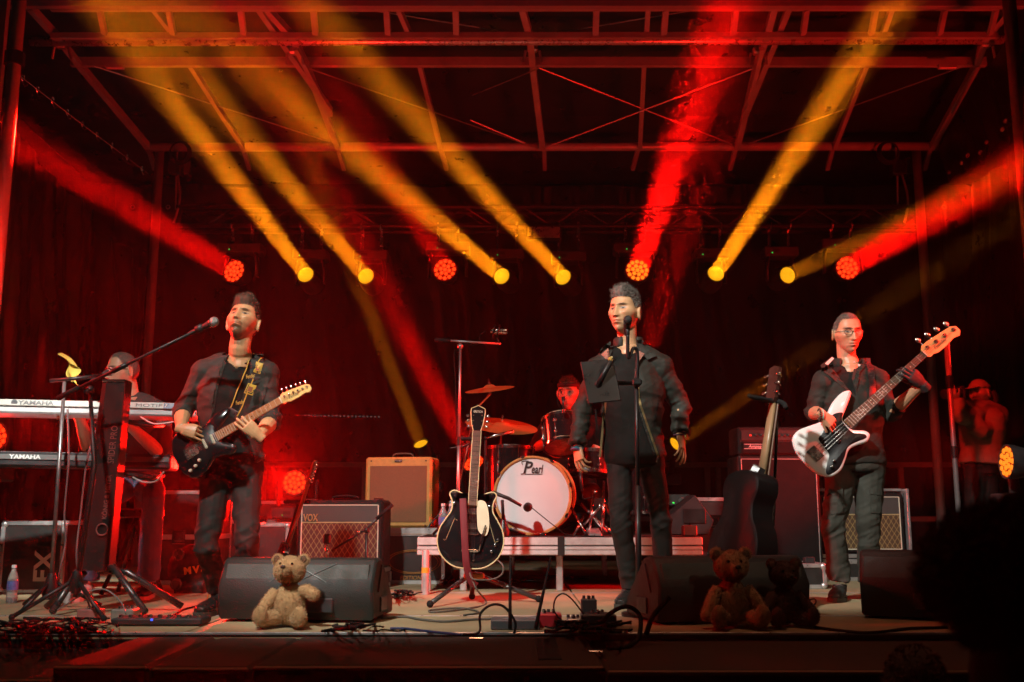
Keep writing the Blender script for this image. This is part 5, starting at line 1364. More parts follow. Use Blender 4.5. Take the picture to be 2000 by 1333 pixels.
# other cases and clutter
flight_case('silver-edged flight case with a butterfly latch right of the drum platform', (at(1393, 1030, 7.5).x + .02, 7.8, 0), (.34, .5, at(1393, 972, 7.55).z), 0, lid=.28, latches=1)
flight_case('stacked rack case behind the guitar player', (at(345, 1050, 7.6).x, 7.9, 0), (.5, .5, at(345, 958, 7.6).z), 0, lid=.5, latches=1)
flight_case('small flight case between the guitar player and the maroon-grille amplifier', (at(525, 1060, 7.9).x, 8.1, 0), (.30, .4, at(525, 1022, 7.9).z), 0, lid=0)
flight_case('dark flight case under the middle of the rear rail beside the wash light', (at(520, 980, 9.6).x, 9.7, 0), (.9, .5, .62), 0, lid=.3)
lo = flight_case('low flight case with small boxes on it behind the teddy bears', (at(1540, 1110, 7.2).x, 7.4, 0), (.52, .4, .17), 0, lid=0)
for x, w2, lab in ((1540, .075, 'small white box on the low flight case'), (1580, .07, 'small dark box right of the white one on the low flight case')):
    X = at(x, 1100, 7.25).x; o = MB().box((X, 7.25, .172 + .02), (w2, .06, .04), .004).build('small_box', mat('white_card', (.5, .48, .44), .7) if w2 > .072 else PLASTIC); tag(o, lab, 'box'); recentre(o)
lc = flight_case('black flight case with a pale angular logo at the left edge', (at(50, 1100, 6.7).x, 7.0, 0), (.42, .45, at(50, 1018, 6.75).z), 0, lid=.0)
PALE = mat('pale_logo_print', (.50, .40, .36), .6)
text('FX', .17, Matrix.Translation((.09, -.228, .17)) @ Matrix.Rotation(R(90), 4, 'X') @ Matrix.Rotation(R(90), 4, 'Z'), PALE, lc, 'logo', depth=.0008, bold=.004)
hlf = thing('floor_monitor', 'small dark wedge speaker standing on the right end of the drum platform', 'floor monitor', (at(1340, 1000, 7.6).x, 7.55, rz))
mw = MB(); mw.prism([(-.16, 0), (.12, 0), (.16, .10), (.03, .28), (-.16, .13)], [(.006, -.17), (0, -.16), (0, .16), (.006, .17)], M=Matrix.Rotation(R(90), 4, 'X')); mw.build('cabinet', PLASTIC, hlf, local=True, auto=30)
MB().box((0.02, -.178, .13), (.16, .006, .10), .02).build('handle_recess', BLK, hlf, local=True)
mp_ = thing('stage_box', 'small dark mixer box with a green lamp on the platform beside the wedge', 'stage box', (at(1318, 960, 8.2).x, 8.2, rz))
MB().box((0, 0, .22), (.22, .2, .10), .008, M=Matrix.Rotation(R(-20), 3, 'X')).build('panel', PLASTIC, mp_, local=True)
MB().box((0, .02, .09), (.14, .1, .18), .01).build('stand', BLK, mp_, local=True)
MB().box((-.03, -.105, .23), (.014, .006, .010)).build('indicator', LED, mp_, local=True)
for x, lab in ((1345, 'grey stomp box on the right end of the drum platform'),):
    X = at(x, 1035, 7.1).x; o = thing('stomp_box', lab, 'pedal', (X, 7.08, rz)); MB().box((0, 0, .035), (.09, .11, .07), .006).build('housing', mat('grey_painted_metal', (.13, .14, .13), .4, .3), o, local=True)
    MB().lathe((0, -.02, .07), (0, 0, 1), [(.01, 0), (.01, .012)], 10).build('switch', CHROME, o, local=True)
bag = thing('gear_bag', 'black round bag with gold letters on the floor behind the guitar player', 'bag', (at(368, 1130, 6.8).x, 6.9, 0))
bm_ = MB(); bm_.ball((0, 0, .15), (.17, .12, .16), 18, 12); bm_.tube([(-.1, 0, .05), (.1, 0, .05)], .1, 12); vs, fs = remesh(bm_, .012, 3); vs = folds(vs, fs, .008, seed=2)
vs[:, 2] = np.maximum(vs[:, 2], .0); to_mb(vs, fs).build('shell', mat('black_nylon', (.012, .012, .012), .6, bump=.3), bag, smooth=True, local=True)
text('MVS', .062, Matrix.Translation((.045, -.128, .15)) @ Matrix.Rotation(R(90), 4, 'X') @ Matrix.Rotation(R(8), 4, 'Z'), mat('gold_letters', (.5, .28, .05), .5), bag, depth=.004, space=1.4, bold=.002)
for z in (.25, .06): MB().lathe((-.07, -.115 if z < .2 else -.10, z), (0, -1, 0), [(.038, 0), (.038, .012), (.030, .016), (.028, .010)], 18).build('lamp_disc', mat('dull_disc', (.10, .09, .08), .3, .5), bag, auto=40, local=True)

# ---- drum kit
DRUM = mat('gloss_black_drum', (.010, .010, .011), .15, coat=.5, var=.1, rvar=.05)
HEADW = mat('white_drum_head', (.74, .75, .77), .55, var=.02)
HEADT = mat('clear_drum_head', (.30, .25, .24), .25, var=.1)
HOOPW = mat('natural_maple_hoop', (.50, .27, .08), .35, var=.2, scale=30, coat=.3)
BRASSC = mat('bronze_cymbal', (.60, .34, .11), .38, .55, var=.04, scale=8, rvar=.03)
BD = at(1040, 968, 7.15); ax = V((.13, .99, .03)).normalized()
bd = thing('bass_drum', 'black bass drum with white front head and maple hoop on the drum platform', 'drum', (BD.x, BD.y, rz))
rB = .272
MB().lathe(BD, ax, [(rB * .965, .02), (rB * .965, .40)], 48, cap=True).build('shell', DRUM, bd, auto=40)
MB().lathe(BD, ax, [(rB * .93, .002), (rB * .93, .006)], 48).build('front_head', HEADW, bd, auto=40)
MB().lathe(BD, ax, [(rB * .93, -.004), (rB * .955, -.012), (rB * 1.0, -.012), (rB * 1.0, .032), (rB * .965, .032)], 48, cap=False).build('front_hoop', HOOPW, bd, auto=40)
MB().lathe(BD, ax, [(rB * .965, .395), (rB * 1.0, .395), (rB * 1.0, .44), (rB * .96, .44)], 48, cap=False).build('rear_hoop', HOOPW, bd, auto=40)
u_ = ax.cross(V((0, 0, 1))).normalized(); w_ = u_.cross(ax)
u_ = -u_ if u_.x < 0 else u_
for i in range(8):
    a = R(22.5 + 45 * i - 8); q = BD + (u_ * math.cos(a) + w_ * math.sin(a)) * (rB * 1.0)
    cl = MB(); cl.box(q + ax * .01, (.034, .055, .022), .005, M=Matrix.Rotation(-a + R(90), 3, 'Y')); cl.tube([q + ax * .03, q + ax * .13], .006, 6); cl.box(q + ax * .14 - (u_ * math.cos(a) + w_ * math.sin(a)) * .01, (.03, .05, .02), .005, M=Matrix.Rotation(-a + R(90), 3, 'Y')); cl.build('claw', CHROME, bd)
BPR = mat('black_print', (.010, .010, .010), .5)
Mp = frame(BD - ax * .003 + w_ * (rB * .66) - u_ * .005, u_, w_)
text('earl', .082, Mp @ Matrix.Translation((.036, -.002, 0)), BPR, bd, 'logo', depth=.0008, shear=.25, local=False, width=.082, bold=.0012)
text('P', .115, Mp @ Matrix.Translation((-.034, .008, 0)), BPR, bd, 'logo', depth=.0008, shear=.25, local=False, bold=.002)
lq = MB(Mp); lq.tube([(-.05, -.034, 0), (.075, -.034, 0)], .0022, 5); lq.tube(spline([(-.062, .03, 0), (-.068, .05, 0), (-.045, .058, 0), (-.02, .056, 0)], 5), .0028, 5); lq.tube(spline([(-.05, -.012, 0), (-.058, -.030, 0), (-.075, -.033, 0)], 5), .0025, 5); lq.build('logo_stroke', BPR, bd)['kind'] = 'stuff'
for s_ in (-1, 1):
    f0 = BD + ax * .12 + u_ * (s_ * rB * .9) - w_ * .06; f1 = V((f0.x + s_ * .10, f0.y - .18, rz + .012))
    sp_ = MB(); sp_.tube([f0, f0.lerp(f1, .5), f1], [.010, .010, .008], 8); sp_.build('spur', CHROME, bd, smooth=True); MB().ball(f1, .014, 10, 7).build('spur_foot', RUBBER, bd, smooth=True)
def drum(label, c, axis, r, h, headm, hoops=True, lugs=6, bottom=None, name='tom_drum'):
    axis = V(axis).normalized(); o = thing(name, label, 'drum', c)
    MB().lathe(V(c) - axis * h / 2, axis, [(r, .01), (r, h - .01)], 32).build('shell', DRUM, o, auto=40)
    MB().lathe(V(c) + axis * (h / 2 - .006), axis, [(r * .98, 0), (r * .98, .004)], 32).build('top_head', headm, o, auto=40)
    MB().lathe(V(c) - axis * (h / 2 - .002), axis, [(r * .98, 0), (r * .98, -.004)], 32).build('bottom_head', bottom or headm, o, auto=40)
    for s_ in (-1, 1):
        q = V(c) + axis * (s_ * h / 2)
        MB().lathe(q - axis * .014, axis, [(r * 1.0, 0), (r * 1.06, .0), (r * 1.06, .006), (r * 1.03, .010), (r * 1.03, .022), (r * 1.06, .026), (r * 1.0, .028)], 32, cap=False).build('hoop', CHROME, o, auto=40)
    u = axis.orthogonal().normalized(); w = axis.cross(u)
    for i in range(lugs):
        a = R(360 / lugs * i + 20); d_ = u * math.cos(a) + w * math.sin(a); q = V(c) + d_ * (r * 1.04)
        l = MB(); l.tube([q - axis * h * .5, q + axis * h * .5], .0045, 6); l.ball(q + axis * h * .22 - d_ * .004, .016, 8, 6); l.ball(q - axis * h * .22 - d_ * .004, .016, 8, 6); l.build('lug', CHROME, o, smooth=True)
    return o
drum('black rack tom tilted over the bass drum with its lower head showing', at(1098, 848, 7.45), (-.05, .42, .9), .138, .21, HEADT)
ft = at(995, 920, 7.75)
ftd = drum('black floor tom behind the left side of the bass drum', (ft.x, 7.75, rz + .42), (0, .05, 1), .185, .42, HEADT, lugs=8, name='floor_tom')
for a in (30, 150, 270):
    X = ft.x + .2 * math.cos(R(a)); Y_ = 7.75 + .2 * math.sin(R(a)); MB().tube([(X, Y_, rz + .01), (X, Y_, rz + .5)], .008, 6).build('leg', CHROME, ftd)
drum('red-lit snare drum behind the singer arm', at(1152, 905, 7.75), (.05, .12, 1), .165, .15, HEADT, lugs=8, name='snare_drum')
drum('black floor tom behind the singer legs', V((at(1235, 960, 7.9).x, 7.9, rz + .34)), (0, .05, 1), .19, .38, HEADT, lugs=8, name='floor_tom')
def cymbal(label, c, r, nrm, foot):
    n = V(nrm).normalized(); o = thing('cymbal', label, 'cymbal', c)
    MB().lathe(c, n, [(r, -.016), (r * .6, -.006), (r * .25, .002), (r * .2, .012), (r * .12, .020), (.006, .022)], 40, cap=False).build('plate', BRASSC, o, smooth=True)
    MB().lathe(V(c) + n * .02, n, [(.012, 0), (.012, .018), (.006, .02), (.006, .045)], 10).build('wing_nut', CHROME, o, auto=40)
    st = MB(); st.tube([V(c) - n * .02, V(c) - n * .05, V(foot[0]), V(foot[1])], .009, 8); st.build('stand', CHROME, o)
    for k, p_ in enumerate(foot[:1]): MB().ball(p_, .02, 10, 7).build('tilter', CHROME, o, smooth=True)
    b = V(foot[1])
    for a in (90, 210, 330):
        MB().tube([b + V((0, 0, .22)), V((b.x + .22 * math.cos(R(a)), b.y + .22 * math.sin(R(a)), rz + .01))], .007, 6).build('leg', CHROME, o)
    return o
c = at(956, 757, 7.55); cymbal('small red-lit crash cymbal above the floor tom', c, .185, (-.12, -.22, 1), (at(928, 800, 7.7), V((at(880, 900, 7.8).x, 7.8, rz + .02))))
c = at(980, 828, 7.75); cymbal('wide ride cymbal just above the bass drum', c, .275, (.12, -.30, 1), (at(978, 870, 7.9), V((at(985, 900, 8.1).x, 8.1, rz + .02))))
hw = thing('pedal_hardware', 'chrome kick pedal and folded stands right of the bass drum', 'drum hardware', (at(1175, 1045, 7.3).x, 7.3, rz))
for a, b in (((1125, 1042), (1172, 990)), ((1135, 985), (1185, 1040)), ((1160, 960), (1150, 1045)), ((1180, 940), (1176, 1048)), ((1150, 1000), (1200, 1045)), ((1140, 1010), (1120, 1046)), ((1185, 985), (1205, 1046))):
    MB().tube([at(*a, 7.35), at(*b, 7.25)], .011, 8).build('chrome_tube', CHROME, hw, smooth=True)
for a in ((1172, 988), (1185, 1036), (1150, 1000), (1162, 960)): MB().ball(at(*a, 7.32), .017, 10, 7).build('wing_clamp', CHROME, hw, smooth=True)
MB().box(at(1160, 1040, 7.2), (.09, .26, .02), .005, M=Matrix.Rotation(R(8), 3, 'X')).build('footboard', ALU, hw)
# ------------------------------------------------------------------ the other people
TEE = mat('dark_grey_tee', (.05, .048, .045), .85, var=.15, bump=.2, bscale=400)
JEANS = mat('blue_denim', (.06, .085, .15), .8, var=.3, scale=8, bump=.3, bscale=400)
# keyboard player
p = lambda x, y, d=0.: at(x, y, 6.55 + d)
Q = Body('person in glasses and dark t-shirt sitting behind the keyboards', (p(255, 1150).x, 6.6, 0), (-.45, -.9, 0), 1.,
         pelvis=p(268, 945, .15), chest=p(262, 835, .08), neck=p(254, 776, .02), shl=p(205, 806, -.05), shr=p(308, 806, .1),
         ell=p(175, 880, -.05), wrl=p(150, 800, -.3), elr=p(318, 890, 0), wrr=p(240, 820, -.3),
         hil=p(245, 955, .1), knl=p(215, 960, -.25), anl=p(170, 1130, -.2), hir=p(285, 955, .12), knr=p(300, 962, -.22), anr=p(290, 1130, -.1))
H = head_frame(p(240, 726, 0), fdir(-48, -8), (0, 0, 1), 1.05)
qo = dict(skin=(.56, .31, .20), brow=(.08, .06, .05), beard='stubble', beard_col=(.2, .13, .1), hairline=.088, crop=.088, hair_col=(.14, .10, .08), jaw=.25)
Q.skin(H, qo, [dict(W=Q.wrl, d=(-.3, -.9, -.15), n=(0, -.1, 1), side=-1, curls=[(20, 25, 20)] * 4), dict(W=Q.wrr, d=(-.3, -.9, -.15), n=(0, -.1, 1), side=1, curls=[(20, 25, 20)] * 4)], voxel=.0042)
hair(Q.root, H, qo, HAIRS, 900, .005, .4, lambda a: (0, .2, -.4), jitter=.4, top=1.5, seed=18, thick=.0018, cap=.0015)
mb = MB(); Q.torso(mb, .018); Q.arm(mb, 'l', .02, .05); Q.arm(mb, 'r', .02, .05); Q.cloth('t_shirt', mb, TEE, .006, voxel=.009, seed=41)
trousers(Q, JEANS, .006, g=.008, th=.085, cuff=.02, seed=44)
WS = mat('white_sneaker', (.55, .5, .48), .6)
Q.shoe(p(168, 1140, -.2), V((p(155, 1165, -.3).x, 6.1, 0)), WS, WS); Q.shoe(p(290, 1140, -.1), V((p(282, 1160, -.2).x, 6.25, 0)), mat('black_sneaker', (.02, .02, .02), .6), WS)
gl = MB()
for sx in (-1, 1):
    gl.tube([H @ V((sx * .034 + .024 * math.cos(a), .094, .008 + .017 * math.sin(a))) for a in np.linspace(0, 6.283, 20, endpoint=False)], .0026, 6, closed=True)
    gl.tube([H @ V((sx * .058, .092, .014)), H @ V((sx * .079, .05, .012)), H @ V((sx * .081, -.01, .006))], .0026, 6)
gl.tube([H @ V((-.010, .096, .012)), H @ V((.010, .096, .012))], .0026, 6)
gl.build('glasses', GLS, Q.root)
st_ = thing('stool', 'black round stool under the keyboard player', 'stool', (Q.pelvis.x, Q.pelvis.y + .02, 0))
zs_ = Q.pelvis.z - .16
MB().lathe((0, 0, zs_ - .06), (0, 0, 1), [(.15, 0), (.17, .01), (.17, .05), (.15, .06)], 24).build('seat', LEATHER, st_, local=True, auto=40)
for a in (45, 135, 225, 315): MB().tube([(0, 0, zs_ - .06), (.2 * math.cos(R(a)), .2 * math.sin(R(a)), .01)], .014, 8).build('leg', BLK, st_, local=True)
# drummer
p = lambda x, y, d=0.: at(x, y, 8.15 + d)
D_ = Body('person with a dark headband playing drums, half hidden behind the singer', (p(1120, 1040).x, 8.3, rz), (-.15, -1, 0), 1.,
          pelvis=p(1125, 965, .25), chest=p(1122, 870, .18), neck=p(1116, 815, .08), shl=p(1072, 836, .1), shr=p(1175, 836, .15),
          ell=p(1050, 872, -.05), wrl=p(1082, 862, -.35), elr=p(1198, 900, 0), wrr=p(1175, 880, -.3),
          hil=p(1105, 975, .2), knl=p(1085, 975, -.2), anl=p(1085, 1030, -.15), hir=p(1150, 975, .2), knr=p(1175, 975, -.2), anr=p(1170, 1030, -.15))
H = head_frame(p(1111, 769, 0), fdir(-22, -6), (0, 0, 1), 1.12)
do = dict(skin=(.52, .30, .2), brow=(.05, .03, .02), beard='stubble', beard_col=(.2, .12, .09), hairline=.075, hair_col=(.05, .03, .02))
D_.skin(H, do, [dict(W=D_.wrl, d=(.5, -.6, .2), n=(-.4, -.2, .9), side=1, curls=[(60, 60, 40)] * 4), dict(W=D_.wrr, d=(-.4, -.6, .2), n=(.4, -.2, .9), side=-1, curls=[(60, 60, 40)] * 4)], voxel=.005)
hair(D_.root, H, do, HAIRD, 900, .010, .5, lambda a: (0, -.3, .5), jitter=.4, top=2.0, seed=28)
hb_ = MB(); hb_.tube([H @ V((.0785 * math.sin(a), (.094 if math.cos(a) > 0 else .106) * math.cos(a), .055 + .008 * math.cos(a))) for a in np.linspace(0, 6.283, 28, endpoint=False)], [(.004, .016)] * 28, 8, ref=(0, 0, 1), closed=True); hb_.build('headband', mat('dark_red_cloth', (.03, .012, .012), .8), D_.root, smooth=True)
mb = MB(); D_.torso(mb, .016); D_.arm(mb, 'l', .018, .02); D_.arm(mb, 'r', .018, .02); D_.cloth('t_shirt', mb, COTTON, .006, voxel=.010, seed=51)
mb = MB(); D_.leg(mb, 'l', .006); D_.leg(mb, 'r', .006); D_.cloth('trousers', mb, DENIM_BLK, .006, voxel=.010)
st_ = thing('drum_stool', 'black round drum throne under the drummer', 'stool', (D_.pelvis.x, D_.pelvis.y + .02, rz))
zs_ = D_.pelvis.z - .15 - rz
MB().lathe((0, 0, zs_ - .07), (0, 0, 1), [(.15, 0), (.17, .01), (.17, .06), (.15, .07)], 24).build('seat', LEATHER, st_, local=True, auto=40)
for a in (90, 210, 330): MB().tube([(0, 0, zs_ - .07), (.2 * math.cos(R(a)), .2 * math.sin(R(a)), .01)], .012, 8).build('leg', CHROME, st_, local=True)
# photographer in the wings
p = lambda x, y, d=0.: at(x, y, 9.3 + d)
F = Body('person in pale cap and hooded top aiming a camera in the right wing', (p(1915, 1100).x, 9.3, 0), (-.9, -.35, 0), 1.,
         pelvis=p(1917, 905), chest=p(1918, 840), neck=p(1916, 797), shl=p(1897, 812, -.12), shr=p(1945, 812, .1),
         ell=p(1878, 812, -.25), wrl=p(1868, 782, -.2), elr=p(1915, 842, -.2), wrr=p(1866, 764, -.1),
         hil=p(1908, 920), knl=p(1904, 1005), anl=p(1903, 1090), hir=p(1927, 920), knr=p(1930, 1005), anr=p(1935, 1090))
H = head_frame(p(1914, 770, 0), fdir(-62, -2), (0, 0, 1), 1.06)
fo = dict(skin=(.5, .3, .2))
F.skin(H, fo, [dict(W=F.wrl, d=(-.6, -.5, .6), n=(-.2, -.6, -.6), side=1, curls=[(40, 40, 30)] * 4), dict(W=F.wrr, d=(-.7, -.6, -.1), n=(0, -.1, 1), side=1, curls=[(50, 50, 40)] * 4)], voxel=.0055)
P_ = headsurf(SD, fo); msk = P_[:, 2] > .048
sh = P_ + vnormals(P_, SF) * .012; kf = [f for f in SF if all(msk[i] for i in f)]
cpb = MB(); cpb.add(xf(H, sh).tolist(), kf); CAPM = mat('pale_cap_cloth', (.36, .28, .2), .85)
cpo = cpb.build('cap', CAPM, F.root, smooth=True); MB().tube([H @ V((0, .075, .055)), H @ V((0, .125, .050)), H @ V((0, .150, .044))], [(.070, .006), (.060, .005), (.03, .004)], 14, ref=(0, 0, 1)).build('cap_peak', CAPM, cpo, smooth=True)
hr = MB(); hr.tube([H @ V((.04, -.09, .03)), H @ V((.04, -.11, -.06)), H @ V((.02, -.10, -.14))], [.05, .055, .03], 10); hr.tube([H @ V((-.04, -.09, .03)), H @ V((-.04, -.11, -.06)), H @ V((-.02, -.10, -.14))], [.05, .055, .03], 10)
vs, fs = remesh(hr, .01, 3); to_mb(folds(vs, fs, .01), fs).build('hair', HAIRD, F.root, smooth=True)
BEIGE = mat('pale_fleece', (.34, .25, .17), .9, var=.1, bump=.3)
mb = MB(); F.torso(mb, .05, hem=(F.pelvis, .20, .17)); F.arm(mb, 'l', .028, .95, .0); F.arm(mb, 'r', .03, .95, .0); mb.ball(F.neck + V((.05, .05, -.02)), (.10, .09, .08)); F.cloth('hooded_top', mb, BEIGE, .010, voxel=.011, seed=61)
mb = MB(); limb(mb, [F.pelvis + V((0, 0, .05)), F.pelvis - V((0, 0, .1))], [(.17, .13), (.15, .11)], 14, ref=F.fwd); F.leg(mb, 'l', .02); F.leg(mb, 'r', .02); F.cloth('trousers', mb, DENIM_BLK, .008, voxel=.011)
F.shoe(F.anl, V((F.anl.x - .12, F.anl.y - .08, 0)), LEATHER, SOLE); F.shoe(F.anr, V((F.anr.x - .12, F.anr.y - .08, 0)), LEATHER, SOLE)
cm_ = thing('photo_camera', 'black camera with long lens held up by the person in the cap', 'camera', p(1872, 772, -.2))
f_ = fdir(-70, -2); cc = p(1878, 771, -.16)
Mc = frame(cc, f_.cross(V((0, 0, 1))), f_)
MB(Mc).box((0, 0, 0), (.14, .07, .10), .015).build('camera_body', PLASTIC, cm_); MB(Mc).box((0, 0, .06), (.06, .06, .04), .012).build('viewfinder', PLASTIC, cm_)
MB().lathe(cc + f_ * .03, f_, [(.038, 0), (.036, .07), (.044, .10), (.046, .17), (.042, .172)], 20).build('camera_lens', PLASTIC, cm_, auto=40)
# audience in front, out of focus
def fur(vs, fs, n, length, wid, r, droop=.3, clump=0.):
    """n tapering tufts rooted over a surface"""
    q = np.array([f if len(f) == 4 else (*f, f[-1]) for f in fs]); a, b, c, d = (vs[q[:, i]] for i in range(4))
    ar = np.linalg.norm(np.cross(c - a, d - b), axis=1); pk = r.choice(len(q), n, p=ar / ar.sum())
    u, v = r.random((n, 1)), r.random((n, 1))
    P = (a[pk] * (1 - u) + b[pk] * u) * (1 - v) + (d[pk] * (1 - u) + c[pk] * u) * v
    nn = np.cross(c - a, d - b); nn /= np.linalg.norm(nn, axis=1, keepdims=True) + 1e-12; N = nn[pk]
    D = N + r.normal(size=(n, 3)) * .45 + np.array([0, 0, -droop]); D /= np.linalg.norm(D, axis=1, keepdims=True)
    L = length * r.uniform(.6, 1.3, (n, 1)); S = np.cross(D, r.normal(size=(n, 3))); S /= np.linalg.norm(S, axis=1, keepdims=True)
    T = P + D * L; V_ = np.stack([P - S * wid - N * .001, P + S * wid - N * .001, T], 1).reshape(-1, 3)
    return V_, [(3 * i, 3 * i + 1, 3 * i + 2) for i in range(n)]
DARKF = mat('dark_fur', (.14, .06, .045), .9, var=.3)
def watcher(label, hc, hr_, sh_, Y, n, ln):
    hc = V(hc); o = thing('person', label, 'person', (hc.x, Y, -1.1))
    b = MB(); b.ball(hc, hr_, 18, 12); limb(b, [hc - V((0, 0, hr_[2] * .6)), hc - V((0, -.02, hr_[2] + .08)), hc - V((0, -.03, hr_[2] + .2))], [hr_[0] * .6, hr_[0] * .62, hr_[0] * .9], 14)
    limb(b, [hc - V((-.02, -.03, hr_[2] + .12)), hc + V((0, .03, -hr_[2] - .35)), hc + V((0, .03, -hr_[2] - .8)), V((hc.x, Y, -1.0))], [(sh_ * .6, .10), (sh_, .14), (sh_ * .9, .13), (sh_ * .6, .12)], 18, ref=(0, 1, 0))
    vs, fs = remesh(b, .014, 5); vs = folds(vs, fs, .008, seed=7); to_mb(vs, fs).build('body', mat('dark_coat', (.06, .03, .025), .9), o, smooth=True)
    sel = vs[:, 2] > hc.z - hr_[2] * 1.05
    hf = [f for f in fs if all(sel[i] for i in f)]
    fv, ff = fur(vs, hf, n, ln, .0022, rng); m_ = MB(); m_.add(fv.tolist(), ff); h = m_.build('fur_hood', DARKF, o); h['kind'] = 'stuff'
watcher('dark figure in a furry hood in front of the stage at the right edge', at(2056, 1122, 1.75), (.218, .15, .122), .27, 1.75, 14000, .024)
watcher('top of a small dark head at the bottom right in front of the stage', at(1790, 1345, 2.9), (.085, .10, .115), .17, 2.9, 3000, .012)
# ------------------------------------------------------------------ microphones and stands
MICG = mat('mic_mesh', (.32, .33, .31), .45, .7, bump=.8, bscale=700)
def tripod(o, b, h, r=.011, spread=.28, legs=3, m=BLK, yaw=0., low=.16):
    b = V(b); MB().tube([b + V((0, 0, low * .6)), b + V((0, 0, h * .55))], r * 1.25, 10).build('lower_tube', m, o, smooth=True)
    MB().tube([b + V((0, 0, h * .5)), b + V((0, 0, h))], r * .85, 10).build('upper_tube', m, o, smooth=True)
    MB().lathe(b + V((0, 0, h * .53)), (0, 0, 1), [(r * 1.7, 0), (r * 1.9, .03), (r * 1.5, .06)], 12).build('clutch', m, o, auto=40)
    MB().lathe(b + V((0, 0, low * .75)), (0, 0, 1), [(.028, -.02), (.032, .02), (.018, .05)], 12).build('hub', m, o, auto=40)
    for i in range(legs):
        a = yaw + 2 * math.pi * i / legs; e = b + V((spread * math.cos(a), spread * math.sin(a), .012))
        MB().tube([b + V((0, 0, low)), e], [.009, .009], 8).build('leg', m, o, smooth=True); MB().ball(e, .014, 8, 6).build('rubber_foot', RUBBER, o, smooth=True)
def mic(o, tip, d, body=.15, grille=MICG, name='microphone_body', s=1.):
    """tip: middle of the grille ball, d: direction from body to grille"""
    d = V(d).normalized(); tip = V(tip)
    MB().lathe(tip - d * (body + .02) * s, d, [(.009 * s, 0), (.011 * s, .01), (.015 * s, body * .7 * s), (.020 * s, body * s)], 16).build(name, PLASTIC, o, auto=40)
    MB().ball(tip, .025 * s, 16, 10).build('grille', grille, o, smooth=True); MB().lathe(tip - d * .012 * s, d, [(.0255 * s, -.004), (.0262 * s, 0), (.0255 * s, .005)], 18, cap=False).build('grille_ring', NICKEL, o)
# guitarist's boom stand
b = fl(132, 1208, 5.2); top = at(176, 762, 5.35)
o = thing('microphone_stand', 'tall black boom stand with long slanting boom in front of the keyboards', 'microphone stand', (b.x, 5.2, 0))
MB().tube([V((b.x + .01, 5.25, .1)), V((b.x + .05, 5.28, .75)), top], [.013, .013, .010], 10).build('pole', BLK, o, smooth=True)
for a in (200, 320, 80):
    e = V((b.x + .28 * math.cos(R(a)), 5.25 + .22 * math.sin(R(a)), .012)); MB().tube([V((b.x + .01, 5.25, .19)), e], .011, 8).build('leg', BLK, o, smooth=True); MB().ball(e, .016, 8, 6).build('rubber_foot', RUBBER, o, smooth=True)
MB().lathe((b.x + .01, 5.25, .12), (0, 0, 1), [(.022, 0), (.035, .05), (.02, .11)], 12).build('hub', BLK, o, auto=40)
ba, bb_ = at(113, 778, 5.33), at(388, 644, 5.1)
MB().tube([ba, bb_], [.009, .0075], 10).build('boom', BLK, o, smooth=True); MB().tube([ba, ba.lerp(bb_, .16)], .014, 10).build('counterweight', RUBBER, o, smooth=True)
MB().tube([ba.lerp(bb_, .40), ba.lerp(bb_, .50)], .013, 10).build('boom_clutch', BLK, o, smooth=True)
cl_ = MB(); cl_.ball(top, .024, 12, 8); cl_.lathe(top - V((0, .03, .01)), (0, -1, 0), [(.016, 0), (.016, .02)], 10); cl_.build('clamp', BLK, o, smooth=True)
m_ = thing('microphone', 'black vocal microphone with round mesh head at the end of the long boom', 'microphone', at(405, 637, 5.08)); mic(m_, at(418, 629, 5.06), at(418, 629, 5.06) - at(375, 650, 5.12))
MB().tube([at(384, 645, 5.1), at(396, 639, 5.09)], .020, 10).build('clip', PLASTIC, m_, smooth=True)
# keyboard player's stand and microphone
b = fl(98, 1168, 5.75); top = at(126, 746, 5.8)
o = thing('microphone_stand', 'thin straight stand with short cross boom before the keyboard player', 'microphone stand', (b.x, 5.75, 0))
MB().tube([V((b.x, 5.75, .1)), top], [.012, .010], 10).build('pole', mat('grey_pole', (.22, .21, .21), .35, .7), o, smooth=True)
for a in (20, 140, 260):
    e = V((b.x + .27 * math.cos(R(a)), 5.75 + .22 * math.sin(R(a)), .012)); MB().tube([V((b.x, 5.75, .15)), e], .010, 8).build('leg', BLK, o, smooth=True)
MB().lathe((b.x, 5.75, .05), (0, 0, 1), [(.04, 0), (.045, .05), (.02, .14)], 14).build('hub', BLK, o, auto=40)
MB().tube([at(98, 744, 5.8), at(165, 738, 5.8), at(200, 733, 5.95)], .011, 10).build('boom', BLK, o, smooth=True)
m_ = thing('microphone', 'silver vocal microphone at the mouth of the keyboard player', 'microphone', at(215, 728, 6.02)); mic(m_, at(216, 725, 6.03), V((.3, .5, .35)), .13)
# singer's stand, microphone and tablet
b = fl(1248, 1175, 5.35); cl2 = at(1243, 748, 5.35)
o = thing('microphone_stand', 'straight black stand with bent gooseneck in front of the singer', 'microphone stand', (b.x, 5.35, 0))
MB().tube([V((b.x, 5.35, .03)), cl2.lerp(V((b.x, 5.35, 0)), .45)], .0155, 12).build('lower_tube', BLK, o, smooth=True); MB().tube([cl2.lerp(V((b.x, 5.35, 0)), .48), cl2], .011, 12).build('upper_tube', BLK, o, smooth=True)
MB().lathe((b.x, 5.35, 0), (0, 0, 1), [(.09, 0), (.09, .018), (.03, .035), (.02, .06)], 28).build('base', BLK, o, auto=40)
MB().tube(spline([at(1244, 748, 5.35), at(1245, 700, 5.34), at(1243, 683, 5.33), at(1236, 682, 5.32), at(1231, 695, 5.31), at(1227, 698, 5.30), at(1226, 680, 5.29), at(1226, 655, 5.28)], 6), .0095, 10).build('gooseneck', BLK, o, smooth=True)
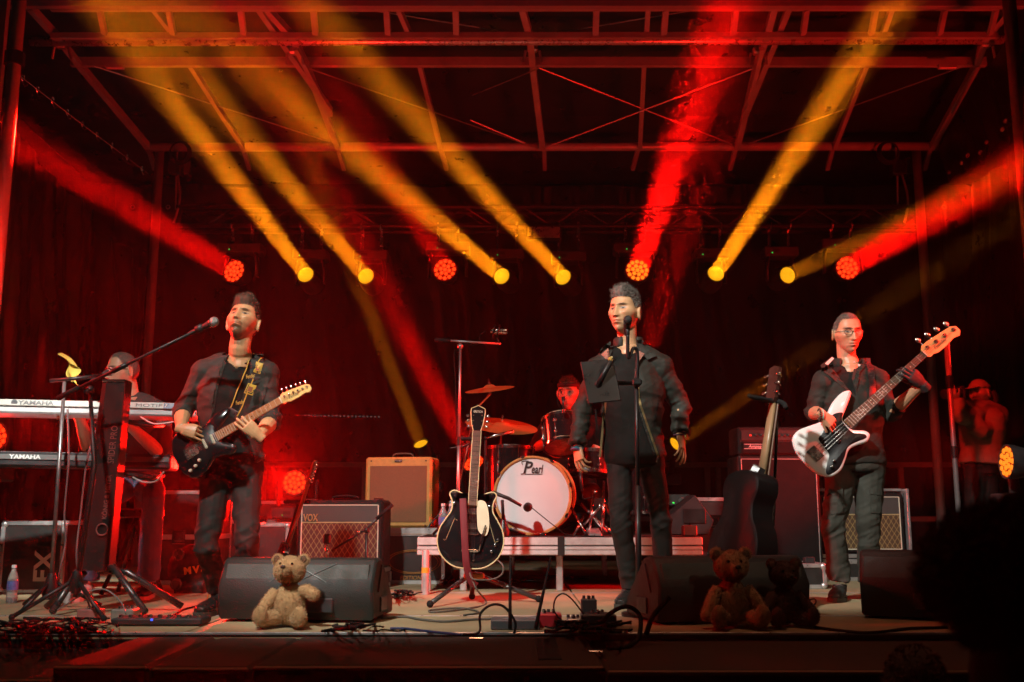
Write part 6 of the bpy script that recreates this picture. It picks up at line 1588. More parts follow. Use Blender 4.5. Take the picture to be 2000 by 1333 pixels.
q = MB(); q.ball(cl2, .026, 12, 8); q.box(cl2 + V((0, -.02, 0)), (.05, .04, .035), .008); q.build('clamp', BLK, o, smooth=False)
m_ = thing('microphone', 'black microphone pointing at the camera beside the ear of the singer', 'microphone', at(1226, 640, 5.27))
tp = at(1226, 625, 5.24); MB().lathe(tp + V((0, .10, -.06)), (tp - (tp + V((0, .10, -.06)))), [(.010, 0), (.012, .02), (.020, .085), (.022, .10)], 16).build('microphone_body', PLASTIC, m_, auto=40)
MB().ball(tp, .023, 16, 10).build('grille', mat('dark_mic_mesh', (.03, .03, .03), .5, .5, bump=.8, bscale=700), m_, smooth=True)
MB().tube([at(1226, 656, 5.28), at(1226, 634, 5.29)], [.010, .013], 10).build('clip', PLASTIC, m_, smooth=True)
tb_ = thing('tablet', 'dark tablet in a holder clamped to the stand of the singer', 'tablet', at(1175, 745, 5.25))
c = at(1173, 745, 5.22); Mt = Matrix.Translation(c) @ Matrix.Rotation(R(-9), 4, 'Y') @ Matrix.Rotation(R(-14), 4, 'X') @ Matrix.Rotation(R(8), 4, 'Z')
MB(Mt).box((0, 0, 0), (.175, .009, .235), .004).build('tablet_body', mat('dark_tablet', (.012, .012, .013), .35, var=.05), tb_); MB(Mt).box((0, .006, 0), (.16, .002, .22)).build('screen', mat('dark_glass', (.01, .01, .01), .1), tb_)
MB().tube([at(1172, 752, 5.27), at(1205, 749, 5.32), cl2], [.010, .012, .013], 10).build('arm', BLK, tb_, smooth=True); MB().tube([at(1196, 701, 5.2), at(1180, 730, 5.2), at(1168, 752, 5.21)], [.016, .014, .016], 10).build('holder_bar', BLK, tb_, smooth=True)
for x, y in ((1193, 703), (1152, 781)): MB().box(at(x, y, 5.2), (.030, .03, .022), .006, M=Matrix.Rotation(R(35), 3, 'Y')).build('holder_grip', mat('amber_grip', (.5, .28, .06), .4), tb_)
MB().ball(at(1168, 752, 5.22), .024, 12, 8).build('ball_joint', BLK, tb_, smooth=True)
# drum overhead microphone
b = V((at(893, 1046, 6.98).x, 7.0, rz)); top = at(899, 677, 7.0)
o = thing('microphone_stand', 'tall thin stand with level boom carrying the overhead microphone left of the drums', 'microphone stand', (b.x, 7.0, rz))
MB().tube([b + V((0, 0, .1)), b.lerp(top, .5)], .012, 10).build('lower_tube', STEEL, o, smooth=True); MB().tube([b.lerp(top, .48), top], .009, 10).build('upper_tube', STEEL, o, smooth=True); MB().lathe(b.lerp(top, .47), (0, 0, 1), [(.017, 0), (.017, .06)], 12).build('clutch', BLK, o, auto=40)
for a in (100, 215, 335): MB().tube([b + V((0, 0, .18)), b + V((.20 * math.cos(R(a)), .12 * math.sin(R(a)) + .06, .01))], .009, 8).build('leg', BLK, o, smooth=True)
MB().tube([at(849, 664, 7.0), at(978, 672, 7.0)], .008, 10).build('boom', STEEL, o, smooth=True); MB().tube([at(849, 664, 7.0), at(880, 666, 7.0)], .014, 10).build('counterweight', RUBBER, o, smooth=True); MB().ball(top, .022, 10, 8).build('clamp', STEEL, o, smooth=True)
m_ = thing('microphone', 'studio microphone in a round shock mount on the level boom', 'microphone', at(970, 650, 7.0)); c = at(970, 648, 7.0)
MB().lathe(c - V((.045, 0, -.005)), (1, 0, -.02), [(.012, 0), (.022, .02), (.024, .05), (.024, .11), (.02, .118)], 16).build('microphone_body', NICKEL, m_, auto=40)
for dx in (-.02, .012): MB().tube([c + V((dx + .01 * math.sin(a), .044 * math.cos(a), .048 * math.sin(a))) for a in np.linspace(0, 6.28, 16, endpoint=False)], .005, 6, closed=True).build('shock_ring', BLK, m_)
MB().tube([c - V((0, 0, .045)), at(975, 672, 7.0)], .008, 8).build('mount', BLK, m_); MB().tube(spline([at(950, 646, 7.0), at(938, 655, 7.0), at(935, 668, 7.0), at(925, 676, 7.0), at(912, 670, 7.0), at(899, 685, 7.0), at(887, 690, 7.0), at(890, 760, 7.0), at(893, 900, 7.0)], 5), .003, 5).build('cable', RUBBER, m_)
# bass drum microphone
b = V((at(983, 1046, 6.88).x, 7.0, rz)); j = at(981, 978, 6.92)
o = thing('microphone_stand', 'short low stand with stubby boom before the bass drum head', 'microphone stand', (b.x, 7.0, rz))
MB().lathe(b, (0, 0, 1), [(.042, 0), (.045, .03), (.03, .07), (.014, .12), (.012, .14)], 16).build('hub', BLK, o, auto=40); MB().tube([b + V((0, 0, .1)), j], .011, 10).build('pole', BLK, o, smooth=True)
for a in (30, 150, 270): MB().tube([b + V((0, 0, .06)), b + V((.17 * math.cos(R(a)), .08 * math.sin(R(a)), .01))], .009, 8).build('leg', BLK, o, smooth=True)
MB().tube([at(960, 961, 6.9), j.lerp(at(1004, 981, 6.9), .5) + V((0, 0, .02)), at(1018, 988, 6.92)], [.013, .013, .010], 10).build('boom', BLK, o, smooth=True)
m_ = thing('microphone', 'round black drum microphone close to the white bass drum head', 'microphone', at(1030, 992, 6.94)); MB().lathe(at(1030, 992, 6.92), (.1, 1, .1), [(.018, 0), (.030, .02), (.030, .06), (.022, .075)], 16).build('microphone_body', PLASTIC, m_, auto=40)
MB().tube(spline([at(1034, 988, 6.93), at(1052, 1003, 6.9), at(1090, 1033, 6.9), at(1112, 1045, 6.92), at(1180, 1048, 6.93)], 5), .0035, 5).build('cable', RUBBER, m_)
# small condenser by the cymbal and tom microphones
m_ = thing('microphone', 'thin pencil microphone under the ride cymbal', 'microphone', at(985, 848, 7.2)); MB().tube([at(945, 858, 7.2), at(968, 851, 7.2), at(1003, 843, 7.2)], [.006, .011, .012], 10).build('microphone_body', NICKEL, m_, smooth=True); MB().tube([at(945, 858, 7.2), at(905, 872, 7.2), at(880, 876, 7.2)], .006, 8).build('boom', BLK, m_)
MB().tube([at(948, 858, 7.2), V((at(948, 1040, 7.2).x, 7.2, rz + .01))], .009, 8).build('stand', BLK, m_)
m_ = thing('microphone', 'small clip microphone on the rim of the rack tom', 'microphone', at(1101, 790, 7.3)); MB().tube([at(1100, 775, 7.3), at(1101, 800, 7.3)], .013, 10).build('microphone_body', BLK, m_, smooth=True); MB().box(at(1101, 803, 7.3), (.022, .03, .03), .004).build('clip', NICKEL, m_)
MB().tube(spline([at(1099, 773, 7.3), at(1093, 762, 7.3), at(1089, 785, 7.3), at(1095, 797, 7.3), at(1108, 805, 7.3), at(1114, 818, 7.3)], 5), .003, 5).build('cable', RUBBER, m_)
m_ = thing('microphone', 'dark pencil microphone hanging by the hand of the singer', 'microphone', at(1137, 960, 7.15)); MB().tube([at(1133, 920, 7.15), at(1137, 960, 7.15)], .013, 10).build('microphone_body', BLK, m_, smooth=True); MB().tube(spline([at(1138, 965, 7.15), at(1140, 975, 7.15), at(1160, 972, 7.15), at(1175, 985, 7.15), at(1195, 1015, 7.1), at(1210, 1045, 7.05)], 5), .0035, 5).build('cable', RUBBER, m_)
# amplifier microphone
b = fl(716, 1140, 6.75); o = thing('microphone_stand', 'low black stand with slanting boom in front of the maroon-grille amplifier', 'microphone stand', (b.x, 6.75, 0)); top = at(716, 1036, 6.75)
MB().tube([V((b.x, 6.75, .02)), top], .009, 10).build('pole', BLK, o, smooth=True); MB().lathe((b.x, 6.75, 0), (0, 0, 1), [(.11, 0), (.11, .015), (.02, .03)], 24).build('base', BLK, o, auto=40)
MB().tube([at(767, 986, 6.75), at(716, 1033, 6.75), at(648, 1076, 6.78)], .008, 10).build('boom', BLK, o, smooth=True); MB().tube([at(767, 986, 6.75), at(735, 1014, 6.75)], .012, 10).build('counterweight', RUBBER, o, smooth=True); MB().ball(top, .02, 10, 8).build('clamp', BLK, o, smooth=True); MB().ball(at(701, 1039, 6.74), .012, 8, 6).build('wing_nut', CHROME, o, smooth=True)
m_ = thing('microphone', 'flat square microphone in front of the maroon grille', 'microphone', at(639, 1060, 6.8)); MB().box(at(639, 1053, 6.8), (.048, .03, .066), .008).build('microphone_head', PLASTIC, m_); MB().tube([at(639, 1064, 6.8), at(638, 1092, 6.8)], [.014, .011], 10).build('microphone_body', NICKEL, m_, smooth=True)
# ------------------------------------------------------------------ keyboards
KW = mat('silver_white_synth', (.62, .62, .63), .4, .1, var=.05); KB = mat('pale_rear_panel', (.42, .39, .35), .45); INK = mat('grey_ink', (.08, .08, .09), .5)
k0, k1 = at(-160, 790, 5.9), at(386, 802, 6.15)
kb = thing('keyboard', 'white and silver keyboard on the upper tier with dark lettering on its back edge', 'keyboard', mtx=frame((k0 + k1) / 2, k1 - k0, V((.08, 1, 0))))
Lk = (k1 - k0).length
MB().box((0, .17, .0), (Lk, .34, .078), .01).build('chassis', KW, kb, local=True); MB().box((0, -.001, .022), (Lk - .01, .012, .040), .003, M=Matrix.Rotation(R(-18), 3, 'X')).build('rear_panel', KB, kb, local=True)
xx = lambda px: (at(px, 790, 5.95).x - (k0.x + k1.x) / 2)
text('YAMAHA', .036, Matrix.Translation((xx(62), -.010, .022)) @ Matrix.Rotation(R(72), 4, 'X'), INK, kb, width=.20, depth=.0006, bold=.001)
MB().lathe((xx(22), -.009, .022), (0, -1, 0), [(.018, 0), (.018, .001)], 16).build('emblem', INK, kb, local=True)
text('MOTIF', .030, Matrix.Translation((xx(275), -.010, .022)) @ Matrix.Rotation(R(72), 4, 'X'), INK, kb, width=.15, depth=.0006)
MB().box((xx(322), -.009, .022), (.11, .004, .036), .001, M=Matrix.Rotation(R(-18), 3, 'X')).build('blue_panel', mat('blue_plate', (.02, .03, .12), .4), kb, local=True); text('7', .034, Matrix.Translation((xx(308), -.014, .022)) @ Matrix.Rotation(R(72), 4, 'X'), WHITE_INK, kb, depth=.0006)
for i in range(9): MB().lathe((xx(330 + 6 * i), -.002, -.016), (0, -1, 0), [(.006, 0), (.006, .003)], 8).build('socket', PLASTIC, kb, local=True)
for i in range(44):
    MB().box((-Lk / 2 + .06 + i * .0235, .27, .043), (.0215, .14, .012), .002).build('key', WHITE_INK, kb, local=True) if i == 0 else None
km = kb.children[-1].data
for i in range(1, 46):
    o2 = link('key', km, kb); o2.location = (i * .0235, 0, 0)
k0, k1 = at(-160, 893, 5.75), at(334, 903, 6.0); k2 = thing('keyboard', 'black keyboard on the lower tier with white lettering on its back edge', 'keyboard', mtx=frame((k0 + k1) / 2, k1 - k0, V((.08, 1, 0)))); L2 = (k1 - k0).length
MB().box((0, .17, 0), (L2, .34, .085), .012).build('chassis', mat('black_synth', (.02, .02, .022), .4), k2, local=True); MB().box((0, -.002, .012), (L2 - .02, .012, .03), .003).build('rear_panel', mat('grey_rear_panel', (.12, .12, .12), .45), k2, local=True)
text('YAMAHA', .034, Matrix.Translation((at(40, 895, 5.8).x - (k0.x + k1.x) / 2, -.0095, .012)) @ Matrix.Rotation(R(90), 4, 'X'), WHITE_INK, k2, width=.17, depth=.0006, bold=.001)
km2 = None
for i in range(44):
    if km2 is None: o2 = MB().box((-L2 / 2 + .06, .27, .046), (.0215, .14, .012), .002).build('key', WHITE_INK, k2, local=True); km2 = o2.data
    else: o2 = link('key', km2, k2); o2.location = (i * .0235, 0, 0)
# column keyboard stand
cs_ = thing('keyboard_stand', 'black column keyboard stand with lettering and splayed tube legs', 'keyboard stand', fl(190, 1180, 5.6))
t0, t1 = at(228, 748, 5.55), at(186, 1112, 5.60)
GLB = mat('satin_black_column', (.022, .022, .021), .38, .3)
d_ = (t1 - t0).normalized(); sx_ = V((1, 0, 0)); fz_ = sx_.cross(d_)
cb_ = MB()
wv = []
for q, w in ((t0, .066), (t1, .088)):
    for i, j in ((-1, -.6), (-.55, -1), (.95, -1), (1, -.9), (1, 1), (-1, 1)): wv.append(q + sx_ * (i * w) + V((0, 1, .1)) * (j * .05))
cb_.add(wv, [tuple(range(6)), tuple(range(11, 5, -1))] + [(i, i + 6, (i + 1) % 6 + 6, (i + 1) % 6) for i in range(6)]); cb_.build('column', GLB, cs_)
MB().box(t0 + V((0, 0, .006)), (.128, .10, .014), .004).build('column_cap', NICKEL, cs_)
REDI = mat('red_lettering', (.22, .09, .08), .5)
Mt_ = frame(t0.lerp(t1, .62) + V((.040, -.056, 0)), -d_, V((-1, 0, 0)))
text('KÖNIG & MEYER', .034, Mt_, REDI, cs_, depth=.0006, local=False, width=.235, bold=.0006)
text('SPIDER PRO', .05, frame(t0.lerp(t1, .34) + V((.040, -.056, 0)), -d_, V((-1, 0, 0))), REDI, cs_, depth=.0006, local=False, width=.20)
rg = t0.lerp(t1, .79) + V((.035, -.060, 0)); MB().tube([rg + V((.030 * math.cos(a), 0, .030 * math.sin(a))) for a in np.linspace(0, 6.28, 20, endpoint=False)], .004, 6, closed=True).build('emblem', REDI, cs_)
for a, b, c_ in (((150, 1118), (150, 1120), (110, 1200)), ((190, 1112), (222, 1108), (290, 1198)), ((205, 1115), (248, 1118), (326, 1186)), ((165, 1118), (148, 1135), (50, 1180))):
    MB().tube([at(*a, 5.6), at(*b, 5.55), V((at(*c_, 5.4).x, 5.35 if c_[1] > 1190 else 5.65, .02))], .018, 12).build('leg', mat('dark_tube', (.08, .08, .08), .3, .7), cs_, smooth=True)
for z in (800, 905):
    for dx in (-.16, .16): MB().tube([at(215, z + 20, 5.62) + V((dx * .2, 0, 0)), at(215, z + 20, 5.62) + V((dx, .16, -.02)), at(215, z + 20, 5.62) + V((dx, .38, .0))], .014, 8).build('support_arm', BLK, cs_, smooth=True)
# lit sheet of paper, bottle, pedals on the left
pp = sheet(lambda u, v: at(112 + 30 * u * (1 - .6 * v) + 34 * v + 8 * math.sin(v * 5), 692 + 55 * v + 14 * u * (1 - v), 6.3 + .04 * math.sin(4 * u + 2 * v)) + V((.015 * math.sin(7 * v), 0, .02 * math.sin(5 * u))), 10, 12).build('music_sheet', mat('yellow_lit_paper', (.75, .55, .10), .7)); pp.modifiers.new('t', 'SOLIDIFY').thickness = .0008; tag(pp, 'curled yellow-lit sheet on the stand above the white keyboard', 'paper'); recentre(pp)  # yellow of the beam is put into the paper's colour
def bottle(label, loc, s=1.):
    o = thing('water_bottle', label, 'bottle', loc, 0, 'water bottles'); MB().lathe((0, 0, 0), (0, 0, 1), [(.026 * s, 0), (.031 * s, .008), (.031 * s, .05), (.028 * s, .06), (.031 * s, .07), (.031 * s, .13), (.026 * s, .155), (.014 * s, .185), (.012 * s, .2)], 18).build('bottle_body', mat('clear_plastic', (.75, .80, .85), .12, trans=.75, var=.03), o, smooth=True, local=True)
    MB().lathe((0, 0, .198), (0, 0, 1), [(.014 * s, 0), (.014 * s, .018)], 12).build('cap', mat('white_cap', (.7, .7, .7), .5), o, auto=40, local=True); MB().lathe((0, 0, .075), (0, 0, 1), [(.0316 * s, 0), (.0316 * s, .05)], 18, cap=False).build('bottle_label', mat('blue_red_label', (.10, .14, .40), .5, var=.5, scale=30), o, auto=40, local=True)
bottle('clear water bottle on the floor at the far left', fl(22, 1180, 6.1)); b1 = at(864, 1040, 7.0); bottle('left of the two water bottles on the drum platform', (b1.x, 7.05, rz)); b1 = at(879, 1040, 7.0); bottle('right of the two water bottles on the drum platform', (b1.x, 7.08, rz))
def pedal(label, loc, m, size=(.075, .115, .05), rot=0., two=False):
    o = thing('effects_pedal', label, 'pedal', loc, rot); w, d, h = size; MB().box((0, 0, h / 2), size, .006).build('housing', m, o, local=True)
    for x in ((-.02, .02) if two else (0,)): MB().lathe((x, -d * .25, h), (0, 0, 1), [(.009, 0), (.009, .012), (.006, .014)], 10).build('switch', CHROME, o, auto=40, local=True)
    for x in (-.022, 0, .022): MB().lathe((x, d * .25, h), (0, 0, 1), [(.008, 0), (.007, .014)], 10).build('knob', PLASTIC if m is not BLK else NICKEL, o, auto=40, local=True)
    return o
PK = mat('rose_metal', (.42, .16, .14), .4, .4); SV = mat('silver_metal', (.45, .44, .40), .35, .7)
pedal('rose-coloured effects pedal under the column stand', fl(178, 1200, 5.25), PK, (.11, .09, .045)); pedal('silver effects pedal right of the rose-coloured one', fl(245, 1205, 5.15), SV, (.11, .10, .055), two=True)
pb = thing('pedalboard', 'long black pedalboard with small bright knobs at the left front', 'pedalboard', fl(315, 1232, 4.95)); MB().box((0, 0, .02), (.42, .16, .03), .006).build('frame', PLASTIC, pb, local=True)
for i in range(9): MB().lathe((-.18 + .045 * i, -.03, .034), (0, 0, 1), [(.011, 0), (.011, .012), (.008, .014)], 10).build('knob', NICKEL, pb, auto=40, local=True)
MB().box((-.02, -.081, .03), (.01, .004, .01)).build('indicator', mat('blue_led', (.0, .05, .3), .3, emit=(.05, .12, 1), es=1.5), pb, local=True)
cn = thing('traffic_marker', 'small orange wedge on the floor beside the boot of the guitar player', 'marker', fl(412, 1162, 5.9)); MB().lathe((0, 0, 0), (0, 0, 1), [(.05, 0), (.05, .006), (.032, .01), (.008, .10)], 14).build('cone', mat('orange_plastic', (.5, .16, .05), .5), cn, local=True, auto=40)
# receivers with aerials, pedals at the front middle
rc_ = thing('radio_receiver', 'flat grey radio receiver box with two tall black aerials at the stage front', 'receiver', fl(1015, 1222, 4.80)); MB().box((-.02, .0, .022), (.22, .16, .044), .005).build('housing', mat('blue_grey_metal', (.10, .11, .12), .4, .4), rc_, local=True)
for a, b in (((996, 1228), (997, 1090)), ((1046, 1228), (1076, 1088))):
    MB().tube([at(*a, 4.72), at(*a, 4.72).lerp(at(*b, 4.72), .35), at(*b, 4.72)], [.0085, .0075, .0045], 10).build('aerial', RUBBER, rc_, smooth=True)
pedal('red effects pedal with white knobs among the cables at the stage front', fl(1072, 1210, 4.88), mat('red_metal', (.42, .02, .03), .4, .2), (.115, .12, .06), two=True); pedal('small silver effects pedal right of the red one', fl(1120, 1216, 4.84), SV, (.06, .1, .04))
pedal('black effects unit with gold plate by the centre floor monitor', fl(1168, 1208, 4.86), BLK, (.16, .12, .06)); pedal('upright black tuner box behind the black effects unit', fl(1150, 1192, 5.05), PLASTIC, (.075, .05, .11))
# ------------------------------------------------------------------ cables
def cable(label, pts, r=.005, m=RUBBER, z=None, cat='cable'):
    o = MB().tube(spline(pts, 6), r, 6).build('cable', m, smooth=True); tag(o, label, cat); recentre(o); return o
def cord_mat():
    m = mat('braided_cord', (.10, .095, .08), .8, var=.8, scale=220); return m
BR = cord_mat()
g_ = lambda x, y, z=.006: V((at(x, y, 5).x / 5, 1, 0)) and (lambda d: V((CAM.x + d.x * ((z - CAM.z) / d.z), CAM.y + d.y * ((z - CAM.z) / d.z), z)))(at(x, y, 5) - CAM)
cable('braided speckled cable looping across the floor under the guitar stand', [g_(745, 1208), g_(790, 1205), g_(820, 1210), g_(870, 1214), g_(930, 1210), g_(1010, 1208), g_(1050, 1205)], .006, BR)
cable('braided speckled cable hanging from the black guitar and lying in a loop', [at(972, 1095, 6.05), at(982, 1105, 6.0), at(980, 1122, 6.0), at(960, 1132, 6.0), at(925, 1132, 5.95), at(918, 1120, 6.0), at(930, 1150, 5.95), g_(950, 1178), g_(920, 1188), g_(850, 1196), g_(842, 1192), g_(900, 1188), g_(935, 1196), g_(905, 1202)], .005, BR)
cable('thin dark cable curving on the floor right of the guitar player boot', [g_(270, 1212), g_(330, 1205), g_(360, 1190), g_(400, 1182), g_(440, 1178)], .005)
cable('blue plug and cable end beside the left floor monitor', [g_(762, 1228), g_(790, 1228), g_(840, 1234), g_(900, 1240)], .006, mat('blue_cable', (.02, .03, .10), .5))
cable('black cable arching up out of the radio receiver', [g_(905, 1240), at(936, 1235, 4.6), at(938, 1200, 4.6), at(960, 1182, 4.6), at(985, 1186, 4.6), at(1006, 1215, 4.6), at(1004, 1238, 4.6)], .006)
cable('thin black cable arching above the red pedal', [at(1105, 1220, 4.75), at(1083, 1195, 4.75), at(1085, 1170, 4.75), at(1100, 1160, 4.75), at(1118, 1172, 4.75), at(1140, 1200, 4.75)], .004)
cable('thick black cable loop hanging over the stage edge by the centre floor monitor', [at(1160, 1238, 4.5), at(1190, 1200, 4.5), at(1225, 1185, 4.5), at(1250, 1205, 4.5), at(1245, 1250, 4.4), at(1210, 1268, 4.3), at(1185, 1262, 4.3)], .010)
cable('black cable bending up beside the red side of the centre monitor', [at(1262, 1240, 4.45), at(1275, 1205, 4.45), at(1300, 1175, 4.45), at(1308, 1166, 4.45)], .011)
cable('dark cable with a plug lying on the floor before the bass player', [g_(1590, 1225), g_(1640, 1232), g_(1700, 1236), g_(1780, 1228), g_(1850, 1226)], .007)
cable('thin cable curl on the floor left of the bass player shoes', [g_(1565, 1178), g_(1590, 1170), g_(1592, 1180), g_(1570, 1188)], .004)
cable('white cable drooping under the white keyboard', [at(275, 815, 5.85), at(300, 828, 5.8), at(330, 826, 5.8), at(345, 822, 5.8)], .0045, mat('pale_cable', (.5, .48, .45), .5)); cable('pale cable drooping from the black keyboard to the guitar', [at(255, 930, 5.7), at(280, 942, 5.65), at(305, 940, 5.6), at(320, 922, 5.55)], .0045, mat('pale_cable', (.5, .48, .45), .5))
cable('cable hanging down beside the thin keyboard microphone stand', [at(132, 800, 5.75), at(134, 900, 5.75), at(126, 1000, 5.75), at(128, 1060, 5.75), at(115, 1130, 5.75), g_(120, 1175)], .006, mat('grey_red_cable', (.16, .10, .10), .5)); cable('cable hanging from the white keyboard to the floor', [at(196, 808, 5.8), at(185, 850, 5.75), at(170, 900, 5.7), at(158, 1000, 5.7), at(150, 1100, 5.65), g_(175, 1185)], .006, mat('grey_red_cable', (.16, .10, .10), .5))
cable('thin grey cable arching between the effects pedals', [g_(100, 1200), at(165, 1160, 5.3), at(205, 1152, 5.3), at(235, 1175, 5.25), g_(245, 1198, .05)], .004, mat('grey_cable', (.2, .2, .19), .5))
def tangle(label, cx, cy, w, h, n, seed):
    r = random.Random(seed); mb = MB()
    for i in range(n):
        x, y = cx + r.uniform(-w, w) * .6, cy + r.uniform(-h, h); pts = []
        for k in range(7):
            pts.append(g_(x, y, .006 + r.random() ** 2 * .06)); x += r.uniform(-.35, .35) * w; y += r.uniform(-.5, .5) * h; x = min(max(x, cx - w), cx + w); y = min(max(y, cy - h), cy + h)
        mb.tube(spline(pts, 6), r.uniform(.003, .007), 5)
    o = mb.build('cable_tangle', RUBBER, smooth=True); o['kind'] = 'stuff'; o['label'] = label
tangle('tangle of black cables on the floor at the left front', 110, 1222, 120, 14, 34, 1); tangle('tangle of black cables at the stage front by the pedals', 1150, 1224, 85, 11, 30, 2); tangle('loose cables round the left wedge', 700, 1225, 90, 8, 6, 3)
tangle('loose cables under the drum platform', 1000, 1130, 150, 6, 6, 5); tangle('loose cables by the amplifiers', 790, 1160, 40, 6, 8, 6)
# ------------------------------------------------------------------ floor monitors
WEDGE = mat('textured_black_wedge', (.012, .013, .011), .62, var=.15, bump=.5, bscale=170)
def wedge(label, c, w, d, h, rot, logo=None):
    """back of the wedge faces the audience"""
    o = thing('floor_monitor', label, 'floor monitor', c, rot, 'floor monitors at the stage front')
    prof = [(-d * .42, 0), (d * .5, 0), (d * .5, h * .28), (d * .30, h * .55), (-d * .02, h * .96), (-d * .10, h), (-d * .28, h), (-d * .34, h * .96), (-d * .5, h * .55), (-d * .47, h * .2)]
    Mx = Matrix(((0, 0, 1, 0), (1, 0, 0, 0), (0, 1, 0, 0), (0, 0, 0, 1)))
    MB().prism(prof, [(.012, -w / 2), (.003, -w / 2 + .008), (0, -w / 2 + .014), (0, w / 2 - .014), (.003, w / 2 - .008), (.012, w / 2)], M=Mx).build('cabinet', WEDGE, o, local=True, auto=35)
    MB().box((0, -d * .42, h * .74), (w * .93, .012, h * .36), .004, M=Matrix.Rotation(R(-22), 3, 'X')).build('back_panel', mat('lit_back_panel', (.026, .028, .022), .6, var=.15, bump=.5, bscale=170), o, local=True)  # lighter copy of the cabinet material: front light put into the panel's colour
    MB().box((.12 * w, -d * .49, h * .24), (w * .26, .012, h * .24), .006).build('connector_plate', PLASTIC, o, local=True)
    for s_ in (-1, 1):
        MB().box((s_ * (w / 2 + .002), 0, h * .22), (.012, d * .3, h * .26), .005).build('handle_recess', BLK, o, local=True); MB().box((s_ * (w / 2 + .003), -d * .18, h * .66), (.010, .014, h * .5), .003, M=Matrix.Rotation(R(-28), 3, 'X')).build('side_groove', BLK, o, local=True)
        MB().box((s_ * w * .38, 0, -.006), (.05, d * .6, .014), .003).build('foot', RUBBER, o, local=True)
    if logo:
        lm = mat('embossed_logo', (.020, .021, .018), .5)
        for a, b in (((-.06, -.05), (.09, .06)), ((-.075, .06), (.06, -.05)), ((-.16, -.05), (-.06, .06)), ((-.085, -.02), (-.115, -.05))):
            P0 = V((a[0] + .10, -d * .42 - .012, h * .74)); 
            q0 = V((a[0] * w / .6 + .10 * w, 0, a[1] * h / .34)); q1 = V((b[0] * w / .6 + .10 * w, 0, b[1] * h / .34)); Rx = Matrix.Rotation(R(-22), 3, 'X'); off = V((0, -d * .42, h * .74))
            MB().tube([off + Rx @ (q0 + V((0, -.006, 0))), off + Rx @ (q1 + V((0, -.006, 0)))], .004, 5).build('logo_stroke', lm, o, local=True)
    return o
c = at(600, 1150, 5.2); wedge('black floor monitor with lit back panel behind the pale teddy bear', (c.x, 5.22, .014), .76, .44, .285, R(-6), True)
c = at(1402, 1150, 5.15); wedge('black floor monitor with red-lit side behind the two dark teddy bears', (c.x, 5.18, .014), .78, .44, .295, R(14), False)
c = fl(1800, 1205, 5.25); wedge('black floor monitor at the right edge beside the bass player', (c.x, 5.3, .014), .50, .40, .318, R(-24), False)
# ------------------------------------------------------------------ teddy bears
def teddy(label, c, s, rot, furm, nose=(.02, .012, .008), head_tilt=0., arm=None, nf=1.):
    o = thing('teddy_bear', label, 'teddy bear', c, rot, 'teddy bears on the stage front'); r = np.random.default_rng(int(c[0] * 100) + 900)
    def part(name, fnm, n, par=o, vox=.009, ln=.011):
        b = MB(); fnm(b); vs, fs = remesh(b, vox * s, 3); n = int(n * nf); fv, ff = fur(vs, fs, n, ln * s, .0016 * s, r, .15); k = len(vs)
        m_ = MB(); m_.add(vs.tolist() + fv.tolist(), list(fs) + [tuple(k + i for i in f) for f in ff]); return m_.build(name, furm, par, local=True)
    z = s
    hc = V((0, -.01 * z, .31 * z)); T = Matrix.Translation(hc) @ Matrix.Rotation(R(head_tilt), 4, 'X'); hp = lambda x, y, q: T @ V((x * z, y * z, q * z))
    def bod(b): b.ball((0, 0, .115 * z), (.092 * z, .080 * z, .115 * z), 18, 12); b.ball((0, 0, .19 * z), (.065 * z, .06 * z, .05 * z))
    def hd(b):
        b.ball(hc, (.092 * z, .082 * z, .080 * z), 18, 12); limb(b, [hp(0, -.05, -.015), hp(0, -.10, -.02)], [.045 * z, .032 * z], 14); b.ball(hp(0, -.095, -.02), .036 * z)
    part('body', bod, 5200); h = part('head', hd, 5200)
    for sx in (-1, 1):
        def ear(b, sx=sx): b.ball(hp(sx * .078, .0, .062), (.036 * z, .018 * z, .036 * z), 14, 9)
        e = part('ear', ear, 900); MB().ball(hp(sx * .080, -.016, .062), (.020 * z, .006 * z, .021 * z), 12, 7).build('inner_ear', mat('brown_plush_inner', (.10, .05, .025), .9), e, local=True, smooth=True)
        def arm_(b, sx=sx):
            a = V((sx * .075 * z, -.01 * z, .19 * z)); e2 = V(arm[0 if sx < 0 else 1]) * z if arm else V((sx * .15 * z, -.06 * z, .06 * z)); limb(b, [a, a.lerp(e2, .5) + V((0, 0, .012 * z)), e2], [.034 * z, .036 * z, .034 * z], 12); b.ball(e2, .036 * z)
        part('arm', arm_, 1500)
        def leg_(b, sx=sx):
            f = V((sx * .115 * z, -.15 * z, .04 * z)); limb(b, [V((sx * .05 * z, -.02 * z, .05 * z)), f], [.045 * z, .042 * z], 12); b.ball(f + V((0, -.015 * z, .025 * z)), (.042 * z, .030 * z, .058 * z))
        part('leg', leg_, 1800)
        MB().ball(hp(sx * .034, -.074, .020), .0085 * z, 10, 7).build('eye', mat('bead_eye', (.008, .005, .004), .1), h, local=True, smooth=True)
    MB().ball(hp(0, -.128, -.010), (.016 * z, .010 * z, .011 * z), 12, 8).build('nose', mat('dark_nose', nose, .5), h, local=True, smooth=True)
    MB().tube([hp(0, -.130, -.02), hp(0, -.126, -.038)], .002 * z, 5).build('mouth_stitch', mat('dark_nose', nose, .5), h, local=True)
    return o
TAN = mat('tan_plush', (.46, .27, .12), .95, var=.2, scale=60, sheen=.3); BRN = mat('ginger_plush', (.34, .17, .07), .95, var=.2, scale=60, sheen=.3); DBR = mat('dark_brown_plush', (.07, .03, .018), .95, var=.2, scale=60)
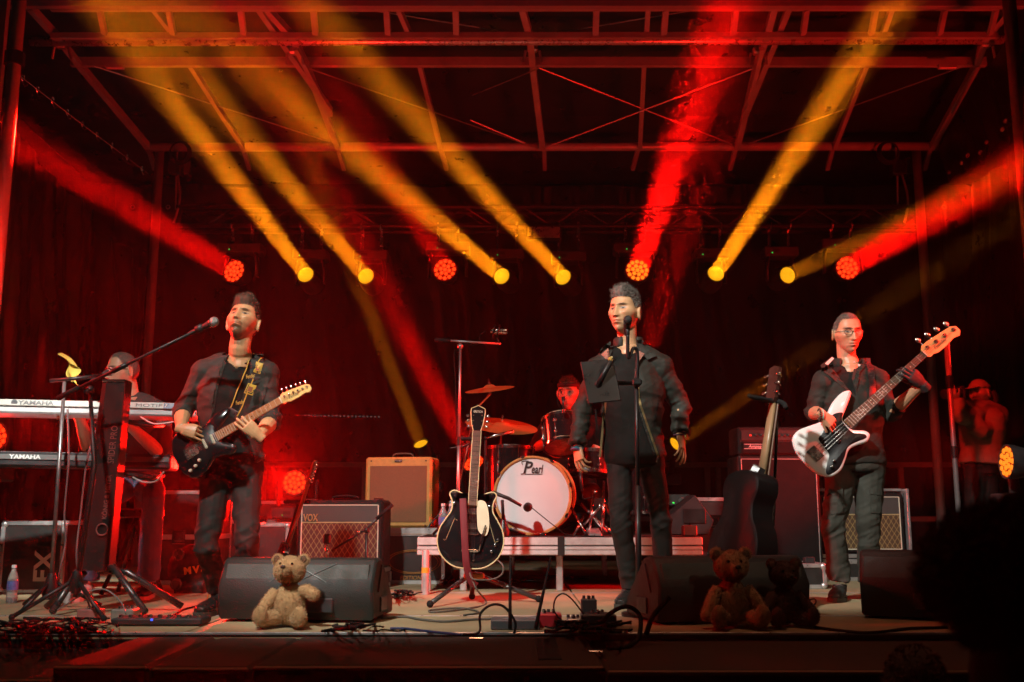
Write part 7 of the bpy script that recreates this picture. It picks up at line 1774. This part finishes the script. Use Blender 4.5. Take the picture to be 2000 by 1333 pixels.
c = at(562, 1200, 4.82); teddy('pale tan teddy bear sitting with one arm out before the left floor monitor', (c.x, 4.84, .01), .79, R(-6), TAN, head_tilt=-16, arm=[(-.15, -.08, .05), (.16, -.05, .175)])
c = at(1430, 1200, 4.82); teddy('ginger teddy bear sitting before the centre floor monitor', (c.x, 4.82, .01), .86, R(4), BRN, head_tilt=-4)
c = at(1534, 1200, 4.85); teddy('dark brown teddy bear sitting right of the ginger one', (c.x, 4.86, .01), .73, R(8), DBR, head_tilt=-2)
# ------------------------------------------------------------------ carpeted bass bins and step in front of the stage
CARP = mat('brown_black_carpet', (.055, .030, .022), .95, var=.35, scale=60, bump=.9, bscale=240)
gb_ = 'bass bins before the stage'
TRIMB = mat('brown_edge_trim', (.26, .14, .09), .7)
xs = [at(100, 1300, 3.74).x, at(292, 1300, 3.74).x, at(490, 1300, 3.74).x, at(1185, 1300, 3.74).x]
for i, lab in enumerate(('narrow carpeted bass bin at the left of the row before the stage', 'second carpeted bass bin from the left before the stage', 'wide carpeted bass bin with recessed handle before the stage')):
    xa_, xb_ = xs[i], xs[i + 1]; o = thing('bass_bin', lab, 'speaker', ((xa_ + xb_) / 2, 4.165, -1.1), 0, gb_); w = xb_ - xa_ - .008
    zt_ = -.012 - .005 * (i % 2)
    MB().box((0, 0, (1.1 + zt_) / 2), (w, .85, 1.1 + zt_), .014).build('cabinet', CARP, o, local=True)
    MB().box((0, -.424, 1.1 + zt_ - .010), (w - .01, .018, .014), .005).build('edge_trim', TRIMB, o, local=True)
    MB().box((0, -.428, .5), (w - .06, .012, .85), .004).build('grille', mat('black_grille_metal', (.008, .008, .008), .6), o, local=True)
    if i == 2:
        X = at(1070, 1270, 4.15).x - (xa_ + xb_) / 2
        MB().box((X, .02, 1.1 + zt_ + .0015), (.085, .62, .004), .001).build('handle_recess', mat('recess_shade', (.012, .006, .005), .9), o, local=True)  # flat plate; the shade of the recess is put into its colour
        MB().box((at(1163, 1272, 4.1).x - (xa_ + xb_) / 2, -.06, 1.1 + zt_ + .003), (.055, .06, .006), .002).build('corner_plate', NICKEL, o, local=True)
        MB().box((at(930, 1243, 4.5).x - (xa_ + xb_) / 2, .34, 1.1 + zt_ + .003), (.06, .02, .006), .002).build('latch_plate', NICKEL, o, local=True)
for lab, xa_, xb_, zt_ in (('dark carpeted step along the stage right of the bass bins', xs[3] + .004, 3.6, -.03), ('dark carpeted step along the stage left of the bass bins', -3.4, xs[0] - .004, -.06)):
    st2 = thing('front_step', lab, 'step', ((xa_ + xb_) / 2, 4.17, -1.1))
    MB().box((0, 0, (1.1 + zt_) / 2), (xb_ - xa_, .83, 1.1 + zt_), .01).build('tread', CARP, st2, local=True)
    MB().box((0, -.414, 1.1 + zt_ - .010), (xb_ - xa_, .018, .016), .004).build('edge_trim', TRIMB, st2, local=True)
# ------------------------------------------------------------------ guitars on stands
def stand_g(label, base, yoke, feet, lean=.06):
    o = thing('guitar_stand', label, 'guitar stand', base); base = V(base); yoke = V(yoke)
    MB().tube([base + V((0, .06, .14)), yoke], .013, 10).build('pole', BLK, o, smooth=True)
    for f in feet:
        MB().tube([base + V((0, .03, .16)), V(f)], .014, 10).build('leg', mat('dark_tube', (.08, .08, .08), .3, .7), o, smooth=True); MB().ball(f, .02, 10, 7).build('rubber_foot', RUBBER, o, smooth=True)
    MB().tube([yoke + V((-.07, -.06, .0)), yoke + V((-.05, -.01, 0)), yoke + V((.05, -.01, 0)), yoke + V((.07, -.06, 0))], .012, 8).build('yoke', RUBBER, o, smooth=True)
    return o
Yg = 6.15; gy0, gy1 = at(920, 1044, Yg - .06), at(932, 845, Yg + .02)
c = fl(922, 1180, Yg + .1)
so_ = stand_g('black tripod guitar stand holding the black hollow-body guitar', (c.x, Yg + .1, 0), at(926, 858, Yg + .08), [g_(840, 1180, .02), g_(1052, 1170, .02), g_(922, 1165, .02)])
MB().box(at(926, 1125, Yg - .02), (.12, .06, .035), .008).build('cradle', mat('orange_cradle', (.5, .17, .04), .5), so_)
gx_ = gy1 - gy0; scl = gx_.length / .625
Mg = frame(gy0, gx_, V((-1, 0, .05))) @ Matrix.Scale(scl, 4)
gg = thing('hollow_body_guitar', 'black hollow-body electric guitar with cream edging on its stand', 'guitar', at(920, 1118, Yg))
GR = [(-.205, 0), (-.195, -.09), (-.14, -.165), (-.06, -.198), (.02, -.19), (.085, -.155), (.135, -.125), (.19, -.125), (.235, -.142), (.255, -.115), (.238, -.065), (.215, -.035), (.21, 0)]
out = spl2(GR + [(x, -y) for x, y in reversed(GR[1:-1])], 5)
MB(Mg).prism(out, [(.004, -.03), (0, -.026), (0, .022), (.004, .026), (.05, .031)]).build('body', GLOSSBLK, gg, auto=50)
b3 = MB(Mg); b3.tube([(x, y, .0262) for x, y in out], .0042, 6, closed=True); b3.build('binding', mat('cream_binding', (.66, .52, .27), .4), gg, smooth=True)
MB(Mg).tube([(.16, 0, .030), (.625, 0, .036)], [(.028, .014), (.022, .011)], 12, ref=(0, 0, 1)).build('neck', mat('mahogany_neck', (.16, .06, .03), .35), gg, smooth=True)
f2 = MB(Mg); f2.box((.395, 0, .050), (.46, .050, .008), .002); fb2 = f2.build('fretboard', ROSEW, gg)
for sy in (-1, 1): MB(Mg).box((.395, sy * .0262, .050), (.46, .0035, .0085)).build('fretboard_binding', mat('cream_binding', (.66, .52, .27), .4), fb2)
q = MB(Mg); frets(.17, 20, .625, .05, .046, .0546, q); q.build('frets', NICKEL, fb2)['kind'] = 'stuff'
hs_ = [(.625, -.022), (.66, -.034), (.74, -.045), (.765, -.042), (.775, -.02), (.785, 0), (.775, .02), (.765, .042), (.74, .045), (.66, .034), (.625, .022)]
h2 = MB(Mg).prism(hs_, [(0, .034), (0, .048)]).build('headstock', GLOSSBLK, gg); b4 = MB(Mg); b4.tube([(x, y, .0485) for x, y in hs_], .0028, 5); b4.build('headstock_binding', mat('cream_binding', (.66, .52, .27), .4), h2)
text('GRETSCH', .02, Mg @ Matrix.Translation((.745, 0, .0488)) @ Matrix.Rotation(R(-90), 4, 'Z'), IVORY, h2, local=False, width=.055, depth=.0005)
for i in range(3):
    for sy in (-1, 1): t = MB(Mg); t.lathe((.655 + .033 * i, sy * .026, .048), (0, 0, 1), [(.006, 0), (.006, .006), (.004, .014)], 8); t.ball((.655 + .033 * i, sy * (.056 + .003 * i), .040), (.009, .012, .008), 10, 6); t.build('tuner', CHROME, h2, smooth=True)
for x in (.045, .135): MB(Mg).box((x, 0, .038), (.038, .075, .012), .003).build('pickup', CHROME, gg)
MB(Mg).box((.0, 0, .040), (.014, .09, .012), .003).build('bridge', CHROME, gg)
bg = MB(Mg); bg.lathe((-.10, -.05, .045), (0, 1, 0), [(.010, 0), (.010, .10)], 12); bg.box((-.15, 0, .036), (.09, .02, .006), .002); bg.box((-.13, .025, .036), (.06, .012, .006), .002); bg.box((-.13, -.025, .036), (.06, .012, .006), .002); bg.tube(spline([(-.10, -.055, .05), (-.06, -.06, .062), (.01, -.075, .066), (.05, -.085, .060)], 5), .005, 8); bg.build('vibrato_tailpiece', CHROME, gg)
MB(Mg).prism(spl2([(.19, -.03), (.19, -.075), (.12, -.10), (.03, -.105), (-.01, -.085), (.02, -.045), (.10, -.032)], 5), [(0, .044), (0, .047), (.001, .048)]).build('pickguard', mat('cream_pickguard', (.75, .58, .40), .35), gg)
for sy in (-1, 1):
    fh_ = spline([(.075, sy * .085, .0315), (.085, sy * .10, .0315), (.07, sy * .108, .0315), (.02, sy * .125, .0315), (-.03, sy * .142, .0315), (-.045, sy * .15, .0315), (-.038, sy * .162, .0315)], 6)
    MB(Mg).tube([p_ + V((0, 0, -.002)) for p_ in fh_], [(.006, .002)] * len(fh_), 8, ref=Mg.to_3x3() @ V((0, 0, 1))).build('sound_hole', mat('cream_binding', (.66, .52, .27), .4), gg); MB(Mg).tube(fh_, [(.0035, .0015)] * len(fh_), 8, ref=Mg.to_3x3() @ V((0, 0, 1))).build('sound_hole_gap', PICKG, gg)
for x, y in ((.165, -.105), (.175, .11), (-.06, -.15), (-.03, -.165), (-.10, -.13)): knob(Mg, x, y, .030, .010, CHROME, gg)
for i in range(6): MB(Mg).tube([(-.10, -.026 + .0104 * i, .055), (0, -.026 + .0104 * i, .056), (.625, -.0175 + .007 * i, .057)], .0007, 4).build('string', NICKEL, gg)
sg = thing('guitar_strap', 'dark red leather strap hanging down the front of the black hollow-body guitar', 'strap', at(908, 1130, Yg - .1)); MB().tube(spline([at(904, 974, Yg - .12), at(906, 1020, Yg - .13), at(909, 1080, Yg - .14), at(912, 1110, Yg - .14), at(920, 1135, Yg - .12), at(930, 1145, Yg - .1)], 5), [(.020, .003)] * 26, 8, ref=(0, 1, 0)).build('leather', mat('dark_red_leather', (.16, .012, .018), .5), sg)
# acoustic guitar seen edge-on on a tall stand
Ya = 5.6
ag = thing('acoustic_guitar', 'black acoustic guitar turned edge-on on a tall stand right of the singer', 'guitar', at(1450, 1110, Ya))
a0, a1 = at(1452, 1060, Ya), at(1490, 782, Ya + .05); Ma = frame(a0, a1 - a0, V((.33, -.94, 0))) @ Matrix.Scale((a1 - a0).length / .64, 4)
AC = [(-.20, 0), (-.19, -.10), (-.13, -.175), (-.04, -.198), (.04, -.175), (.10, -.130), (.16, -.118), (.22, -.140), (.28, -.125), (.305, -.06), (.31, 0)]
ao = spl2(AC + [(x, -y) for x, y in reversed(AC[1:-1])], 5); SAT = mat('satin_black_guitar', (.006, .005, .005), .5, spec=.1, var=.1)
MB(Ma).prism(ao, [(.012, -.062), (0, -.052), (0, .048), (.010, .056)]).build('body', SAT, ag, auto=50)
MB(Ma).tube([(.28, 0, .045), (.64, 0, .052)], [(.028, .017), (.022, .012)], 12, ref=(0, 0, 1)).build('neck', mat('pale_neck', (.26, .17, .09), .4), ag, smooth=True)
MB(Ma).box((.43, 0, .066), (.44, .052, .008), .002).build('fretboard', ROSEW, ag); MB(Ma).prism([(.64, -.024), (.66, -.036), (.80, -.038), (.81, 0), (.80, .038), (.66, .036), (.64, .024)], [(0, .035), (0, .052)]).build('headstock', mat('dark_headstock', (.05, .02, .015), .4), ag)
for i in range(3):
    for sy in (-1, 1): t = MB(Ma); t.lathe((.685 + .04 * i, sy * .026, .05), (0, 0, 1), [(.006, 0), (.004, .014)], 8); t.tube([(.685 + .04 * i, sy * .03, .030), (.685 + .04 * i, sy * .05, .030)], .005, 6); t.ball((.685 + .04 * i, sy * .056, .030), (.008, .012, .006), 10, 6); t.build('tuner', CHROME, ag, smooth=True)
MB(Ma).lathe((.13, 0, .0565), (0, 0, 1), [(.05, 0), (.05, .001)], 24).build('sound_hole', PICKG, ag); MB(Ma).box((-.06, 0, .06), (.03, .15, .01), .003).build('bridge', ROSEW, ag)
MB().tube([at(1468, 915, Ya - .03), at(1480, 922, Ya - .05), at(1490, 928, Ya - .04)], [(.03, .004)] * 3, 8, ref=(0, 1, 0)).build('strap_loop', LEATHER, ag)
c = fl(1500, 1130, Ya + .15); sa = thing('guitar_stand', 'tall black guitar stand holding the acoustic guitar', 'guitar stand', (c.x, Ya + .15, 0)); y_ = at(1519, 792, Ya + .06)
MB().tube([V((c.x, Ya + .15, .1)), at(1512, 960, Ya + .1)], .013, 10).build('lower_tube', BLK, sa, smooth=True); MB().tube([at(1512, 965, Ya + .1), y_], .009, 10).build('upper_tube', BLK, sa, smooth=True); MB().lathe(at(1512, 968, Ya + .1), (0, 0, 1), [(.018, 0), (.018, .06)], 12).build('clutch', BLK, sa, auto=40)
for a in (90, 210, 330): MB().tube([V((c.x, Ya + .15, .25)), V((c.x + .25 * math.cos(R(a)), Ya + .15 + .22 * math.sin(R(a)), .012))], .012, 8).build('leg', BLK, sa, smooth=True)
MB().tube(spline([at(1462, 773, Ya - .05), at(1478, 778, Ya - .02), at(1500, 782, Ya + .04), at(1520, 784, Ya + .05), at(1532, 790, Ya), at(1535, 797, Ya - .03)], 4), [.010] * 3 + [.014] * 18, 10).build('yoke', RUBBER, sa, smooth=True)
# spare guitar leaning behind the left monitor
sp_g = thing('electric_guitar', 'dark electric guitar leaning behind the teddy bear, headstock up', 'guitar', at(550, 1110, 5.9)); n0, n1 = at(545, 1095, 5.95), at(592, 944, 6.1)
Ms = frame(n0 + (n0 - n1) * .55, n1 - n0, V((.4, -.9, .1))); sl_ = (n1 - n0).length * 1.55
MB(Ms).prism(spl2([(x * .95, y * .95) for x, y in STRAT], 4), [(.01, -.022), (0, -.014), (0, .014), (.01, .022)]).build('body', RWG, sp_g, auto=50); MB(Ms).tube([(.2, 0, .02), (sl_, 0, .03)], [(.027, .012), (.021, .010)], 10, ref=(0, 0, 1)).build('neck', mat('mahogany_neck', (.16, .06, .03), .35), sp_g, smooth=True)
MB(Ms).prism([(sl_, -.022), (sl_ + .05, -.035), (sl_ + .15, -.03), (sl_ + .15, .02), (sl_ + .05, .035), (sl_, .022)], [(0, .02), (0, .036)]).build('headstock', mat('mahogany_neck', (.16, .06, .03), .35), sp_g)
for i in range(6): t = MB(Ms); t.lathe((sl_ + .02 + .022 * i, .012, .036), (0, 0, 1), [(.006, 0), (.005, .014)], 8); t.ball((sl_ + .02 + .022 * i, .045, .028), (.008, .01, .006), 8, 6); t.build('tuner', CHROME, sp_g, smooth=True)
c = V((n0.x - .05, 6.1, 0)); s3 = stand_g('black stand under the leaning electric guitar', c, n0.lerp(n1, .75) + V((0, .05, 0)), [c + V((-.2, -.1, .02)), c + V((.2, -.1, .02)), c + V((0, .2, .02))]); MB().box(n0.lerp(n1, .12) + V((.01, -.02, 0)), (.05, .04, .10), .01, M=Matrix.Rotation(R(17), 3, 'Y')).build('clamp', PLASTIC, s3)
